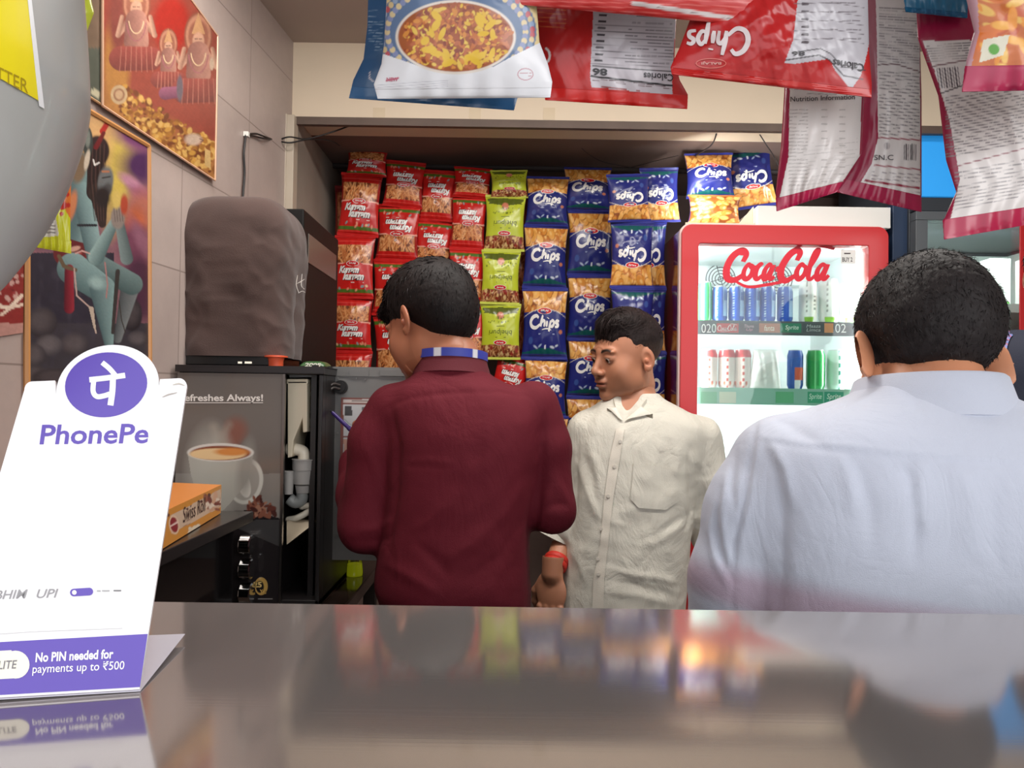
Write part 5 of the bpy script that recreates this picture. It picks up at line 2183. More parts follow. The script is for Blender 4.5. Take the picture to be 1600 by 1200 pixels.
b.build('door_sticker', mat('sticker_white', (240, 240, 236), .4), t)
b = MB()
for V2, Fc in (ptext('BUY 2', 1316, 402, 1332, 409, .02), rect2(1319, 395, 1329, 397)):
    b.add(np.array([P(x, y, YF + .0165) for x, y in V2]), Fc)
b.build('sticker_print', mat('ink_grey', (90, 84, 84), .5), t)
# shelves with price strips
SH = [(502, 524, 503), (607, 633, 608), (760, 784, 762)]
Ysf = YF + .058
for k, (ya, yb2, _) in enumerate(SH):
    za = FZ(ya, Ysf)
    b = MB()
    b.box((xi0 + .005, Ysf + .004, za - .010), (xi1 - .005, yi1 - .062 if k == 0 else yi1 - .004, za - .001))
    b.build('shelf', mat('shelf_white', (206, 214, 212), .4), t, bevel=.001)
    b = MB()
    zb2 = FZ(yb2, Ysf)
    b.box((xi0 + .005, Ysf, zb2), (xi1 - .005, Ysf + .0035, za))
    b.build('price_strip', mat('strip_grey', (96, 100, 106), .35) if k == 0 else mat('strip_green', (150, 200, 180), .35), t)
b = MB()
segs = [(1120, 1154, (206, 84, 84)), (1156, 1186, (96, 84, 92)), (1186, 1219, (196, 128, 100)), (1219, 1252, (60, 140, 110)), (1254, 1288, (84, 92, 96)), (1288, 1302, (214, 150, 110))]
for xa, xb2, c in segs:
    q0, q1 = P(xa, 505, Ysf - .0006), P(xb2, 520, Ysf - .0006)
    b.box((q0[0], Ysf - .0008, q1[2]), (q1[0], Ysf - .0002, q0[2]), lin(c))
for xa, xb2, c in ((1095, 1120, (120, 190, 150)), (1124, 1150, (206, 214, 190)), (1212, 1240, (110, 190, 140)), (1262, 1286, (70, 170, 130)), (1288, 1318, (60, 160, 130))):
    q0, q1 = P(xa, 612, Ysf - .0006), P(xb2, 630, Ysf - .0006)
    b.box((q0[0], Ysf - .0008, q1[2]), (q1[0], Ysf - .0002, q0[2]), lin(c))


def strip_txt(s, xa, ya, xb2, yb2, c, bold=.01, sh=.2):
    V2, Fc = ptext(s, xa, ya, xb2, yb2, bold, sh)
    b.add(np.array([P(x, y, Ysf - .0012) for x, y in V2]), Fc, lin(c))


strip_txt('020', 1096, 506, 1119, 520, (236, 240, 240), .0, 0)
strip_txt('02', 1305, 506, 1322, 520, (236, 240, 240), .0, 0)
strip_txt('fanta', 1194, 508, 1210, 517, (240, 226, 210))
strip_txt('Sprite', 1227, 508, 1248, 517, (226, 240, 230))
for V2, Fc in pstrokes(COCA, 1121, 508, 1152, 517, 1.3):
    b.add(np.array([P(x, y, Ysf - .0012) for x, y in V2]), Fc, lin((240, 220, 220)))
strip_txt('Thums', 1163, 507, 1178, 512, (226, 190, 200), .0)
strip_txt('Up', 1166, 513, 1176, 518, (226, 150, 170), .0)
for k, x in enumerate((1264, 1268)):
    strip_txt('Maaza' if k == 0 else 'Limca', 1260, 507 + 6 * k, 1282, 512 + 6 * k, (200, 206, 206), .0)
strip_txt('Sprite', 1264, 615, 1284, 626, (216, 240, 226), .01)
strip_txt('Sprite', 1292, 615, 1314, 626, (216, 240, 226), .01)
b.build('strip_print', mat('strip_colours', vcol=True, rough=.4), t)
area_light('cooler_light_left', (gx0 + .012, YF + .075, FZ(500)), (FX(1226), 2.5, FZ(500)), .02, .9, 3.2, (.95, 1, 1))
area_light('cooler_light_right', (gx1 - .012, YF + .075, FZ(500)), (FX(1226), 2.5, FZ(500)), .02, .9, 3.2, (.95, 1, 1))

canm = mat('can_print', vcol=True, rough=.28, metal=.0, spec=.6)


def can_colours(kind):
    def f(V):
        a = np.arctan2(V[:, 0], -V[:, 1])
        z = V[:, 2]
        base = {'blue': (34, 84, 190), 'green': (40, 160, 80), 'white': (236, 240, 236), 'redwhite': (240, 226, 220), 'mint': (206, 236, 220), 'bluered': (34, 90, 180)}[kind]
        c = np.tile(lin(base), (len(V), 1))
        if kind == 'blue':
            c[(a > .2) & (a < 1.1)] = lin((160, 196, 236))
            c[(a > .3) & (a < 1.0) & (z > .075) & (z < .11)] = lin((60, 110, 190))
            c[(a > .1) & (a < 1.3) & (z < .018)] = lin((40, 80, 170))
            c[(a > -.75) & (a < -.45) & (np.sin(z * 700) > .1)] = lin((190, 214, 240))
        if kind == 'green':
            c[(a > .35) & (a < .6)] = lin((210, 240, 220))
            c[(a > -.5) & (a < -.3)] = lin((120, 210, 140))
        if kind == 'white':
            c[(np.abs(a - .5) < .18) & (z > .03) & (z < .08) & (np.sin(z * 500) > 0)] = lin((120, 130, 120))
            c[(np.abs(a + .2) < .5) & (z < .018)] = lin((130, 180, 60))
            c[(np.abs(a + .5) < .1) & (np.sin(z * 420) > .2) & (z > .03)] = lin((150, 156, 150))
        if kind == 'redwhite':
            c[(z > .098)] = lin((214, 70, 76))
            c[(np.abs(a + .2) < .14) & (np.sin(z * 300) > 0)] = lin((206, 70, 50))
            c[(z < .022) & (z > .008) & (np.sin(a * 9) > 0)] = lin((224, 110, 80))
        if kind == 'mint':
            c[(np.abs(a) < .16) & (np.sin(z * 260 + 1) > -.2)] = lin((40, 110, 90))
        if kind == 'bluered':
            c[(z > .03) & (z < .07) & (np.abs(a - .3) < .7)] = lin((206, 90, 60))
            c[(z < .03) & (np.abs(a) < .4)] = lin((230, 236, 240))
        c[z > .121] = lin((200, 204, 206))
        return c
    return f


def can(kind, cx_px, w_px, y_top, y_bot, label, group, Y=None, name='drink_can'):
    Y = Y or Ysf + .045
    base = P(cx_px, y_bot, Y)
    zsh = FZ(SH[0][0] if y_bot < 550 else SH[1][0], Ysf)
    base[2] = zsh - .0008
    h = P(cx_px, y_top, Y)[2] - base[2]
    r = w_px / 2 * Y / F
    prof = [(r * .80, 0), (r * .86, .003), (r, .012)] + [(r, .012 + (h - .028) * k / 28) for k in range(1, 28)] + [(r, h - .016), (r * .84, h - .004), (r * .84, h), (r * .78, h), (r * .78, h - .003), (.001, h - .003)]
    t = thing(name, label, 'can' if name == 'drink_can' else 'bottle', base, group)
    b = MB()
    kk = .125 / h

    def cf(V):
        W = V.copy()
        W[:, 2] *= kk
        return can_colours(kind)(W)
    b.lathe(prof, base, 72, cfun=cf)
    b.build('can_body', canm, t, smooth=40)
    b = MB()
    b.lathe([(r * .3, 0), (r * .3, .0015), (.001, .0015)], base + (0, -r * .3, h - .003), 12)
    b.build('pull_tab', chrome, t)
    return t


GC1, GC2 = 'cans on the upper cooler shelf', 'cans on the lower cooler shelf'
can('green', 1101, 22, 441, 502, 'green and white can at the left end of the upper cooler shelf', GC1)
for k, x in enumerate((1124, 1150, 1175, 1199, 1226)):
    can('blue', x, 24, 448, 502, ['blue drink can first in the blue row, next to the green can', 'blue drink can second in the blue row on the upper shelf', 'blue drink can in the middle of the blue row of five',
                                  'blue drink can fourth from the left in the blue row', 'blue drink can last in the blue row, beside the white cans'][k], GC1)
can('white', 1262, 27, 440, 502, 'white drink can right beside the last blue can on the upper shelf', GC1)
can('white', 1294, 30, 437, 502, 'plain white can second of the white ones on the upper shelf', GC1)
can('white', 1325, 28, 443, 502, 'white can at the far end of the upper shelf behind the black hair', GC1)
for k, x in enumerate((1107, 1135, 1160)):
    can('redwhite', x, 26, 546, 607, ['white and red can at the left end of the lower shelf', 'white and red can second along the lower shelf', 'white and red can third along the lower shelf, by the white pouch'][k], GC2)
can('bluered', 1242, 24, 547, 607, 'blue and red can left of the green can on the lower shelf', GC2)
can('green', 1274, 28, 547, 607, 'bright green can on the lower cooler shelf', GC2)
can('mint', 1306, 28, 547, 607, 'pale mint can right of the bright green one on the lower shelf', GC2)
t = thing('milk_pouch', 'white pouch drooping over the front of the lower cooler shelf', 'pouch', P(1195, 600, Ysf + .02))
b = MB()
u, v = np.meshgrid(np.linspace(-1, 1, 40), np.linspace(-1, 1, 50))
cc = P(1196, 578, Ysf + .028)
bu = .020 * np.clip(1 - u ** 2, 0, 1) ** .5 * np.clip(1 - v ** 4, 0, 1) ** .5 * (1 + .2 * wavy(np.stack([u, v], -1), 5, 3))
for s_ in (1, -1):
    G = np.stack([cc[0] + u * .046 * (1 - .25 * (v + 1) / 2), cc[1] - s_ * bu - .0, cc[2] + v * .058], -1)
    b.grid(G, flip=(s_ < 0))
b.build('pouch', mat('pouch_white', (244, 244, 240), .3), t, smooth=180)

# on top of the red cooler
t = thing('white_carton', 'flat white carton lying on top of the red cooler', 'carton', P(1284, 345, 2.2))
ztop = z1 + .004
b = MB()
c0, c1 = P(1184, 321, 2.14), P(1392, 322, 2.14)
b.box((c0[0], 2.14, ztop + .001), (c1[0], 2.44, c0[2]))
b.build('box', mat('carton_white', (240, 238, 232), .5), t, bevel=.002)
t = thing('tin_tray', 'shallow cream metal tray under the chips packets on top of the red cooler', 'tray', P(1125, 350, 2.25))
b = MB()
c0, c1 = P(1071, 350, 2.16), P(1182, 350, 2.16)
b.box((c0[0], 2.16, ztop + .001), (c1[0] - .005, 2.46, ztop + .006))
b.box((c0[0], 2.16, ztop + .001), (c1[0] - .005, 2.164, ztop + .014))
b.hexa([(c1[0] - .055, 2.164, ztop + .006), (c1[0] - .007, 2.164, ztop + .006), (c1[0] - .007, 2.164, P(1175, 322, 2.16)[2]), (c1[0] - .008, 2.164, P(1175, 322, 2.16)[2]),
        (c1[0] - .055, 2.168, ztop + .006), (c1[0] - .007, 2.168, ztop + .006), (c1[0] - .007, 2.168, P(1175, 322, 2.16)[2]), (c1[0] - .008, 2.168, P(1175, 322, 2.16)[2])])
b.build('tray', mat('tray_metal', (220, 206, 180), .35, .3), t, bevel=.001)

# ================================================================== second cooler at the right
YG = 2.12
t = thing('display_fridge', 'dark framed display fridge with a bright blue header, behind the man in pale blue', 'fridge', (P(1530, 600, YG)[0], 2.4, 0))


def GX(px):
    return P(px, 500, YG)[0]


def GZ(py):
    return P(1500, py, YG)[2]


dk = mat('fridge_dark', (52, 56, 62), .35)
xa, xb3 = GX(1428), GX(1760)
b = MB()
b.box((xa, YG + .03, .05), (xa + .03, 2.62, GZ(206)))
b.box((xb3 - .03, YG + .03, .05), (xb3, 2.62, GZ(206)))
b.box((xa + .03, 2.59, .05), (xb3 - .03, 2.62, GZ(206)))
b.box((xa + .03, YG + .03, .05), (xb3 - .03, 2.59, .35))
b.box((xa, YG + .005, GZ(330)), (xb3, YG + .03, GZ(308)))
b.box((xa + .03, YG + .03, GZ(345)), (xb3 - .03, 2.59, GZ(316)))
b.build('cabinet', dk, t, bevel=.003)
b = MB()
b.box((xa + .006, YG, GZ(308)), (xb3, YG + .03, GZ(206)))
b.build('blue_header', mat('header_blue', (44, 150, 226), .35, emit=.35), t, bevel=.003)
b = MB()
b.box((xa + .002, YG - .004, GZ(345)), (xb3, YG + .028, GZ(331)))
b.box((xa + .002, YG - .004, .3), (GX(1448), YG + .028, GZ(345)))
b.box((GX(1736), YG - .004, .3), (xb3, YG + .028, GZ(345)))
b.build('door_frame', mat('door_grey', (92, 96, 100), .35), t, bevel=.002)
b = MB()
b.box((GX(1590), YG - .009, .45), (GX(1606), YG - .0045, GZ(330)))
b.build('red_handle_strip', RED, t, bevel=.002)
b = MB()
b.box((GX(1448), YG + .008, .3), (GX(1736), YG + .012, GZ(345)))
b.build('door_glass', MATS['cooler_glass'], t)
b = MB()
b.box((xa + .0305, YG + .04, .351), (xa + .034, 2.585, GZ(350)))
b.box((xb3 - .034, YG + .04, .351), (xb3 - .0305, 2.585, GZ(350)))
b.box((xa + .0305, 2.583, .351), (xb3 - .0305, 2.588, GZ(350)))
b.build('liner', mat('liner_grey', (176, 184, 180), .5), t)
for yy in (474, 620):
    b = MB()
    b.box((xa + .035, YG + .05, GZ(yy + 9)), (xb3 - .035, 2.57, GZ(yy + 7)))
    b.box((xa + .035, YG + .046, GZ(yy + 10)), (xb3 - .035, YG + .05, GZ(yy - 4)))
    b.build('shelf', mat('shelf_bright', (226, 230, 228), .4), t)
area_light('fridge_light', (GX(1560), YG + .07, GZ(362)), (GX(1560), 2.4, GZ(520)), .4, .03, 2.2, (.95, 1, 1))
for k, x in enumerate((1563, 1620, 1650)):
    tt_ = thing('milk_carton', ['white milk carton with a green foot on the fridge shelf beside the black hair', 'white milk carton behind the red strip of the fridge', 'white milk carton furthest right in the fridge'][k], 'carton', P(x, 470, YG + .1), 'cartons in the dark fridge')
    b = MB()
    zz = GZ(474 + 7) + .002
    c = P(x, 440, YG + .10)
    c[2] = zz
    w = .03
    hcar = P(x, 404, YG + .1)[2] - zz
    b.box((c[0] - w, c[1], zz), (c[0] + w, c[1] + .05, zz + hcar), lin((240, 240, 236)))
    b.build('carton', mat('carton_col', vcol=True, rough=.4), tt_, bevel=.001)
    b = MB()
    b.box((c[0] - w + .004, c[1] - .0008, zz + .004), (c[0] + w - .004, c[1] - .0002, zz + .030), lin((110, 180, 90)))
    b.build('green_band', mat('carton_col', vcol=True, rough=.4), tt_)

t = thing('equipment_column', 'tall navy blue panel standing between the red cooler and the dark fridge', 'panel', (P(1408, 600, 2.16)[0], 2.3, 0))
b = MB()
b.box((P(1393, 600, 2.16)[0], 2.16, 0.0), (P(1424, 600, 2.16)[0], 2.55, P(1400, 318, 2.16)[2]))
b.build('panel', mat('navy_panel', (38, 56, 84), .4), t, bevel=.003)
# ================================================================== soft bodies: distance field polygonised on a grid
class Field:
    def __init__(s, lo, hi, h):
        s.lo, s.h = np.array(lo, float), h
        n = np.ceil((np.array(hi, float) - s.lo) / h).astype(int) + 1
        s.ax = [s.lo[k] + h * np.arange(n[k]) for k in range(3)]
        s.v = np.full(n, 1.0, np.float32)

    def blk(s, lo, hi):
        sl = []
        for k in range(3):
            a = int(np.clip(math.floor((lo[k] - s.lo[k]) / s.h), 0, len(s.ax[k]) - 1))
            b = int(np.clip(math.ceil((hi[k] - s.lo[k]) / s.h) + 1, a + 1, len(s.ax[k])))
            sl.append(slice(a, b))
        g = np.meshgrid(*[s.ax[k][sl[k]] for k in range(3)], indexing='ij')
        return tuple(sl), np.stack(g, -1)

    def mix(s, sl, d, k, op):
        a = s.v[sl]
        if op == 'sub':
            d = -d
            if k <= 0:
                s.v[sl] = np.maximum(a, d)
            else:
                h = np.clip(.5 - .5 * (a - d) / k, 0, 1)
                s.v[sl] = a * (1 - h) + d * h + k * h * (1 - h)
        else:
            if k <= 0:
                s.v[sl] = np.minimum(a, d)
            else:
                h = np.clip(.5 + .5 * (a - d) / k, 0, 1)
                s.v[sl] = a * (1 - h) + d * h - k * h * (1 - h)

    def ell(s, c, r, k=.01, R=None, op='add'):
        c, r = np.asarray(c, float), np.broadcast_to(np.asarray(r, float), (3,))
        m = max(r) + k + 3 * s.h
        sl, g = s.blk(c - m, c + m)
        q = g - c
        if R is not None:
            q = q @ np.asarray(R)
        k0 = np.linalg.norm(q / r, axis=-1)
        k1 = np.linalg.norm(q / r ** 2, axis=-1) + 1e-9
        s.mix(sl, k0 * (k0 - 1) / k1, k, op)

    def cone(s, a, b, ra, rb, k=.01, op='add', sq=None):
        a, b = np.asarray(a, float), np.asarray(b, float)
        m = max(ra, rb) + k + 3 * s.h
        sl, g = s.blk(np.minimum(a, b) - m, np.maximum(a, b) + m)
        ab = b - a
        t = np.clip(((g - a) @ ab) / (ab @ ab + 1e-12), 0, 1)
        d = np.linalg.norm(g - a - t[..., None] * ab, axis=-1) - (ra + (rb - ra) * t)
        s.mix(sl, d, k, op)

    def chain(s, pts, rs, k=.01):
        for i in range(len(pts) - 1):
            s.cone(pts[i], pts[i + 1], rs[i], rs[i + 1], k)

    def loft(s, rings, k=.02, op='add', e=2.3):
        """rings: (z, cx, cy, half width, half depth, yaw deg), z rising"""
        r = np.array(rings, float)
        m = r[:, 3:5].max() + k + 3 * s.h
        lo = np.array([r[:, 1].min() - m, r[:, 2].min() - m, r[0, 0] - k - s.h * 2])
        hi = np.array([r[:, 1].max() + m, r[:, 2].max() + m, r[-1, 0] + k + s.h * 2])
        sl, g = s.blk(lo, hi)
        z = g[0, 0, :, 2]
        f = catmull(r, 6)
        I = [np.interp(z, f[:, 0], f[:, j]) for j in range(1, 6)]
        cx, cy, a, b, yw = I
        yw = np.radians(yw)
        x, y = g[..., 0] - cx, g[..., 1] - cy
        xr, yr = x * np.cos(yw) + y * np.sin(yw), -x * np.sin(yw) + y * np.cos(yw)
        q = (np.abs(xr / a) ** e + np.abs(yr / b) ** e) ** (1 / e)
        d = (q - 1) * np.minimum(a, b)
        d = np.maximum(d, np.maximum(r[0, 0] - z, z - r[-1, 0]))
        s.mix(sl, d, k, op)

    def below(s, z, k=.002):
        """cut everything under height z"""
        d = z - s.ax[2][None, None, :]
        s.v = np.maximum(s.v, d.astype(np.float32))

    def above(s, z):
        d = s.ax[2][None, None, :] - z
        s.v = np.maximum(s.v, d.astype(np.float32))

    def mesh(s):
        v = s.v
        ins = v < 0
        n = np.array(v.shape) - 1
        cnt = np.zeros(n, np.int16)
        acc = np.zeros(tuple(n) + (3,), np.float32)
        offs = [(0, 0, 0), (1, 0, 0), (0, 1, 0), (1, 1, 0), (0, 0, 1), (1, 0, 1), (0, 1, 1), (1, 1, 1)]
        edges = [(0, 1), (2, 3), (4, 5), (6, 7), (0, 2), (1, 3), (4, 6), (5, 7), (0, 4), (1, 5), (2, 6), (3, 7)]

        def sub(o, A):
            return A[o[0]:o[0] + n[0], o[1]:o[1] + n[1], o[2]:o[2] + n[2]]
        for a, b in edges:
            oa, ob = offs[a], offs[b]
            c = sub(oa, ins) != sub(ob, ins)
            idx = np.nonzero(c)
            va, vb = sub(oa, v)[idx], sub(ob, v)[idx]
            t = va / (va - vb)
            p = np.array(oa, np.float32) + t[:, None] * (np.array(ob, np.float32) - np.array(oa, np.float32))
            acc[idx] += p
            cnt[idx] += 1
        act = cnt > 0
        idx = np.nonzero(act)
        vid = np.full(tuple(n), -1, np.int64)
        vid[idx] = np.arange(len(idx[0]))
        V = (np.stack(idx, -1) + acc[idx] / cnt[idx][:, None]) * s.h + s.lo
        Fs = []
        for ax_ in range(3):
            o = [0, 0, 0]
            o[ax_] = 1
            A = ins[:-1 if ax_ == 0 else None, :-1 if ax_ == 1 else None, :-1 if ax_ == 2 else None]
            B = ins[1 if ax_ == 0 else 0:, 1 if ax_ == 1 else 0:, 1 if ax_ == 2 else 0:]
            ch = np.nonzero(A != B)
            P_ = np.stack(ch, -1)
            u, w = (ax_ + 1) % 3, (ax_ + 2) % 3
            ok = (P_[:, u] > 0) & (P_[:, w] > 0) & (P_[:, u] < n[u]) & (P_[:, w] < n[w])
            P_ = P_[ok]
            sgn = A[tuple(P_.T)]

            def cell(du, dw):
                q = P_.copy()
                q[:, u] -= du
                q[:, w] -= dw
                return vid[tuple(q.T)]
            f = np.stack([cell(1, 1), cell(0, 1), cell(0, 0), cell(1, 0)], 1)
            f[~sgn] = f[~sgn][:, ::-1]
            Fs.append(f)
        Fa = np.vstack(Fs)
        Fa = Fa[(Fa >= 0).all(1)]
        return V, Fa


def relax(V, Fa, it=2, lam=.5):
    e = np.vstack([Fa[:, [0, 1]], Fa[:, [1, 2]], Fa[:, [2, 3]], Fa[:, [3, 0]]])
    for _ in range(it):
        s_, c = np.zeros_like(V), np.zeros(len(V))
        for k in range(3):
            s_[:, k] = np.bincount(e[:, 0], V[e[:, 1], k], len(V)) + np.bincount(e[:, 1], V[e[:, 0], k], len(V))
        c = np.bincount(e[:, 0], minlength=len(V)) + np.bincount(e[:, 1], minlength=len(V))
        V = V + lam * (s_ / np.maximum(c, 1)[:, None] - V)
    return V


def normals(V, Fa):
    a, b, c, d = (V[Fa[:, k]] for k in range(4))
    fn = np.cross(c - a, d - b)
    N = np.zeros_like(V)
    for k in range(4):
        for j in range(3):
            N[:, j] += np.bincount(Fa[:, k], fn[:, j], len(V))
    return N / (np.linalg.norm(N, axis=1)[:, None] + 1e-12)


def join(parts):
    """parts: [(V, F array, C)] -> one mesh"""
    Vs, Fs, Cs, n = [], [], [], 0
    for V, Fa, C in parts:
        Vs.append(V)
        Fs.append(Fa + n)
        c = np.asarray(C, float)
        Cs.append(np.tile(c, (len(V), 1)) if c.ndim == 1 else c)
        n += len(V)
    return np.vstack(Vs), np.vstack(Fs), np.vstack(Cs)


def put(name, V, Fa, C, m, parent, label=None):
    me = fast_mesh(name, V - OFF[parent.name], Fa, C, None, True)
    me.materials.append(m)
    return link_mesh(name, me, parent, label)


def rot(yaw=0, pitch=0, roll=0):
    return np.array(Matrix.Rotation(math.radians(yaw), 3, 'Z') @ Matrix.Rotation(math.radians(pitch), 3, 'X') @ Matrix.Rotation(math.radians(roll), 3, 'Y'))


# ------------------------------------------------------------------ heads (local: +Y face, +Z up)
def head_field(h=.0018, wide=1.0, open_eye=1.0, ear=1.0, eout=0.0, earz=0.0, flare=26, nose=0.0):
    f = Field((-.11, -.13, -.15), (.11, .15, .14), h)
    f.ell((0, -.012, .035), (.0745 * wide, .094, .082), 0)
    f.ell((0, .018, -.030), (.062 * wide, .070, .083), .03)
    f.ell((0, .028, -.076), (.053 * wide, .054, .036), .03)
    f.ell((0, .077, -.101), (.019, .014, .013), .02)
    f.cone((0, -.018, -.03), (0, -.040, -.16), .051, .053, .02)
    for s in (1, -1):
        f.ell((s * .042, .054, -.034), (.022, .021, .024), .03)
        f.ell((s * .027, .079, .019), (.024, .009, .0070), .016)
        f.ell((s * .031, .100, .002), (.0175, .016, .0115), .012, op='sub')
        f.ell((s * .047, .018, -.066), (.014, .030, .022), .03)
    f.ell((0, .083, .022), (.014, .008, .010), .01)
    f.cone((0, .085, .010), (0, .1035, -.026), .0066, .0094, .014)
    f.ell((0, .1060, -.0325), (.0108, .0100, .0092), .008)
    for s in (1, -1):
        f.ell((s * .0130, .0965, -.0365), (.0070, .0095, .0070), .007)
        f.ell((s * .0065, .102, -.0440), (.0034, .0050, .0032), .003, op='sub')
        # lids
        f.ell((s * .031, .0765, .0010), (.0160, .0132, .0108), .008)
        f.ell((s * .031, .0925, -.0008), (.0128, .0100, .0034 * open_eye), .0012, op='sub')
    f.ell((0, .090, -.056), (.020, .010, .0075), .010)
    f.ell((0, .0925, -.0610), (.0215, .0085, .0042), .006)
    f.ell((0, .0910, -.0715), (.0185, .0088, .0052), .006)
    f.ell((0, .1020, -.0662), (.0215, .0070, .0012), .004, op='sub')
    f.ell((0, .0930, -.084), (.014, .006, .004), .006, op='sub')
    # ears
    for s in (1, -1):
        R = rot(s * flare, -10, 0)
        c = np.array([s * (.0790 + eout), -.012, -.008 + earz])
        f.ell(c, (.0062, .0185 * ear, .0310 * ear), .006, R)
        f.ell(c + (s * .001, .004, -.024), (.0058, .0100, .0110), .005, R)
        f.ell(c + R @ np.array([s * .0058, .003, -.001]), (.0042, .0100, .0185), .003, R, 'sub')
        f.ell(c + R @ np.array([s * .0045, .006, -.004]), (.0040, .0050, .0070), .003, R)
    return f


def head_colours(V, skin, brow=(34, 24, 20), lip=None, stub=.25, tache=.3):
    C = np.tile(lin(skin), (len(V), 1))
    x, y, z = V[:, 0], V[:, 1], V[:, 2]
    C *= (1 + .07 * wavy(V, 60, 5))[:, None]

    def put_(m, col):
        nonlocal C
        m = np.clip(m, 0, 1)[:, None]
        C = C * (1 - m) + lin(col) * m
    sk = np.array(skin, float)
    put_((np.exp(-((z + .084) / .022) ** 2) * (y > .0)) * stub, sk * .72)
    put_(np.exp(-((z + .052) / .006) ** 2 - (x / .021) ** 2) * (y > .07) * tache, (50, 36, 32))
    lp = lip if lip is not None else sk * np.array([.86, .66, .66])
    put_(np.exp(-((z + .0665) / .0085) ** 4 - (x / .021) ** 4) * (y > .085) * .75, lp)
    put_(np.exp(-((z + .066) / .0018) ** 2 - (x / .022) ** 4) * (y > .080) * .8, sk * .45)
    for s in (1, -1):
        xx = s * x
        t = (xx - .012) / .034
        zb_ = .0190 + .006 * np.sin(np.clip(t, 0, 1) * PI * .8) - .002 * t
        w = np.where((t > 0) & (t < 1), 1, 0) * np.clip(1.2 - t * .5, 0, 1)
        put_(np.exp(-((z - zb_) / .0042) ** 2) * w * (y > .05) * 1.3, brow)
        put_(np.exp(-((xx - .031) / .015) ** 4 - ((z - .0035) / .0022) ** 2) * (y > .07) * .7, (52, 36, 30))
        put_(np.exp(-((xx - .029) / .016) ** 2 - ((z + .012) / .007) ** 2) * (y > .06) * .3, sk * .62)
        put_(np.exp(-((xx - .083) / .006) ** 2 - ((z + .01) / .02) ** 2) * (np.abs(y + .008) < .02) * .25, sk * np.array([1.05, .75, .68]))
    return np.clip(C, 0, 1)


def eyes(b, M, c):
    for s in (1, -1):
        q = np.array([s * .031, .0780, -.0005])
        n = 24
        th, ph = np.meshgrid(np.linspace(0, PI, n), np.linspace(0, 2 * PI, n * 2))
        D = np.stack([np.sin(th) * np.cos(ph), np.cos(th), np.sin(th) * np.sin(ph)], -1)
        G = (q + D * .0118)
        C = np.tile(lin((186, 170, 160)), D.shape[:2] + (1,))
        gaze = np.array([.0, .94, -.34])
        gaze /= np.linalg.norm(gaze)
        dt = D @ gaze
        C[dt > math.cos(.56)] = lin((52, 30, 20))
        C[dt > math.cos(.22)] = lin((8, 6, 6))
        b.grid(G @ M.T + c, C)


def skin_mat():
    return mat('skin', vcol=True, rough=.45, sss=.12, bump=.12, bscale=900)


def hairmat(name, col):
    return mat(name, vcol=True, rough=.6, spec=.22, bump=.5, bscale=260, stretch=(1, 1, .35))


def strands(V, N, comb, length, col, n, seed, width=.0011, lift=.35, jit=.35, mask=None, seg=3, M=None, c=None):
    """short tapered hairs; comb(V) -> direction field in head space"""
    r = np.random.default_rng(seed)
    ids = np.arange(len(V)) if mask is None else np.nonzero(mask)[0]
    ids = r.choice(ids, n)
    P0 = V[ids] + r.normal(size=(n, 3)) * .0012
    Nn = N[ids]
    D = comb(P0)
    D = D - (D * Nn).sum(1)[:, None] * Nn
    D /= np.linalg.norm(D, axis=1)[:, None] + 1e-6
    D = D + Nn * lift + r.normal(size=(n, 3)) * jit
    D /= np.linalg.norm(D, axis=1)[:, None]
    L = (length(P0) if callable(length) else np.full(n, length)) * r.uniform(.55, 1.25, n)
    side = np.cross(D, r.normal(size=(n, 3)))
    side /= np.linalg.norm(side, axis=1)[:, None]
    rows = []
    for k in range(seg + 1):
        t = k / seg
        p = P0 - Nn * .002 + D * (L * t)[:, None] - Nn * (L * .42 * t * t)[:, None] + np.array([0, 0, -.12]) * (L * t * t)[:, None]
        w = width * (1 - t * .92)
        rows.append(p + side * w)
        rows.append(p - side * w)
    A = np.stack(rows, 1)                     # n, 2(seg+1), 3
    Vv = A.reshape(-1, 3)
    base = (np.arange(n) * 2 * (seg + 1))[:, None]
    Fs = np.vstack([base + np.array([2 * k, 2 * k + 1, 2 * k + 3, 2 * k + 2]) for k in range(seg)])
    cc = np.repeat(lin(col)[None] * r.uniform(.5, 1.9, n)[:, None], 2 * (seg + 1), 0)
    if M is not None:
        Vv = Vv @ M.T + c
    return Vv, Fs, cc


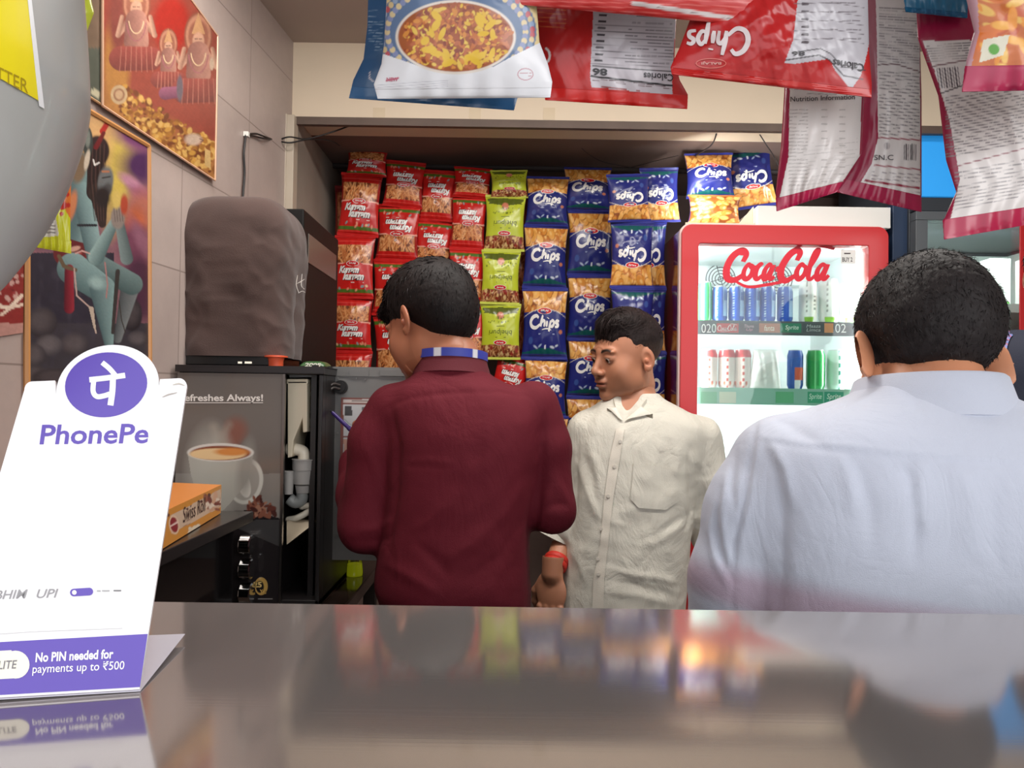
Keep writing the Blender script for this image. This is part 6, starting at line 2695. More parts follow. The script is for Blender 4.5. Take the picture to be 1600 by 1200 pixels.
def hair_cap(style, h=.0022):
    f = Field((-.11, -.14, -.10), (.11, .14, .17), h)
    if style == 'short':                      # parted fringe, clipped sides
        f.ell((0, -.015, .038), (.0785, .0995, .0870), 0)
        f.ell((-.010, .020, .094), (.056, .058, .034), .03)
        f.ell((0, .130, -.038), (.12, .105, .099), .012, op='sub')
        for s in (1, -1):
            f.ell((s * .070, .066, .034), (.026, .032, .026), .012, op='sub')
        f.ell((0, .02, -.155), (.2, .2, .105), .012, op='sub')
        f.ell((0, -.11, -.145), (.2, .13, .085), .012, op='sub')
    elif style == 'full':                     # thick, swept up, with a forelock
        f.ell((0, -.018, .038), (.0800, .1030, .0900), 0)
        f.ell((0, -.055, .000), (.066, .060, .070), .02)
        f.ell((0, .012, .084), (.064, .080, .050), .03)
        f.ell((0, .088, .068), (.044, .034, .024), .02)
        f.ell((0, .138, -.050), (.12, .105, .100), .006, op='sub')
        f.ell((0, .03, -.158), (.2, .14, .10), .012, op='sub')
        f.ell((0, -.12, -.178), (.2, .13, .080), .012, op='sub')
    else:                                     # round, curly
        f.ell((0, -.018, .036), (.0880, .1080, .0980), 0)
        f.ell((0, -.050, .010), (.080, .070, .075), .02)
        f.ell((0, .130, -.045), (.12, .105, .100), .006, op='sub')
        f.ell((0, .03, -.150), (.2, .14, .10), .012, op='sub')
        f.ell((0, -.12, -.165), (.2, .13, .082), .012, op='sub')
        for s in (1, -1):
            f.ell((s * .108, -.012, -.030), (.036, .034, .050), .014, op='sub')
    V, Fa = f.mesh()
    V = relax(V, Fa, 2)
    return V, Fa


# ------------------------------------------------------------------ hand (wrist at origin, fingers towards -Z, palm +Y, thumb +X)
def hand_mesh(curl=(.35, .5, .45), h=.0015):
    f = Field((-.075, -.05, -.21), (.085, .085, .035), h)
    f.cone((0, 0, .03), (0, 0, -.005), .026, .025, 0)
    f.ell((0, .002, -.050), (.038, .0135, .048), .012)
    f.ell((.020, .008, -.035), (.018, .013, .030), .010)
    xs = (-.029, -.010, .0095, .0285)
    Ls = (.060, .078, .083, .074)
    rs = (.0078, .0088, .0092, .0088)
    for i in range(4):
        p = np.array([xs[i] * .9, .0, -.083])
        a = .0
        pts, rr = [p], [rs[i] * 1.12]
        for j, fr in enumerate((.46, .30, .24)):
            a += curl[j] * (1.15 - .08 * i)
            sp = (xs[i] * .35) if j == 0 else xs[i] * .05
            d = np.array([sp * 1.2, math.sin(a), -math.cos(a)])
            d /= np.linalg.norm(d)
            p = p + d * Ls[i] * fr
            pts.append(p)
            rr.append(rs[i] * (1.0 - .08 * (j + 1)))
        f.chain(pts, rr, .003)
    th = [np.array([.024, .006, -.022]), np.array([.046, .016, -.050]), np.array([.050, .026, -.076]), np.array([.046, .034, -.098])]
    f.chain(th, [.013, .0115, .0100, .0085], .005)
    V, Fa = f.mesh()
    return relax(V, Fa, 1), Fa


# ------------------------------------------------------------------ cloth helpers
def folds(V, N, list_, amp0=1.0):
    """ridges following lines given in the frame, only on cloth that faces the eye"""
    px, py = proj(V)
    face = np.clip(-(N * ((V - CAMP) / np.linalg.norm(V - CAMP, axis=1)[:, None])).sum(1) * 2.5, 0, 1)
    d_ = np.zeros(len(V))
    for pts, w, amp in list_:
        best = np.full(len(V), 1e9)
        along = np.zeros(len(V))
        ns = len(pts) - 1
        for si, ((x0, y0), (x1, y1)) in enumerate(zip(pts[:-1], pts[1:])):
            dx, dy = x1 - x0, y1 - y0
            t = np.clip(((px - x0) * dx + (py - y0) * dy) / (dx * dx + dy * dy + 1e-9), 0, 1)
            dd = np.hypot(px - x0 - t * dx, py - y0 - t * dy)
            along = np.where(dd < best, (si + t) / ns, along)
            best = np.minimum(best, dd)
        tp = np.sin(PI * np.clip(along * .86 + .07, 0, 1)) ** .8
        ww = w * (.55 + .6 * tp)
        d_ += amp * tp * np.exp(-(best / ww) ** 1.6)
    return V + N * (d_ * face * amp0)[:, None]


def patch(bvh, corners, n, m, off, col, edge=None):
    """a cloth patch laid on a garment; corners in the frame TL, TR, BR, BL"""
    TL, TR, BR, BL = [np.array(c, float) for c in corners]
    u, v = np.meshgrid(np.linspace(0, 1, n), np.linspace(0, 1, m))
    q = (TL * (1 - u[..., None]) + TR * u[..., None]) * (1 - v[..., None]) + (BL * (1 - u[..., None]) + BR * u[..., None]) * v[..., None]
    G = conform(bvh, q[..., 0], q[..., 1], off)
    return G


def bvh_of(V, Fa):
    return BVHTree.FromPolygons([Vector(p) for p in V], [tuple(int(i) for i in f) for f in Fa])


def band(center_pts, th, width_fn, inner, z_of, thick=.0022):
    pass


def collar(c, rx, ry, z_top, z_bot, flare, yaw, th0, th1, n=60, tip=0.0, tiltx=0.0, tilty=0.0, thick=.0025):
    """folded shirt collar around c; angles th0..th1 (deg, 0 = +X local) are covered"""
    th = np.radians(np.linspace(th0, th1, n))
    prof = [(-.004, z_bot + .004), (-.002, z_top - .003), (.0005, z_top), (.004, z_top - .003), (flare * .55, (z_top + z_bot) / 2), (flare, z_bot)]
    w = np.abs(np.linspace(-1, 1, n))
    rows = []
    for i, (o, z) in enumerate(prof):
        zz = np.full(n, z)
        if i == 5:
            zz = zz - tip * np.clip((w - .75) / .25, 0, 1) ** 1.5
        x, y = (rx + o) * np.cos(th), (ry + o) * np.sin(th)
        rows.append(np.stack([x, y, zz + tiltx * x + tilty * y], -1))
    inn = []
    for i, (o, z) in enumerate(prof[3:][::-1]):
        o2 = o - thick
        zz = np.full(n, z)
        if i == 0:
            zz = zz - tip * np.clip((w - .75) / .25, 0, 1) ** 1.5
        x, y = (rx + o2) * np.cos(th), (ry + o2) * np.sin(th)
        rows.append(np.stack([x, y, zz - .001 + tiltx * x + tilty * y], -1))
    G = np.array(rows)
    R = rot(yaw)
    G = G @ R.T + np.asarray(c, float)
    # refine
    return G


def ring_strip(c, rx, ry, z0, z1, yaw, th0, th1, n=60, tiltx=0, tilty=0, thick=.0012):
    th = np.radians(np.linspace(th0, th1, n))
    rows = []
    for o, z in ((0, z0), (0, z1), (thick, z1), (thick, z0)):
        x, y = (rx + o) * np.cos(th), (ry + o) * np.sin(th)
        rows.append(np.stack([x, y, z + tiltx * x + tilty * y + 0 * x], -1))
    rows.append(rows[0])
    return np.array(rows) @ rot(yaw).T + np.asarray(c, float)


def lower_body(t, cx, cy, zhip, hw, hd, yaw, col, shoe, skin, stride=.03, name='trousers'):
    """trousers and shoes down to the floor"""
    R = rot(yaw)
    W = lambda x, y, z: np.array([cx, cy, 0]) + R @ np.array([x, y, 0]) + np.array([0, 0, z])
    lo = W(0, 0, 0) - (.32, .32, 0)
    hi = W(0, 0, 0) + (.32, .32, zhip + .16)
    f = Field(lo - (0, 0, .02), hi, .008)
    f.loft([(zhip - .12, cx, cy, hw * .98, hd * 1.02, yaw), (zhip, cx, cy, hw, hd, yaw), (zhip + .10, cx, cy, hw * .94, hd * .95, yaw)], .0)
    for s in (1, -1):
        f.chain([W(s * .085, 0, zhip - .06), W(s * .095, .01 + s * stride, zhip * .53), W(s * .10, s * stride, .07)], [.088, .066, .058], .03)
    f.below(.055)
    V, Fa = f.mesh()
    V = relax(V, Fa, 2)
    put('trousers', V, Fa, lin(col), mat('cloth_trousers', vcol=True, rough=.85, bump=.3, bscale=500), t)
    for s in (1, -1):
        f = Field(W(s * .1, 0, 0) - (.2, .2, .0), W(s * .1, 0, 0) + (.2, .2, .12), .006)
        a, b_ = W(s * .10, -.05 + s * stride, .045), W(s * .105, .13 + s * stride, .035)
        f.cone(a, b_, .042, .034, 0)
        f.cone(a, W(s * .10, -.03 + s * stride, .09), .042, .040, .02)
        f.below(.004)
        V, Fa = f.mesh()
        put('shoe', V, Fa, lin(shoe), mat('shoe_leather', vcol=True, rough=.35), t)


def inner_body(head, hands, neck, torso, shoulders, elbows, wrists, legs, skin, h=.0075):
    """one continuous skin: torso, arms, legs joined, then head and hands grown on"""
    pts = np.array([neck] + shoulders + elbows + wrists + [p for l in legs for p in l])
    lo, hi = pts.min(0) - .16, pts.max(0) + .16
    lo[2] = -.01
    f = Field(lo, hi, h)
    f.loft(torso, 0)
    f.cone(neck + (0, 0, .03), neck - (0, 0, .10), .050, .075, .03)
    for s, e, w in zip(shoulders, elbows, wrists):
        f.chain([s, e], [.038, .030], .03)
        f.chain([e, w], [.030, .0245], .01)
    for l in legs:
        f.chain(l, [.075, .052, .040], .03)
    V, Fa = f.mesh()
    V = relax(V, Fa, 2)
    sk = lin(skin)
    parts = [(V, Fa, sk)]
    parts += [head] + hands
    return join(parts)


def person(name, label, foot, kw):
    t = thing(name, label, 'person', foot)
    M = rot(*kw['head_rot']) * kw.get('hs', 1.0)
    hc = np.asarray(kw['head'], float)
    fh = head_field(kw.get('hh', .002), kw.get('wide', 1.0), kw.get('open_eye', 1.0), kw.get('ear', 1.0), kw.get('eout', 0.0), kw.get('earz', 0.0), kw.get('flare', 26))
    V, Fa = fh.mesh()
    V = relax(V, Fa, 1, .4)
    C = head_colours(V, kw['skin'], stub=kw.get('stub', .25), tache=kw.get('tache', .3))
    # the neck below the jaw bends back towards the body
    nb = np.asarray(kw['neck'], float)
    Vw = V @ M.T + hc
    low = np.clip((-.085 - V[:, 2]) / .06, 0, 1)[:, None] * (V[:, 1] < .03)[:, None]
    tgt = nb + (np.stack([V[:, 0], V[:, 1] + .03, np.zeros(len(V))], 1)) @ rot(kw['head_rot'][0] * .5 + kw.get('body_yaw', 0) * .5).T * .95
    Vw = Vw * (1 - low * .6) + tgt * low * .6
    headp = (Vw, Fa, C)
    hands = []
    for hd in kw['hands']:
        Vh, Fh = hand_mesh(hd.get('curl', (.3, .45, .4)))
        Vh = Vh.copy()
        if hd.get('mirror'):
            Vh[:, 0] *= -1
            Fh = Fh[:, ::-1]
        Z = -np.asarray(hd['dir'], float)
        Z /= np.linalg.norm(Z)
        Yv = np.asarray(hd['palm'], float)
        Yv = Yv - Z * (Yv @ Z)
        Yv /= np.linalg.norm(Yv)
        Xv = np.cross(Yv, Z)
        Vh = Vh @ np.stack([Xv, Yv, Z], 0) * hd.get('scale', 1.0) + np.asarray(hd['at'], float)
        hands.append((Vh, Fh, np.clip(lin(kw['skin']) * hd.get('tone', 1.0) * (1 + .06 * wavy(Vh, 90, 2))[:, None], 0, 1)))
    V, Fa, C = inner_body(headp, hands, nb, kw['inner'], kw['sh'], kw['el'], kw['wr'], kw['legs'], kw['skin'])
    put('body', V, Fa, C, skin_mat(), t)
    b = MB()
    eyes(b, M, hc)
    b.build('eyes', mat('eye_wet', vcol=True, rough=.12), t, smooth=180)
    # hair
    hv, hf = hair_cap(kw['hair'])
    hn = normals(hv, hf)
    r = kw.get('hrough', .0016)
    hv2 = hv + hn * (r * wavy(hv, 190, 4, 8) + r * .8 * wavy(hv, 420, 6, 8) + r * 1.0 * wavy(hv, 75, 7))[:, None]
    hc_ = kw['hair_col']
    cap = (hv2 @ M.T + hc, hf, np.clip(lin(hc_) * (1 + .35 * wavy(hv, 160, 2))[:, None], 0, 1))
    smask = None
    if kw['hair'] == 'short':                 # clipped sides show scalp
        k_ = np.clip((hv[:, 2] + .01) / .05, 0, 1)[:, None]
        cap = (cap[0], cap[1], cap[2] * k_ + lin((84, 64, 56)) * (1 + .5 * wavy(hv, 420, 3))[:, None] * (1 - k_))
        smask = (hv[:, 2] + hv[:, 1] * .15 > .022)
    s1 = strands(hv, hn, kw['comb'], kw['hlen'], hc_, kw.get('hn', 5000), 3, kw.get('hw', .0009), kw.get('lift', .35), kw.get('jit', .3), smask, 3, M, hc)
    allp = [cap, s1]
    for sp in kw.get('locks', []):
        m = sp['mask'](hv)
        allp.append(strands(hv, hn, sp['comb'], sp['len'], hc_, sp['n'], 9, sp.get('w', .0012), sp.get('lift', .2), sp.get('jit', .15), m, 4, M, hc))
    V, Fa, C = join(allp)
    put('hair', V, Fa, C, hairmat('hair_' + name + str(hc_[0]) + str(len(kw['hair'])), hc_), t)
    return t, M, hc


def shirt_mesh(rings, arms, h=.006, k=.028, extra=None, bottom=None, e=2.3, pad=.12):
    pts = np.array([[r[1], r[2], r[0]] for r in rings] + [p for a in arms for p in a[0]])
    m = max(max(r[3] for r in rings), max(r[4] for r in rings)) + .05
    lo, hi = pts.min(0), pts.max(0)
    c0 = np.array([[r[1], r[2]] for r in rings])
    lo[:2] = np.minimum(lo[:2] - pad, c0.min(0) - m)
    hi[:2] = np.maximum(hi[:2] + pad, c0.max(0) + m)
    lo[2] -= .08
    hi[2] += .10
    f = Field(lo, hi, h)
    f.loft(rings, 0, e=e)
    if extra:
        extra(f)
    for pl, rr in arms:
        f.chain(pl, rr, k)
    if bottom is not None:
        f.below(bottom)
    return f
# ================================================================== man in the maroon shirt (back to the counter)
def wr_cloth(V, N, s, amp, seed):
    A = V * np.array([1, 1, .5])
    return V + N * (amp * wavy(A, s, seed, 8) + amp * .5 * wavy(V * np.array([.6, 1, 1.4]), s * 2.3, seed + 1, 8))[:, None]


YMr = 1.40
def m_(px, py, Y=YMr):
    return P(px, py, Y)


sk = (176, 112, 82)
sh = [m_(607, 652), m_(838, 645)]
el = [m_(572, 822, 1.40), m_(862, 797, 1.39)]
wr = [m_(557, 724, 1.52), m_(800, 790, 1.56)]
nk = m_(706, 585, 1.405)


def ring(px, py, hwpx, hd, Y=YMr, yaw=0):
    c = P(px, py, Y)
    return (c[2], c[0], c[1], hwpx * Y / F, hd, yaw)


rings = [ring(712, 1010, 118, .118), ring(712, 945, 116, .122), ring(708, 915, 121, .130), ring(710, 870, 118, .126), ring(716, 800, 112, .118), ring(722, 740, 115, .115),
         ring(726, 680, 120, .110), ring(724, 640, 118, .098), ring(716, 612, 100, .082), ring(708, 588, 62, .064), ring(706, 566, 47, .056)]
inner = [(z, cx, cy, a * .86, b_ * .84, yw) for z, cx, cy, a, b_, yw in rings]
inner[-1] = (rings[-1][0], rings[-1][1], rings[-1][2], .044, .046, 0)
cxm = m_(712, 900)[0]
legs = [[np.array([cxm + s * .09, YMr, .86]), np.array([cxm + s * .10, YMr + .01, .48]), np.array([cxm + s * .10, YMr, .09])] for s in (1, -1)]
tM, MM, hM = person('person', 'man in a maroon shirt and blue lanyard seen from behind, looking down', (cxm, YMr, 0), dict(
    hs=.905, head=m_(672, 505, 1.435), head_rot=(50, -22, 4), neck=nk, body_yaw=0, skin=sk, inner=inner, sh=sh, el=el, wr=wr, legs=legs, ear=1.0, hh=.0022,
    hands=[dict(at=wr[0], dir=(.06, .28, .95), palm=(.75, .5, -.1), curl=(.9, 1.0, .6), mirror=False),
           dict(at=wr[1], dir=(-.4, .85, -.1), palm=(0, -.1, -1), curl=(.5, .6, .4), mirror=True)],
    hair='full', hair_col=(24, 17, 17), comb=lambda V: np.stack([V[:, 0] * .3, np.full(len(V), .35), np.where(V[:, 2] > .09, -.1, -1.0)], 1) + np.array([0, .25, 0]),
    hlen=lambda V: .010 + .016 * np.clip((V[:, 2] - .0) / .1, 0, 1), hn=11000, hw=.0010, lift=.15, jit=.22, hrough=.0005,
    locks=[dict(mask=lambda V: (V[:, 1] > .045) & (V[:, 2] > .055), comb=lambda V: np.tile([0, 1.0, .1], (len(V), 1)), len=.035, n=900, lift=.35)]))
f = shirt_mesh(rings, [([m_(616, 642), m_(590, 690), el[0]], [.049, .048, .047]), ([el[0], m_(562, 770, 1.46), wr[0]], [.047, .041, .034]),
                       ([m_(832, 636), m_(852, 700), el[1]], [.047, .045, .040]), ([el[1], wr[1]], [.040, .033])], .0055, .018)
f.below(m_(700, 955)[2])
V, Fa = f.mesh()
V = relax(V, Fa, 3)
N = normals(V, Fa)
V = wr_cloth(V, N, 26, .0026, 11)
V = V + N * (.0016 * (1 - 2.2 * np.abs(wavy(V * np.array([1, 1, .8]), 26, 78, 7))))[:, None]
V = folds(V, normals(V, Fa), [
    ([(600, 640), (640, 622), (700, 614), (780, 612), (835, 622)], 2.6, -.0022),           # yoke seam
    ([(612, 640), (622, 700), (618, 780), (606, 860)], 5, -.006), ([(850, 650), (846, 720), (842, 790), (832, 850)], 5, -.006),
    ([(632, 722), (672, 720), (706, 726)], 3, .0022), ([(632, 728), (672, 726), (706, 732)], 3, -.002),
    ([(640, 830), (670, 815), (700, 790), (708, 760)], 9, .003), ([(650, 850), (690, 880), (700, 900)], 8, -.004),
    ([(700, 870), (740, 850), (790, 800), (815, 760)], 12, .004), ([(730, 905), (780, 870), (812, 820)], 10, -.003),
    ([(600, 880), (640, 900), (680, 925)], 9, .004), ([(760, 650), (764, 690), (756, 740)], 6, .002), ([(735, 598), (742, 616)], 3, .0025),
    ([(570, 700), (590, 740), (600, 790)], 7, .003), ([(560, 830), (590, 826), (612, 812)], 5, .004), ([(553, 846), (590, 846), (612, 838)], 6, -.004),
    ([(860, 740), (880, 770), (892, 790)], 6, .003), ([(846, 800), (870, 786), (890, 792)], 5, -.003)])
V = relax(V, Fa, 1, .4)
put('shirt', V, Fa, lin((96, 20, 34)), mat('maroon_cloth', vcol=True, rough=.8, spec=.25, bump=.35, bscale=700, crease=.35, cscale=9), tM)
bvM = bvh_of(V, Fa)
b = MB()
G = collar(m_(706, 577, 1.41), .058, .062, .028, -.012, .014, 0, 110, 430, 70, .0, tilty=-.10)
b.grid(G)
b.build('collar', mat('maroon_cloth_plain', (96, 20, 34), .8, bump=.35, bscale=700), tM, smooth=60)
b = MB()
G = ring_strip(m_(706, 559, 1.41), .0650, .0685, -.007, .008, 0, 175, 365, 80, tilty=-.10)
cc = np.tile(lin((58, 68, 170)), G.shape[:2] + (1,))
th = np.linspace(175, 365, 80)
for a0, a1 in ((247, 257), (308, 318), (205, 215)):
    cc[:, (th > a0) & (th < a1)] = lin((226, 226, 232))
b.grid(G, cc)
b.build('lanyard', mat('lanyard_band', vcol=True, rough=.5), tM)
lower_body(tM, cxm, YMr, .90, .132, .112, 0, (34, 30, 34), (24, 20, 20), sk)
b = MB()
G = ring_strip((cxm, YMr, 1.0), .134, .116, m_(700, 962)[2] - 1.0, m_(700, 944)[2] - 1.0, 0, 0, 360, 80)
b.grid(G)
b.build('belt', mat('belt_leather', (28, 24, 26), .4), tM)
t = thing('pen', 'violet marker held up in the maroon shirted man hand', 'pen', P(540, 662, 1.555))
b = MB()
p0, p1 = P(519, 644, 1.56), P(561, 684, 1.55)
dd = (p1 - p0)
b.tube([p0, p0 + dd * .05, p0 + dd * .6, p0 + dd * .61, p0 + dd * 1.0], [.0030, .0038, .0042, .0050, .0050], 12)
b.build('barrel', mat('violet_plastic', (66, 44, 120), .3), t, smooth=40)
b = MB()
b.tube([p0 - dd * .07, p0], [.0012, .0030], 10)
b.build('tip', mat('tip_dark', (30, 26, 40), .4), t, smooth=40)

# ================================================================== man in the white shirt (turned to the left)
YW = 1.86


def w_(px, py, Y=YW):
    return P(px, py, Y)


skw = (188, 128, 98)
rings = [ring(968, 1010, 100, .112, YW), ring(970, 950, 98, .112, YW), ring(976, 880, 97, .116, YW), ring(982, 820, 96, .116, YW), ring(990, 750, 100, .112, YW), ring(998, 700, 106, .108, YW),
         ring(1002, 666, 104, .096, YW), ring(998, 645, 80, .078, YW), ring(990, 624, 46, .060, YW), ring(988, 616, 40, .056, YW)]
inner = [(z, cx, cy, a * .84, b_ * .86, yw) for z, cx, cy, a, b_, yw in rings]
inner[-1] = (rings[-1][0], rings[-1][1], rings[-1][2], .046, .046, 0)
sh = [w_(910, 682), w_(1092, 688)]
el = [w_(893, 815, 1.90), w_(1110, 838, 1.88)]
wr = [w_(863, 893, 1.80), w_(1132, 950, 1.80)]
cxw = w_(975, 900)[0]
legs = [[np.array([cxw + s * .085, YW, .82]), np.array([cxw + s * .095, YW - .01, .45]), np.array([cxw + s * .095, YW, .09])] for s in (1, -1)]
tW, MW, hW = person('person', 'man in an untucked white shirt with a red wristband, glancing sideways', (cxw, YW, 0), dict(
    hs=.885, wide=1.04, head=w_(978, 555, 1.85), head_rot=(119, -9, -4), neck=w_(988, 630, 1.87), skin=skw, inner=inner, sh=sh, el=el, wr=wr, legs=legs, hh=.0016, open_eye=.7, ear=.92, stub=.45, tache=.5,
    hands=[dict(at=wr[0], dir=(-.05, -.12, -1), palm=(.45, .88, 0), curl=(.3, .4, .35), mirror=True, scale=.98, tone=.8),
           dict(at=wr[1], dir=(0.05, -.2, -1), palm=(-1, .2, 0), curl=(.3, .45, .35))],
    hair='short', hair_col=(38, 29, 28), comb=lambda V: np.stack([np.where(V[:, 2] > .06, -1.0, 0), np.where(V[:, 2] > .06, .7, .2), np.where(V[:, 2] > .06, 0, -1.0)], 1),
    hlen=lambda V: .006 + .018 * np.clip((V[:, 2] - .03) / .06, 0, 1), hn=11000, hw=.0009, lift=.08, jit=.2, hrough=.0005,
    locks=[dict(mask=lambda V: (V[:, 1] > .050) & (V[:, 2] > .058) & (V[:, 0] > -.05), comb=lambda V: np.tile([.15, .6, -.8], (len(V), 1)), len=.030, n=2200, lift=.10, jit=.18, w=.0011),
           dict(mask=lambda V: (V[:, 1] > .02) & (V[:, 2] > .085), comb=lambda V: np.tile([.3, 1, .0], (len(V), 1)), len=.03, n=900, lift=.12, jit=.15)]))


def armhem(f):
    pass


f = shirt_mesh(rings, [([w_(918, 672), w_(900, 740, 1.88), w_(884, 822, 1.86)], [.048, .046, .046]),
                       ([w_(1092, 684), w_(1101, 740), w_(1104, 800, 1.87), w_(1108, 838, 1.88)], [.054, .052, .046, .044])], .0055, .016)
f.cone(w_(984, 602, 1.79), w_(973, 664, 1.765), .044, .011, .003, op='sub')
f.below(w_(970, 985)[2])
# the body seen in the photo: front opening for the neck
V, Fa = f.mesh()
V = relax(V, Fa, 3)
N = normals(V, Fa)
V = wr_cloth(V, N, 30, .0028, 21)
V = V + N * (.0022 * (1 - 2.2 * np.abs(wavy(V * np.array([1, 1, .7]), 36, 77, 7))))[:, None]
V = folds(V, normals(V, Fa), [
    ([(1076, 700), (1078, 750), (1082, 800), (1070, 830)], 4, -.007), ([(902, 700), (900, 780), (892, 840)], 4, -.005),
    ([(1062, 700), (1056, 740), (1052, 730)], 4, .003), ([(1040, 675), (1052, 720), (1050, 728)], 5, -.002),
    ([(1078, 800), (1050, 820), (1020, 838), (1000, 846)], 5, -.004), ([(1075, 815), (1050, 832), (1020, 850)], 5, .003),
    ([(900, 720), (915, 760), (930, 800), (938, 812)], 5, .004), ([(906, 700), (925, 745), (930, 780)], 4, -.003), ([(918, 690), (932, 730), (938, 770)], 4, .003),
    ([(945, 886), (985, 897), (1030, 903), (1062, 912)], 4, .004), ([(940, 905), (985, 912), (1030, 925), (1065, 935)], 5, -.003), ([(940, 925), (1000, 930), (1050, 945)], 5, .003),
    ([(890, 860), (905, 880), (915, 910)], 5, .003), ([(950, 815), (965, 818), (980, 822)], 3, .002), ([(1080, 720), (1100, 726), (1120, 716)], 4, .0018),
    ([(1084, 740), (1104, 746), (1122, 736)], 4, -.002), ([(975, 660), (970, 690), (978, 720)], 4, .002), ([(1010, 660), (1004, 700), (1010, 730)], 4, .003), ([(1030, 665), (1022, 700), (1026, 726)], 4, -.002)])
V = relax(V, Fa, 1, .35)
linen = mat('white_linen', (212, 207, 194), .85, bump=.4, bscale=600, crease=.5, cscale=12)
put('shirt', V, Fa, (1, 1, 1), linen, tW)
bvW = bvh_of(V, Fa)


def on_shirt(bvh, Gq, off):
    return conform(bvh, Gq[..., 0], Gq[..., 1], off)


def solid(G, d=.0012):
    b = MB()
    b.grid(G)
    b.grid(G + np.array([0, d, 0]), flip=True)
    return b


# placket, pocket, buttons, open neck, hems
pl_l, pl_r = [(963, 670), (952, 720), (944, 780), (938, 850), (927, 906), (925, 957)], [(976, 668), (968, 720), (958, 780), (950, 850), (944, 906), (943, 957)]
a = np.array(pl_l, float)
c = np.array(pl_r, float)
vv = np.linspace(0, 1, 60)
A_, C_ = edge_at(a, vv), edge_at(c, vv)
uu = np.linspace(0, 1, 8)[None, :, None]
G = on_shirt(bvW, A_[:, None] * (1 - uu) + C_[:, None] * uu, .0026)
if not np.isnan(G).any():
    b = MB()
    b.grid(G, flip=True)
    b.grid(G + np.array([0, .003, 0]))
    b.build('button_placket', mat('white_linen_trim', (222, 214, 200), .8, bump=.3, bscale=600), tW, smooth=180)
tri = [((990, 722), (1058, 734)), ((988, 750), (1060, 760)), ((985, 780), (1058, 785)), ((998, 794), (1040, 797))]
rows = np.array([[np.array(l) * (1 - t_) + np.array(r_) * t_ for t_ in np.linspace(0, 1, 30)] for l, r_ in tri], float)
rows = np.array([[edge_at(rows[:, j], np.array([s_]))[0] for j in range(30)] for s_ in np.linspace(0, 1, 26)])
G = on_shirt(bvW, rows, .0030)
if not np.isnan(G).any():
    b = MB()
    b.grid(G, flip=True)
    b.grid(G + np.array([0, .0035, 0]))
    b.build('chest_pocket', linen, tW, smooth=180)
b = MB()
for x, y in ((969, 690), (960, 729), (950, 775), (939, 826), (934, 873), (935, 897)):
    G1 = conform(bvW, np.array([x]), np.array([y]), .0040)[0]
    if not np.isnan(G1).any():
        b.tube([G1 + (0, -.0008, 0), G1 + (0, .0012, 0)], .0042, 12)
b.build('buttons', mat('pearl_button', (206, 198, 186), .3), tW, smooth=40)
# collar leaves lying round the open neck
bd = [o for o in tW.children if o.name.startswith('body')][0].data
oW = Vector(OFF[tW.name])
both = [v.co + oW for v in bd.vertices]
nb_ = len(both)
both += [Vector(p) for p in V]
bvB = BVHTree.FromPolygons(both, [tuple(p.vertices) for p in bd.polygons] + [tuple(int(i) + nb_ for i in f_) for f_ in Fa])
for A_, B_ in (([(1024, 590), (1020, 610), (1003, 634), (976, 657)], [(1040, 604), (1046, 622), (1034, 645), (1012, 648), (982, 655)]),
               ([(958, 622), (962, 636), (973, 656)], [(938, 624), (942, 633), (955, 642), (968, 655)])):
    s_ = np.linspace(0, 1, 36)
    a_, c_ = edge_at(A_, s_), edge_at(B_, s_)
    k_ = np.linspace(0, 1, 14)
    q_ = a_[:, None] * (1 - k_[None, :, None]) + c_[:, None] * k_[None, :, None]
    G = conform(bvB, q_[..., 0], q_[..., 1], .007)
    dep = G[..., 1]
    for _ in range(12):                        # ease the fall of the cloth
        dd = dep.copy()
        dd[1:-1] = (dep[:-2] + dep[2:] + 2 * dep[1:-1]) / 4
        dd[:, 1:-1] = (dd[:, :-2] + dd[:, 2:] + 2 * dd[:, 1:-1]) / 4
        dep = np.minimum(dd, G[..., 1])
    G = np.array([[P(q_[i_, j_, 0], q_[i_, j_, 1], dep[i_, j_] - .002 * math.sin(PI * j_ / 13)) for j_ in range(14)] for i_ in range(36)])
    b = MB()
    b.grid(G, flip=True)
    b.grid(G + np.array([0, .0028, 0]))
    b.build('collar_leaf', mat('white_linen_collar', (228, 222, 208), .8, bump=.3, bscale=600), tW, smooth=180)
# sleeve cuff flare and wristband
b = MB()
c0 = w_(876, 824, 1.872)
b.tube([c0 + (.004, 0, .045), c0 + (.0, -.002, 0), c0 + (-.012, -.004, -.026)], [.040, .046, .052], 28, caps=False)
b.tube([c0 + (-.012, -.004, -.026), c0 + (.0, -.002, 0)], [.049, .043], 28, caps=False)
b.build('sleeve_hem', linen, tW, smooth=60)
b = MB()
w0 = el[0] + (wr[0] - el[0]) * .74
w1 = el[0] + (wr[0] - el[0]) * .93
b.tube([w0, w0 + (w1 - w0) * .15, w0 + (w1 - w0) * .45, w0 + (w1 - w0) * .5, w0 + (w1 - w0) * .55, w0 + (w1 - w0) * .85, w1], [.0275, .0300, .0300, .0285, .0296, .0292, .0265], 26)
b.build('wristband', mat('red_band', (196, 44, 30), .55, bump=.5, bscale=300), tW, smooth=60)
lower_body(tW, cxw, YW, .86, .135, .110, 0, (60, 58, 64), (40, 34, 30), skw)

# ================================================================== man in the pale blue shirt (nearest)
YB_ = .92


def b_(px, py, Y=YB_):
    return P(px, py, Y)


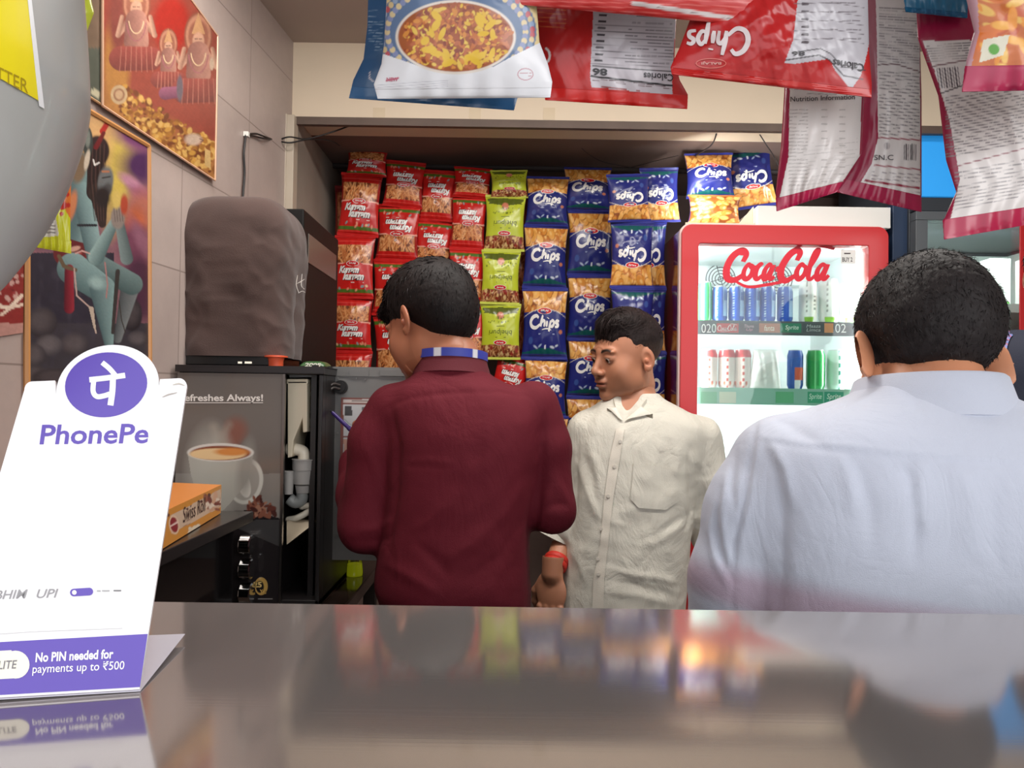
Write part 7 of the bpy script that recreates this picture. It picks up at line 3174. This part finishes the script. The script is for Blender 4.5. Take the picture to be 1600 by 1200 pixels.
skb = (206, 140, 104)
rings = [ring(1452, 1130, 300, .125, YB_), ring(1452, 1000, 300, .128, YB_), ring(1455, 900, 304, .130, YB_), ring(1458, 800, 308, .130, YB_), ring(1462, 740, 306, .125, YB_),
         ring(1462, 690, 286, .110, YB_), ring(1458, 655, 220, .090, YB_), ring(1454, 625, 130, .068, YB_), ring(1450, 600, 84, .058, YB_)]
inner = [(z, cx, cy, a * .88, b2 * .84, yw) for z, cx, cy, a, b2, yw in rings]
inner[-1] = (rings[-1][0], rings[-1][1], rings[-1][2], .048, .046, 0)
sh = [b_(1202, 735), b_(1716, 735)]
el = [b_(1126, 1030, .93), b_(1800, 1030, .93)]
wr = [b_(1150, 1190, 1.06), b_(1760, 1190, 1.06)]
cxb = b_(1455, 900)[0]
legs = [[np.array([cxb + s * .10, YB_ + .02, .80]), np.array([cxb + s * .10, YB_ + .04, .44]), np.array([cxb + s * .10, YB_ + .02, .09])] for s in (1, -1)]
tB, MB_, hB = person('person', 'man in a pale blue shirt close by, his back and dark curly hair towards us', (cxb, YB_, 0), dict(
    hs=.86, eout=.016, earz=-.014, flare=56, head=b_(1442, 546, .945), head_rot=(4, -27, 4), neck=b_(1450, 618, .925), skin=skb, inner=inner, sh=sh, el=el, wr=wr, legs=legs, hh=.0020, ear=1.25,
    hands=[dict(at=wr[0], dir=(.3, .6, -.6), palm=(.4, -.2, -.6), curl=(.4, .5, .4), mirror=True), dict(at=wr[1], dir=(-.3, .6, -.6), palm=(-.4, -.2, -.6), curl=(.4, .5, .4))],
    hair='curly', hair_col=(36, 31, 31), comb=lambda V: np.stack([.4 * np.sin(V[:, 2] * 160) + .2, np.zeros(len(V)), np.where(V[:, 2] > .10, -.2, -1.0)], 1),
    hlen=lambda V: .009 + .008 * np.clip(V[:, 2] / .1, 0, 1), hn=24000, hw=.0006, lift=.25, jit=.45, hrough=.0011))
ch = f = shirt_mesh(rings, [([b_(1222, 716), b_(1176, 800), b_(1146, 900), el[0]], [.050, .052, .048, .045]), ([el[0], wr[0]], [.046, .034]),
                            ([b_(1708, 716), b_(1770, 800), el[1]], [.052, .052, .046]), ([el[1], wr[1]], [.046, .034])], .005, .022, e=2.5)
V, Fa = f.mesh()
V = relax(V, Fa, 3)
N = normals(V, Fa)
V = wr_cloth(V, N, 16, .0026, 31)
V = folds(V, normals(V, Fa), [
    ([(1184, 640), (1176, 700), (1164, 780), (1148, 850), (1144, 960)], 4, -.0042),         # armhole seam
    ([(1190, 640), (1182, 700), (1170, 780), (1154, 850), (1150, 960)], 5, .0018),
    ([(1180, 688), (1240, 696), (1330, 706), (1420, 716), (1500, 722), (1600, 728), (1700, 730)], 3.0, -.0022),   # yoke seam
    ([(1180, 681), (1240, 689), (1330, 699), (1420, 709), (1500, 715), (1600, 721), (1700, 723)], 4.0, .0014),
    ([(1196, 700), (1214, 740), (1222, 800), (1222, 880), (1218, 950)], 10, -.004), ([(1204, 690), (1226, 730), (1238, 790)], 8, .004),
    ([(1322, 708), (1345, 740), (1360, 790), (1364, 860)], 12, -.0030), ([(1310, 708), (1325, 740), (1335, 800)], 9, .003),
    ([(1400, 720), (1425, 750), (1432, 800), (1430, 880)], 9, -.004), ([(1440, 722), (1436, 770), (1445, 830)], 9, .004), ([(1500, 730), (1520, 790), (1515, 860)], 14, .004),
    ([(1560, 735), (1550, 800), (1560, 880)], 12, -.003), ([(1205, 650), (1240, 668), (1290, 700)], 9, -.003), ([(1395, 600), (1430, 625), (1440, 650)], 7, -.002),
    ([(1136, 740), (1128, 790), (1132, 850), (1146, 900)], 5, .004), ([(1120, 780), (1110, 830), (1120, 880), (1140, 920)], 5, .004), ([(1128, 760), (1119, 810), (1126, 865), (1144, 906)], 4, -.004),
    ([(1150, 700), (1142, 760), (1150, 800)], 4, -.003)])
V = relax(V, Fa, 1, .3)
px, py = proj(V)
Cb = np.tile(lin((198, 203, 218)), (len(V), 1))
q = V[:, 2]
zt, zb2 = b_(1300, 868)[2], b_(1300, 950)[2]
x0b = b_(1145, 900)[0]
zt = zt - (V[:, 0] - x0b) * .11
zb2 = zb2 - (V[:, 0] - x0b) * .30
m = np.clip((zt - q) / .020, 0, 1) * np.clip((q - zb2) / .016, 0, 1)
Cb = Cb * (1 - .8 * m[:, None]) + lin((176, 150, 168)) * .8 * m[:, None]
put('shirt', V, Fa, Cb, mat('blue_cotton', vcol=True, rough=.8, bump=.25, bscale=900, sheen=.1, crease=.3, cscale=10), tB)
b = MB()
G = collar(b_(1450, 650, .935), .079, .082, .046, -.004, .020, 0, 100, 440, 90, .0, tilty=-.08)
b.grid(G)
b.build('collar', mat('blue_cotton_plain', (198, 203, 218), .8, bump=.25, bscale=900, sheen=.2), tB, smooth=60)
lower_body(tB, cxb, YB_, .84, .19, .128, 0, (50, 52, 62), (34, 30, 28), skb)

# ================================================================== person in navy at the right edge
YN = 1.45


def n_(px, py, Y=YN):
    return P(px, py, Y)


skn = (150, 96, 74)
rings = [ring(1700, 1010, 130, .115, YN), ring(1700, 900, 130, .115, YN), ring(1698, 800, 135, .118, YN), ring(1696, 700, 148, .115, YN), ring(1695, 610, 150, .108, YN),
         ring(1694, 560, 138, .095, YN), ring(1693, 535, 100, .078, YN), ring(1692, 510, 58, .060, YN), ring(1692, 492, 40, .054, YN)]
inner = [(z, cx, cy, a * .85, b2 * .82, yw) for z, cx, cy, a, b2, yw in rings]
inner[-1] = (rings[-1][0], rings[-1][1], rings[-1][2], .044, .046, 0)
sh = [n_(1580, 560), n_(1806, 560)]
el = [n_(1560, 790), n_(1826, 790)]
wr = [n_(1570, 900, 1.30), n_(1816, 900, 1.30)]
cxn = n_(1698, 800)[0]
legs = [[np.array([cxn + s * .09, YN, .88]), np.array([cxn + s * .10, YN, .48]), np.array([cxn + s * .10, YN, .09])] for s in (1, -1)]
tN, _, _ = person('person', 'person in dark navy clothes and a blue lanyard, mostly outside the picture', (cxn, YN, 0), dict(
    head=n_(1690, 425, 1.44), head_rot=(170, -8, 0), neck=n_(1692, 505), skin=skn, inner=inner, sh=sh, el=el, wr=wr, legs=legs, hh=.0026,
    hands=[dict(at=wr[0], dir=(.1, -.5, -.6), palm=(1, 0, -.3), mirror=True), dict(at=wr[1], dir=(-.1, -.5, -.6), palm=(-1, 0, -.3))],
    hair='full', hair_col=(24, 18, 18), comb=lambda V: np.tile([0, .3, -1.0], (len(V), 1)), hlen=.012, hn=3000))
f = shirt_mesh(rings, [([n_(1590, 560), n_(1566, 660), el[0]], [.055, .052, .046]), ([el[0], wr[0]], [.046, .034]), ([n_(1798, 560), n_(1816, 660), el[1]], [.055, .052, .046]), ([el[1], wr[1]], [.046, .034])], .008, .03)
V, Fa = f.mesh()
V = relax(V, Fa, 2)
V = wr_cloth(V, normals(V, Fa), 22, .003, 41)
put('shirt', V, Fa, lin((30, 34, 52)), mat('navy_cotton', vcol=True, rough=.8, bump=.3, bscale=700), tN)
bvN = bvh_of(V, Fa)
b = MB()
cl = np.array([(1606, 500), (1584, 516), (1572, 530), (1566, 546)], float)
G = conform(bvN, np.stack([cl[:, 0] - 5, cl[:, 0] + 5], 1), np.stack([cl[:, 1] - 2, cl[:, 1] + 3], 1), .003)
V2, Fc = ribbon2([(1640, 508), (1600, 512), (1580, 520), (1572, 532), (1568, 548)], 9, 6, 0)
G = conform(bvN, V2[:, 0], V2[:, 1], .004)
ok = ~np.isnan(G).any(1)
if ok.sum() > 6:
    keep = [f_ for f_ in Fc if all(ok[i] for i in f_)]
    G[~ok] = G[ok][0]
    cc = np.tile(lin((90, 130, 190)), (len(G), 1))
    cc[::3] = lin((190, 90, 100))
    b.add(G, keep, cc)
    b.build('lanyard', MATS['lanyard_band'], tN)
lower_body(tN, cxn, YN, .92, .15, .118, 0, (40, 42, 54), (30, 28, 28), skn)

# ================================================================== parts of parts
def nest(root_name, child, part):
    for r in [o for o in COL.objects if o.parent is None and o.name.split('.')[0] == root_name]:
        ps = [c for c in r.children if c.name.split('.')[0] == part]
        cs = [c for c in r.children if c.name.split('.')[0] == child]
        for k, c in enumerate(cs):
            if ps:
                c.parent = ps[min(k, len(ps) - 1)] if len(ps) == len(cs) else ps[0]


for r_, c_, p_ in (('drinks_cooler', 'door_glass', 'door_frame'), ('drinks_cooler', 'door_script', 'door_frame'), ('drinks_cooler', 'door_sticker', 'door_frame'),
                   ('drinks_cooler', 'sticker_print', 'door_frame'), ('drinks_cooler', 'edge_trim', 'door_frame'), ('drinks_cooler', 'price_strip', 'shelf'),
                   ('drinks_cooler', 'strip_print', 'shelf'), ('drinks_cooler', 'fan_grille', 'fan_panel'),
                   ('display_fridge', 'door_glass', 'door_frame'), ('display_fridge', 'red_handle_strip', 'door_frame'),
                   ('coffee_machine', 'instruction_sheet', 'open_door'), ('coffee_machine', 'cable_grommet', 'open_door'), ('coffee_machine', 'loom_cable', 'open_door'),
                   ('coffee_machine', 'rail_screws', 'hinge_rail'), ('coffee_machine', 'chrome_edge', 'picture_panel'),
                   ('covered_box', 'indicator', 'base'), ('covered_box', 'white_emblem', 'cloth_cover'),
                   ('machine_housing', 'white_label_margin', 'yellow_label'), ('machine_housing', 'lettering', 'yellow_label'),
                   ('person', 'eyes', 'body'), ('person', 'collar', 'shirt'), ('person', 'collar_leaf', 'shirt'), ('person', 'button_placket', 'shirt'),
                   ('person', 'chest_pocket', 'shirt'), ('person', 'buttons', 'shirt'), ('person', 'sleeve_hem', 'shirt'), ('person', 'belt', 'trousers')):
    nest(r_, c_, p_)
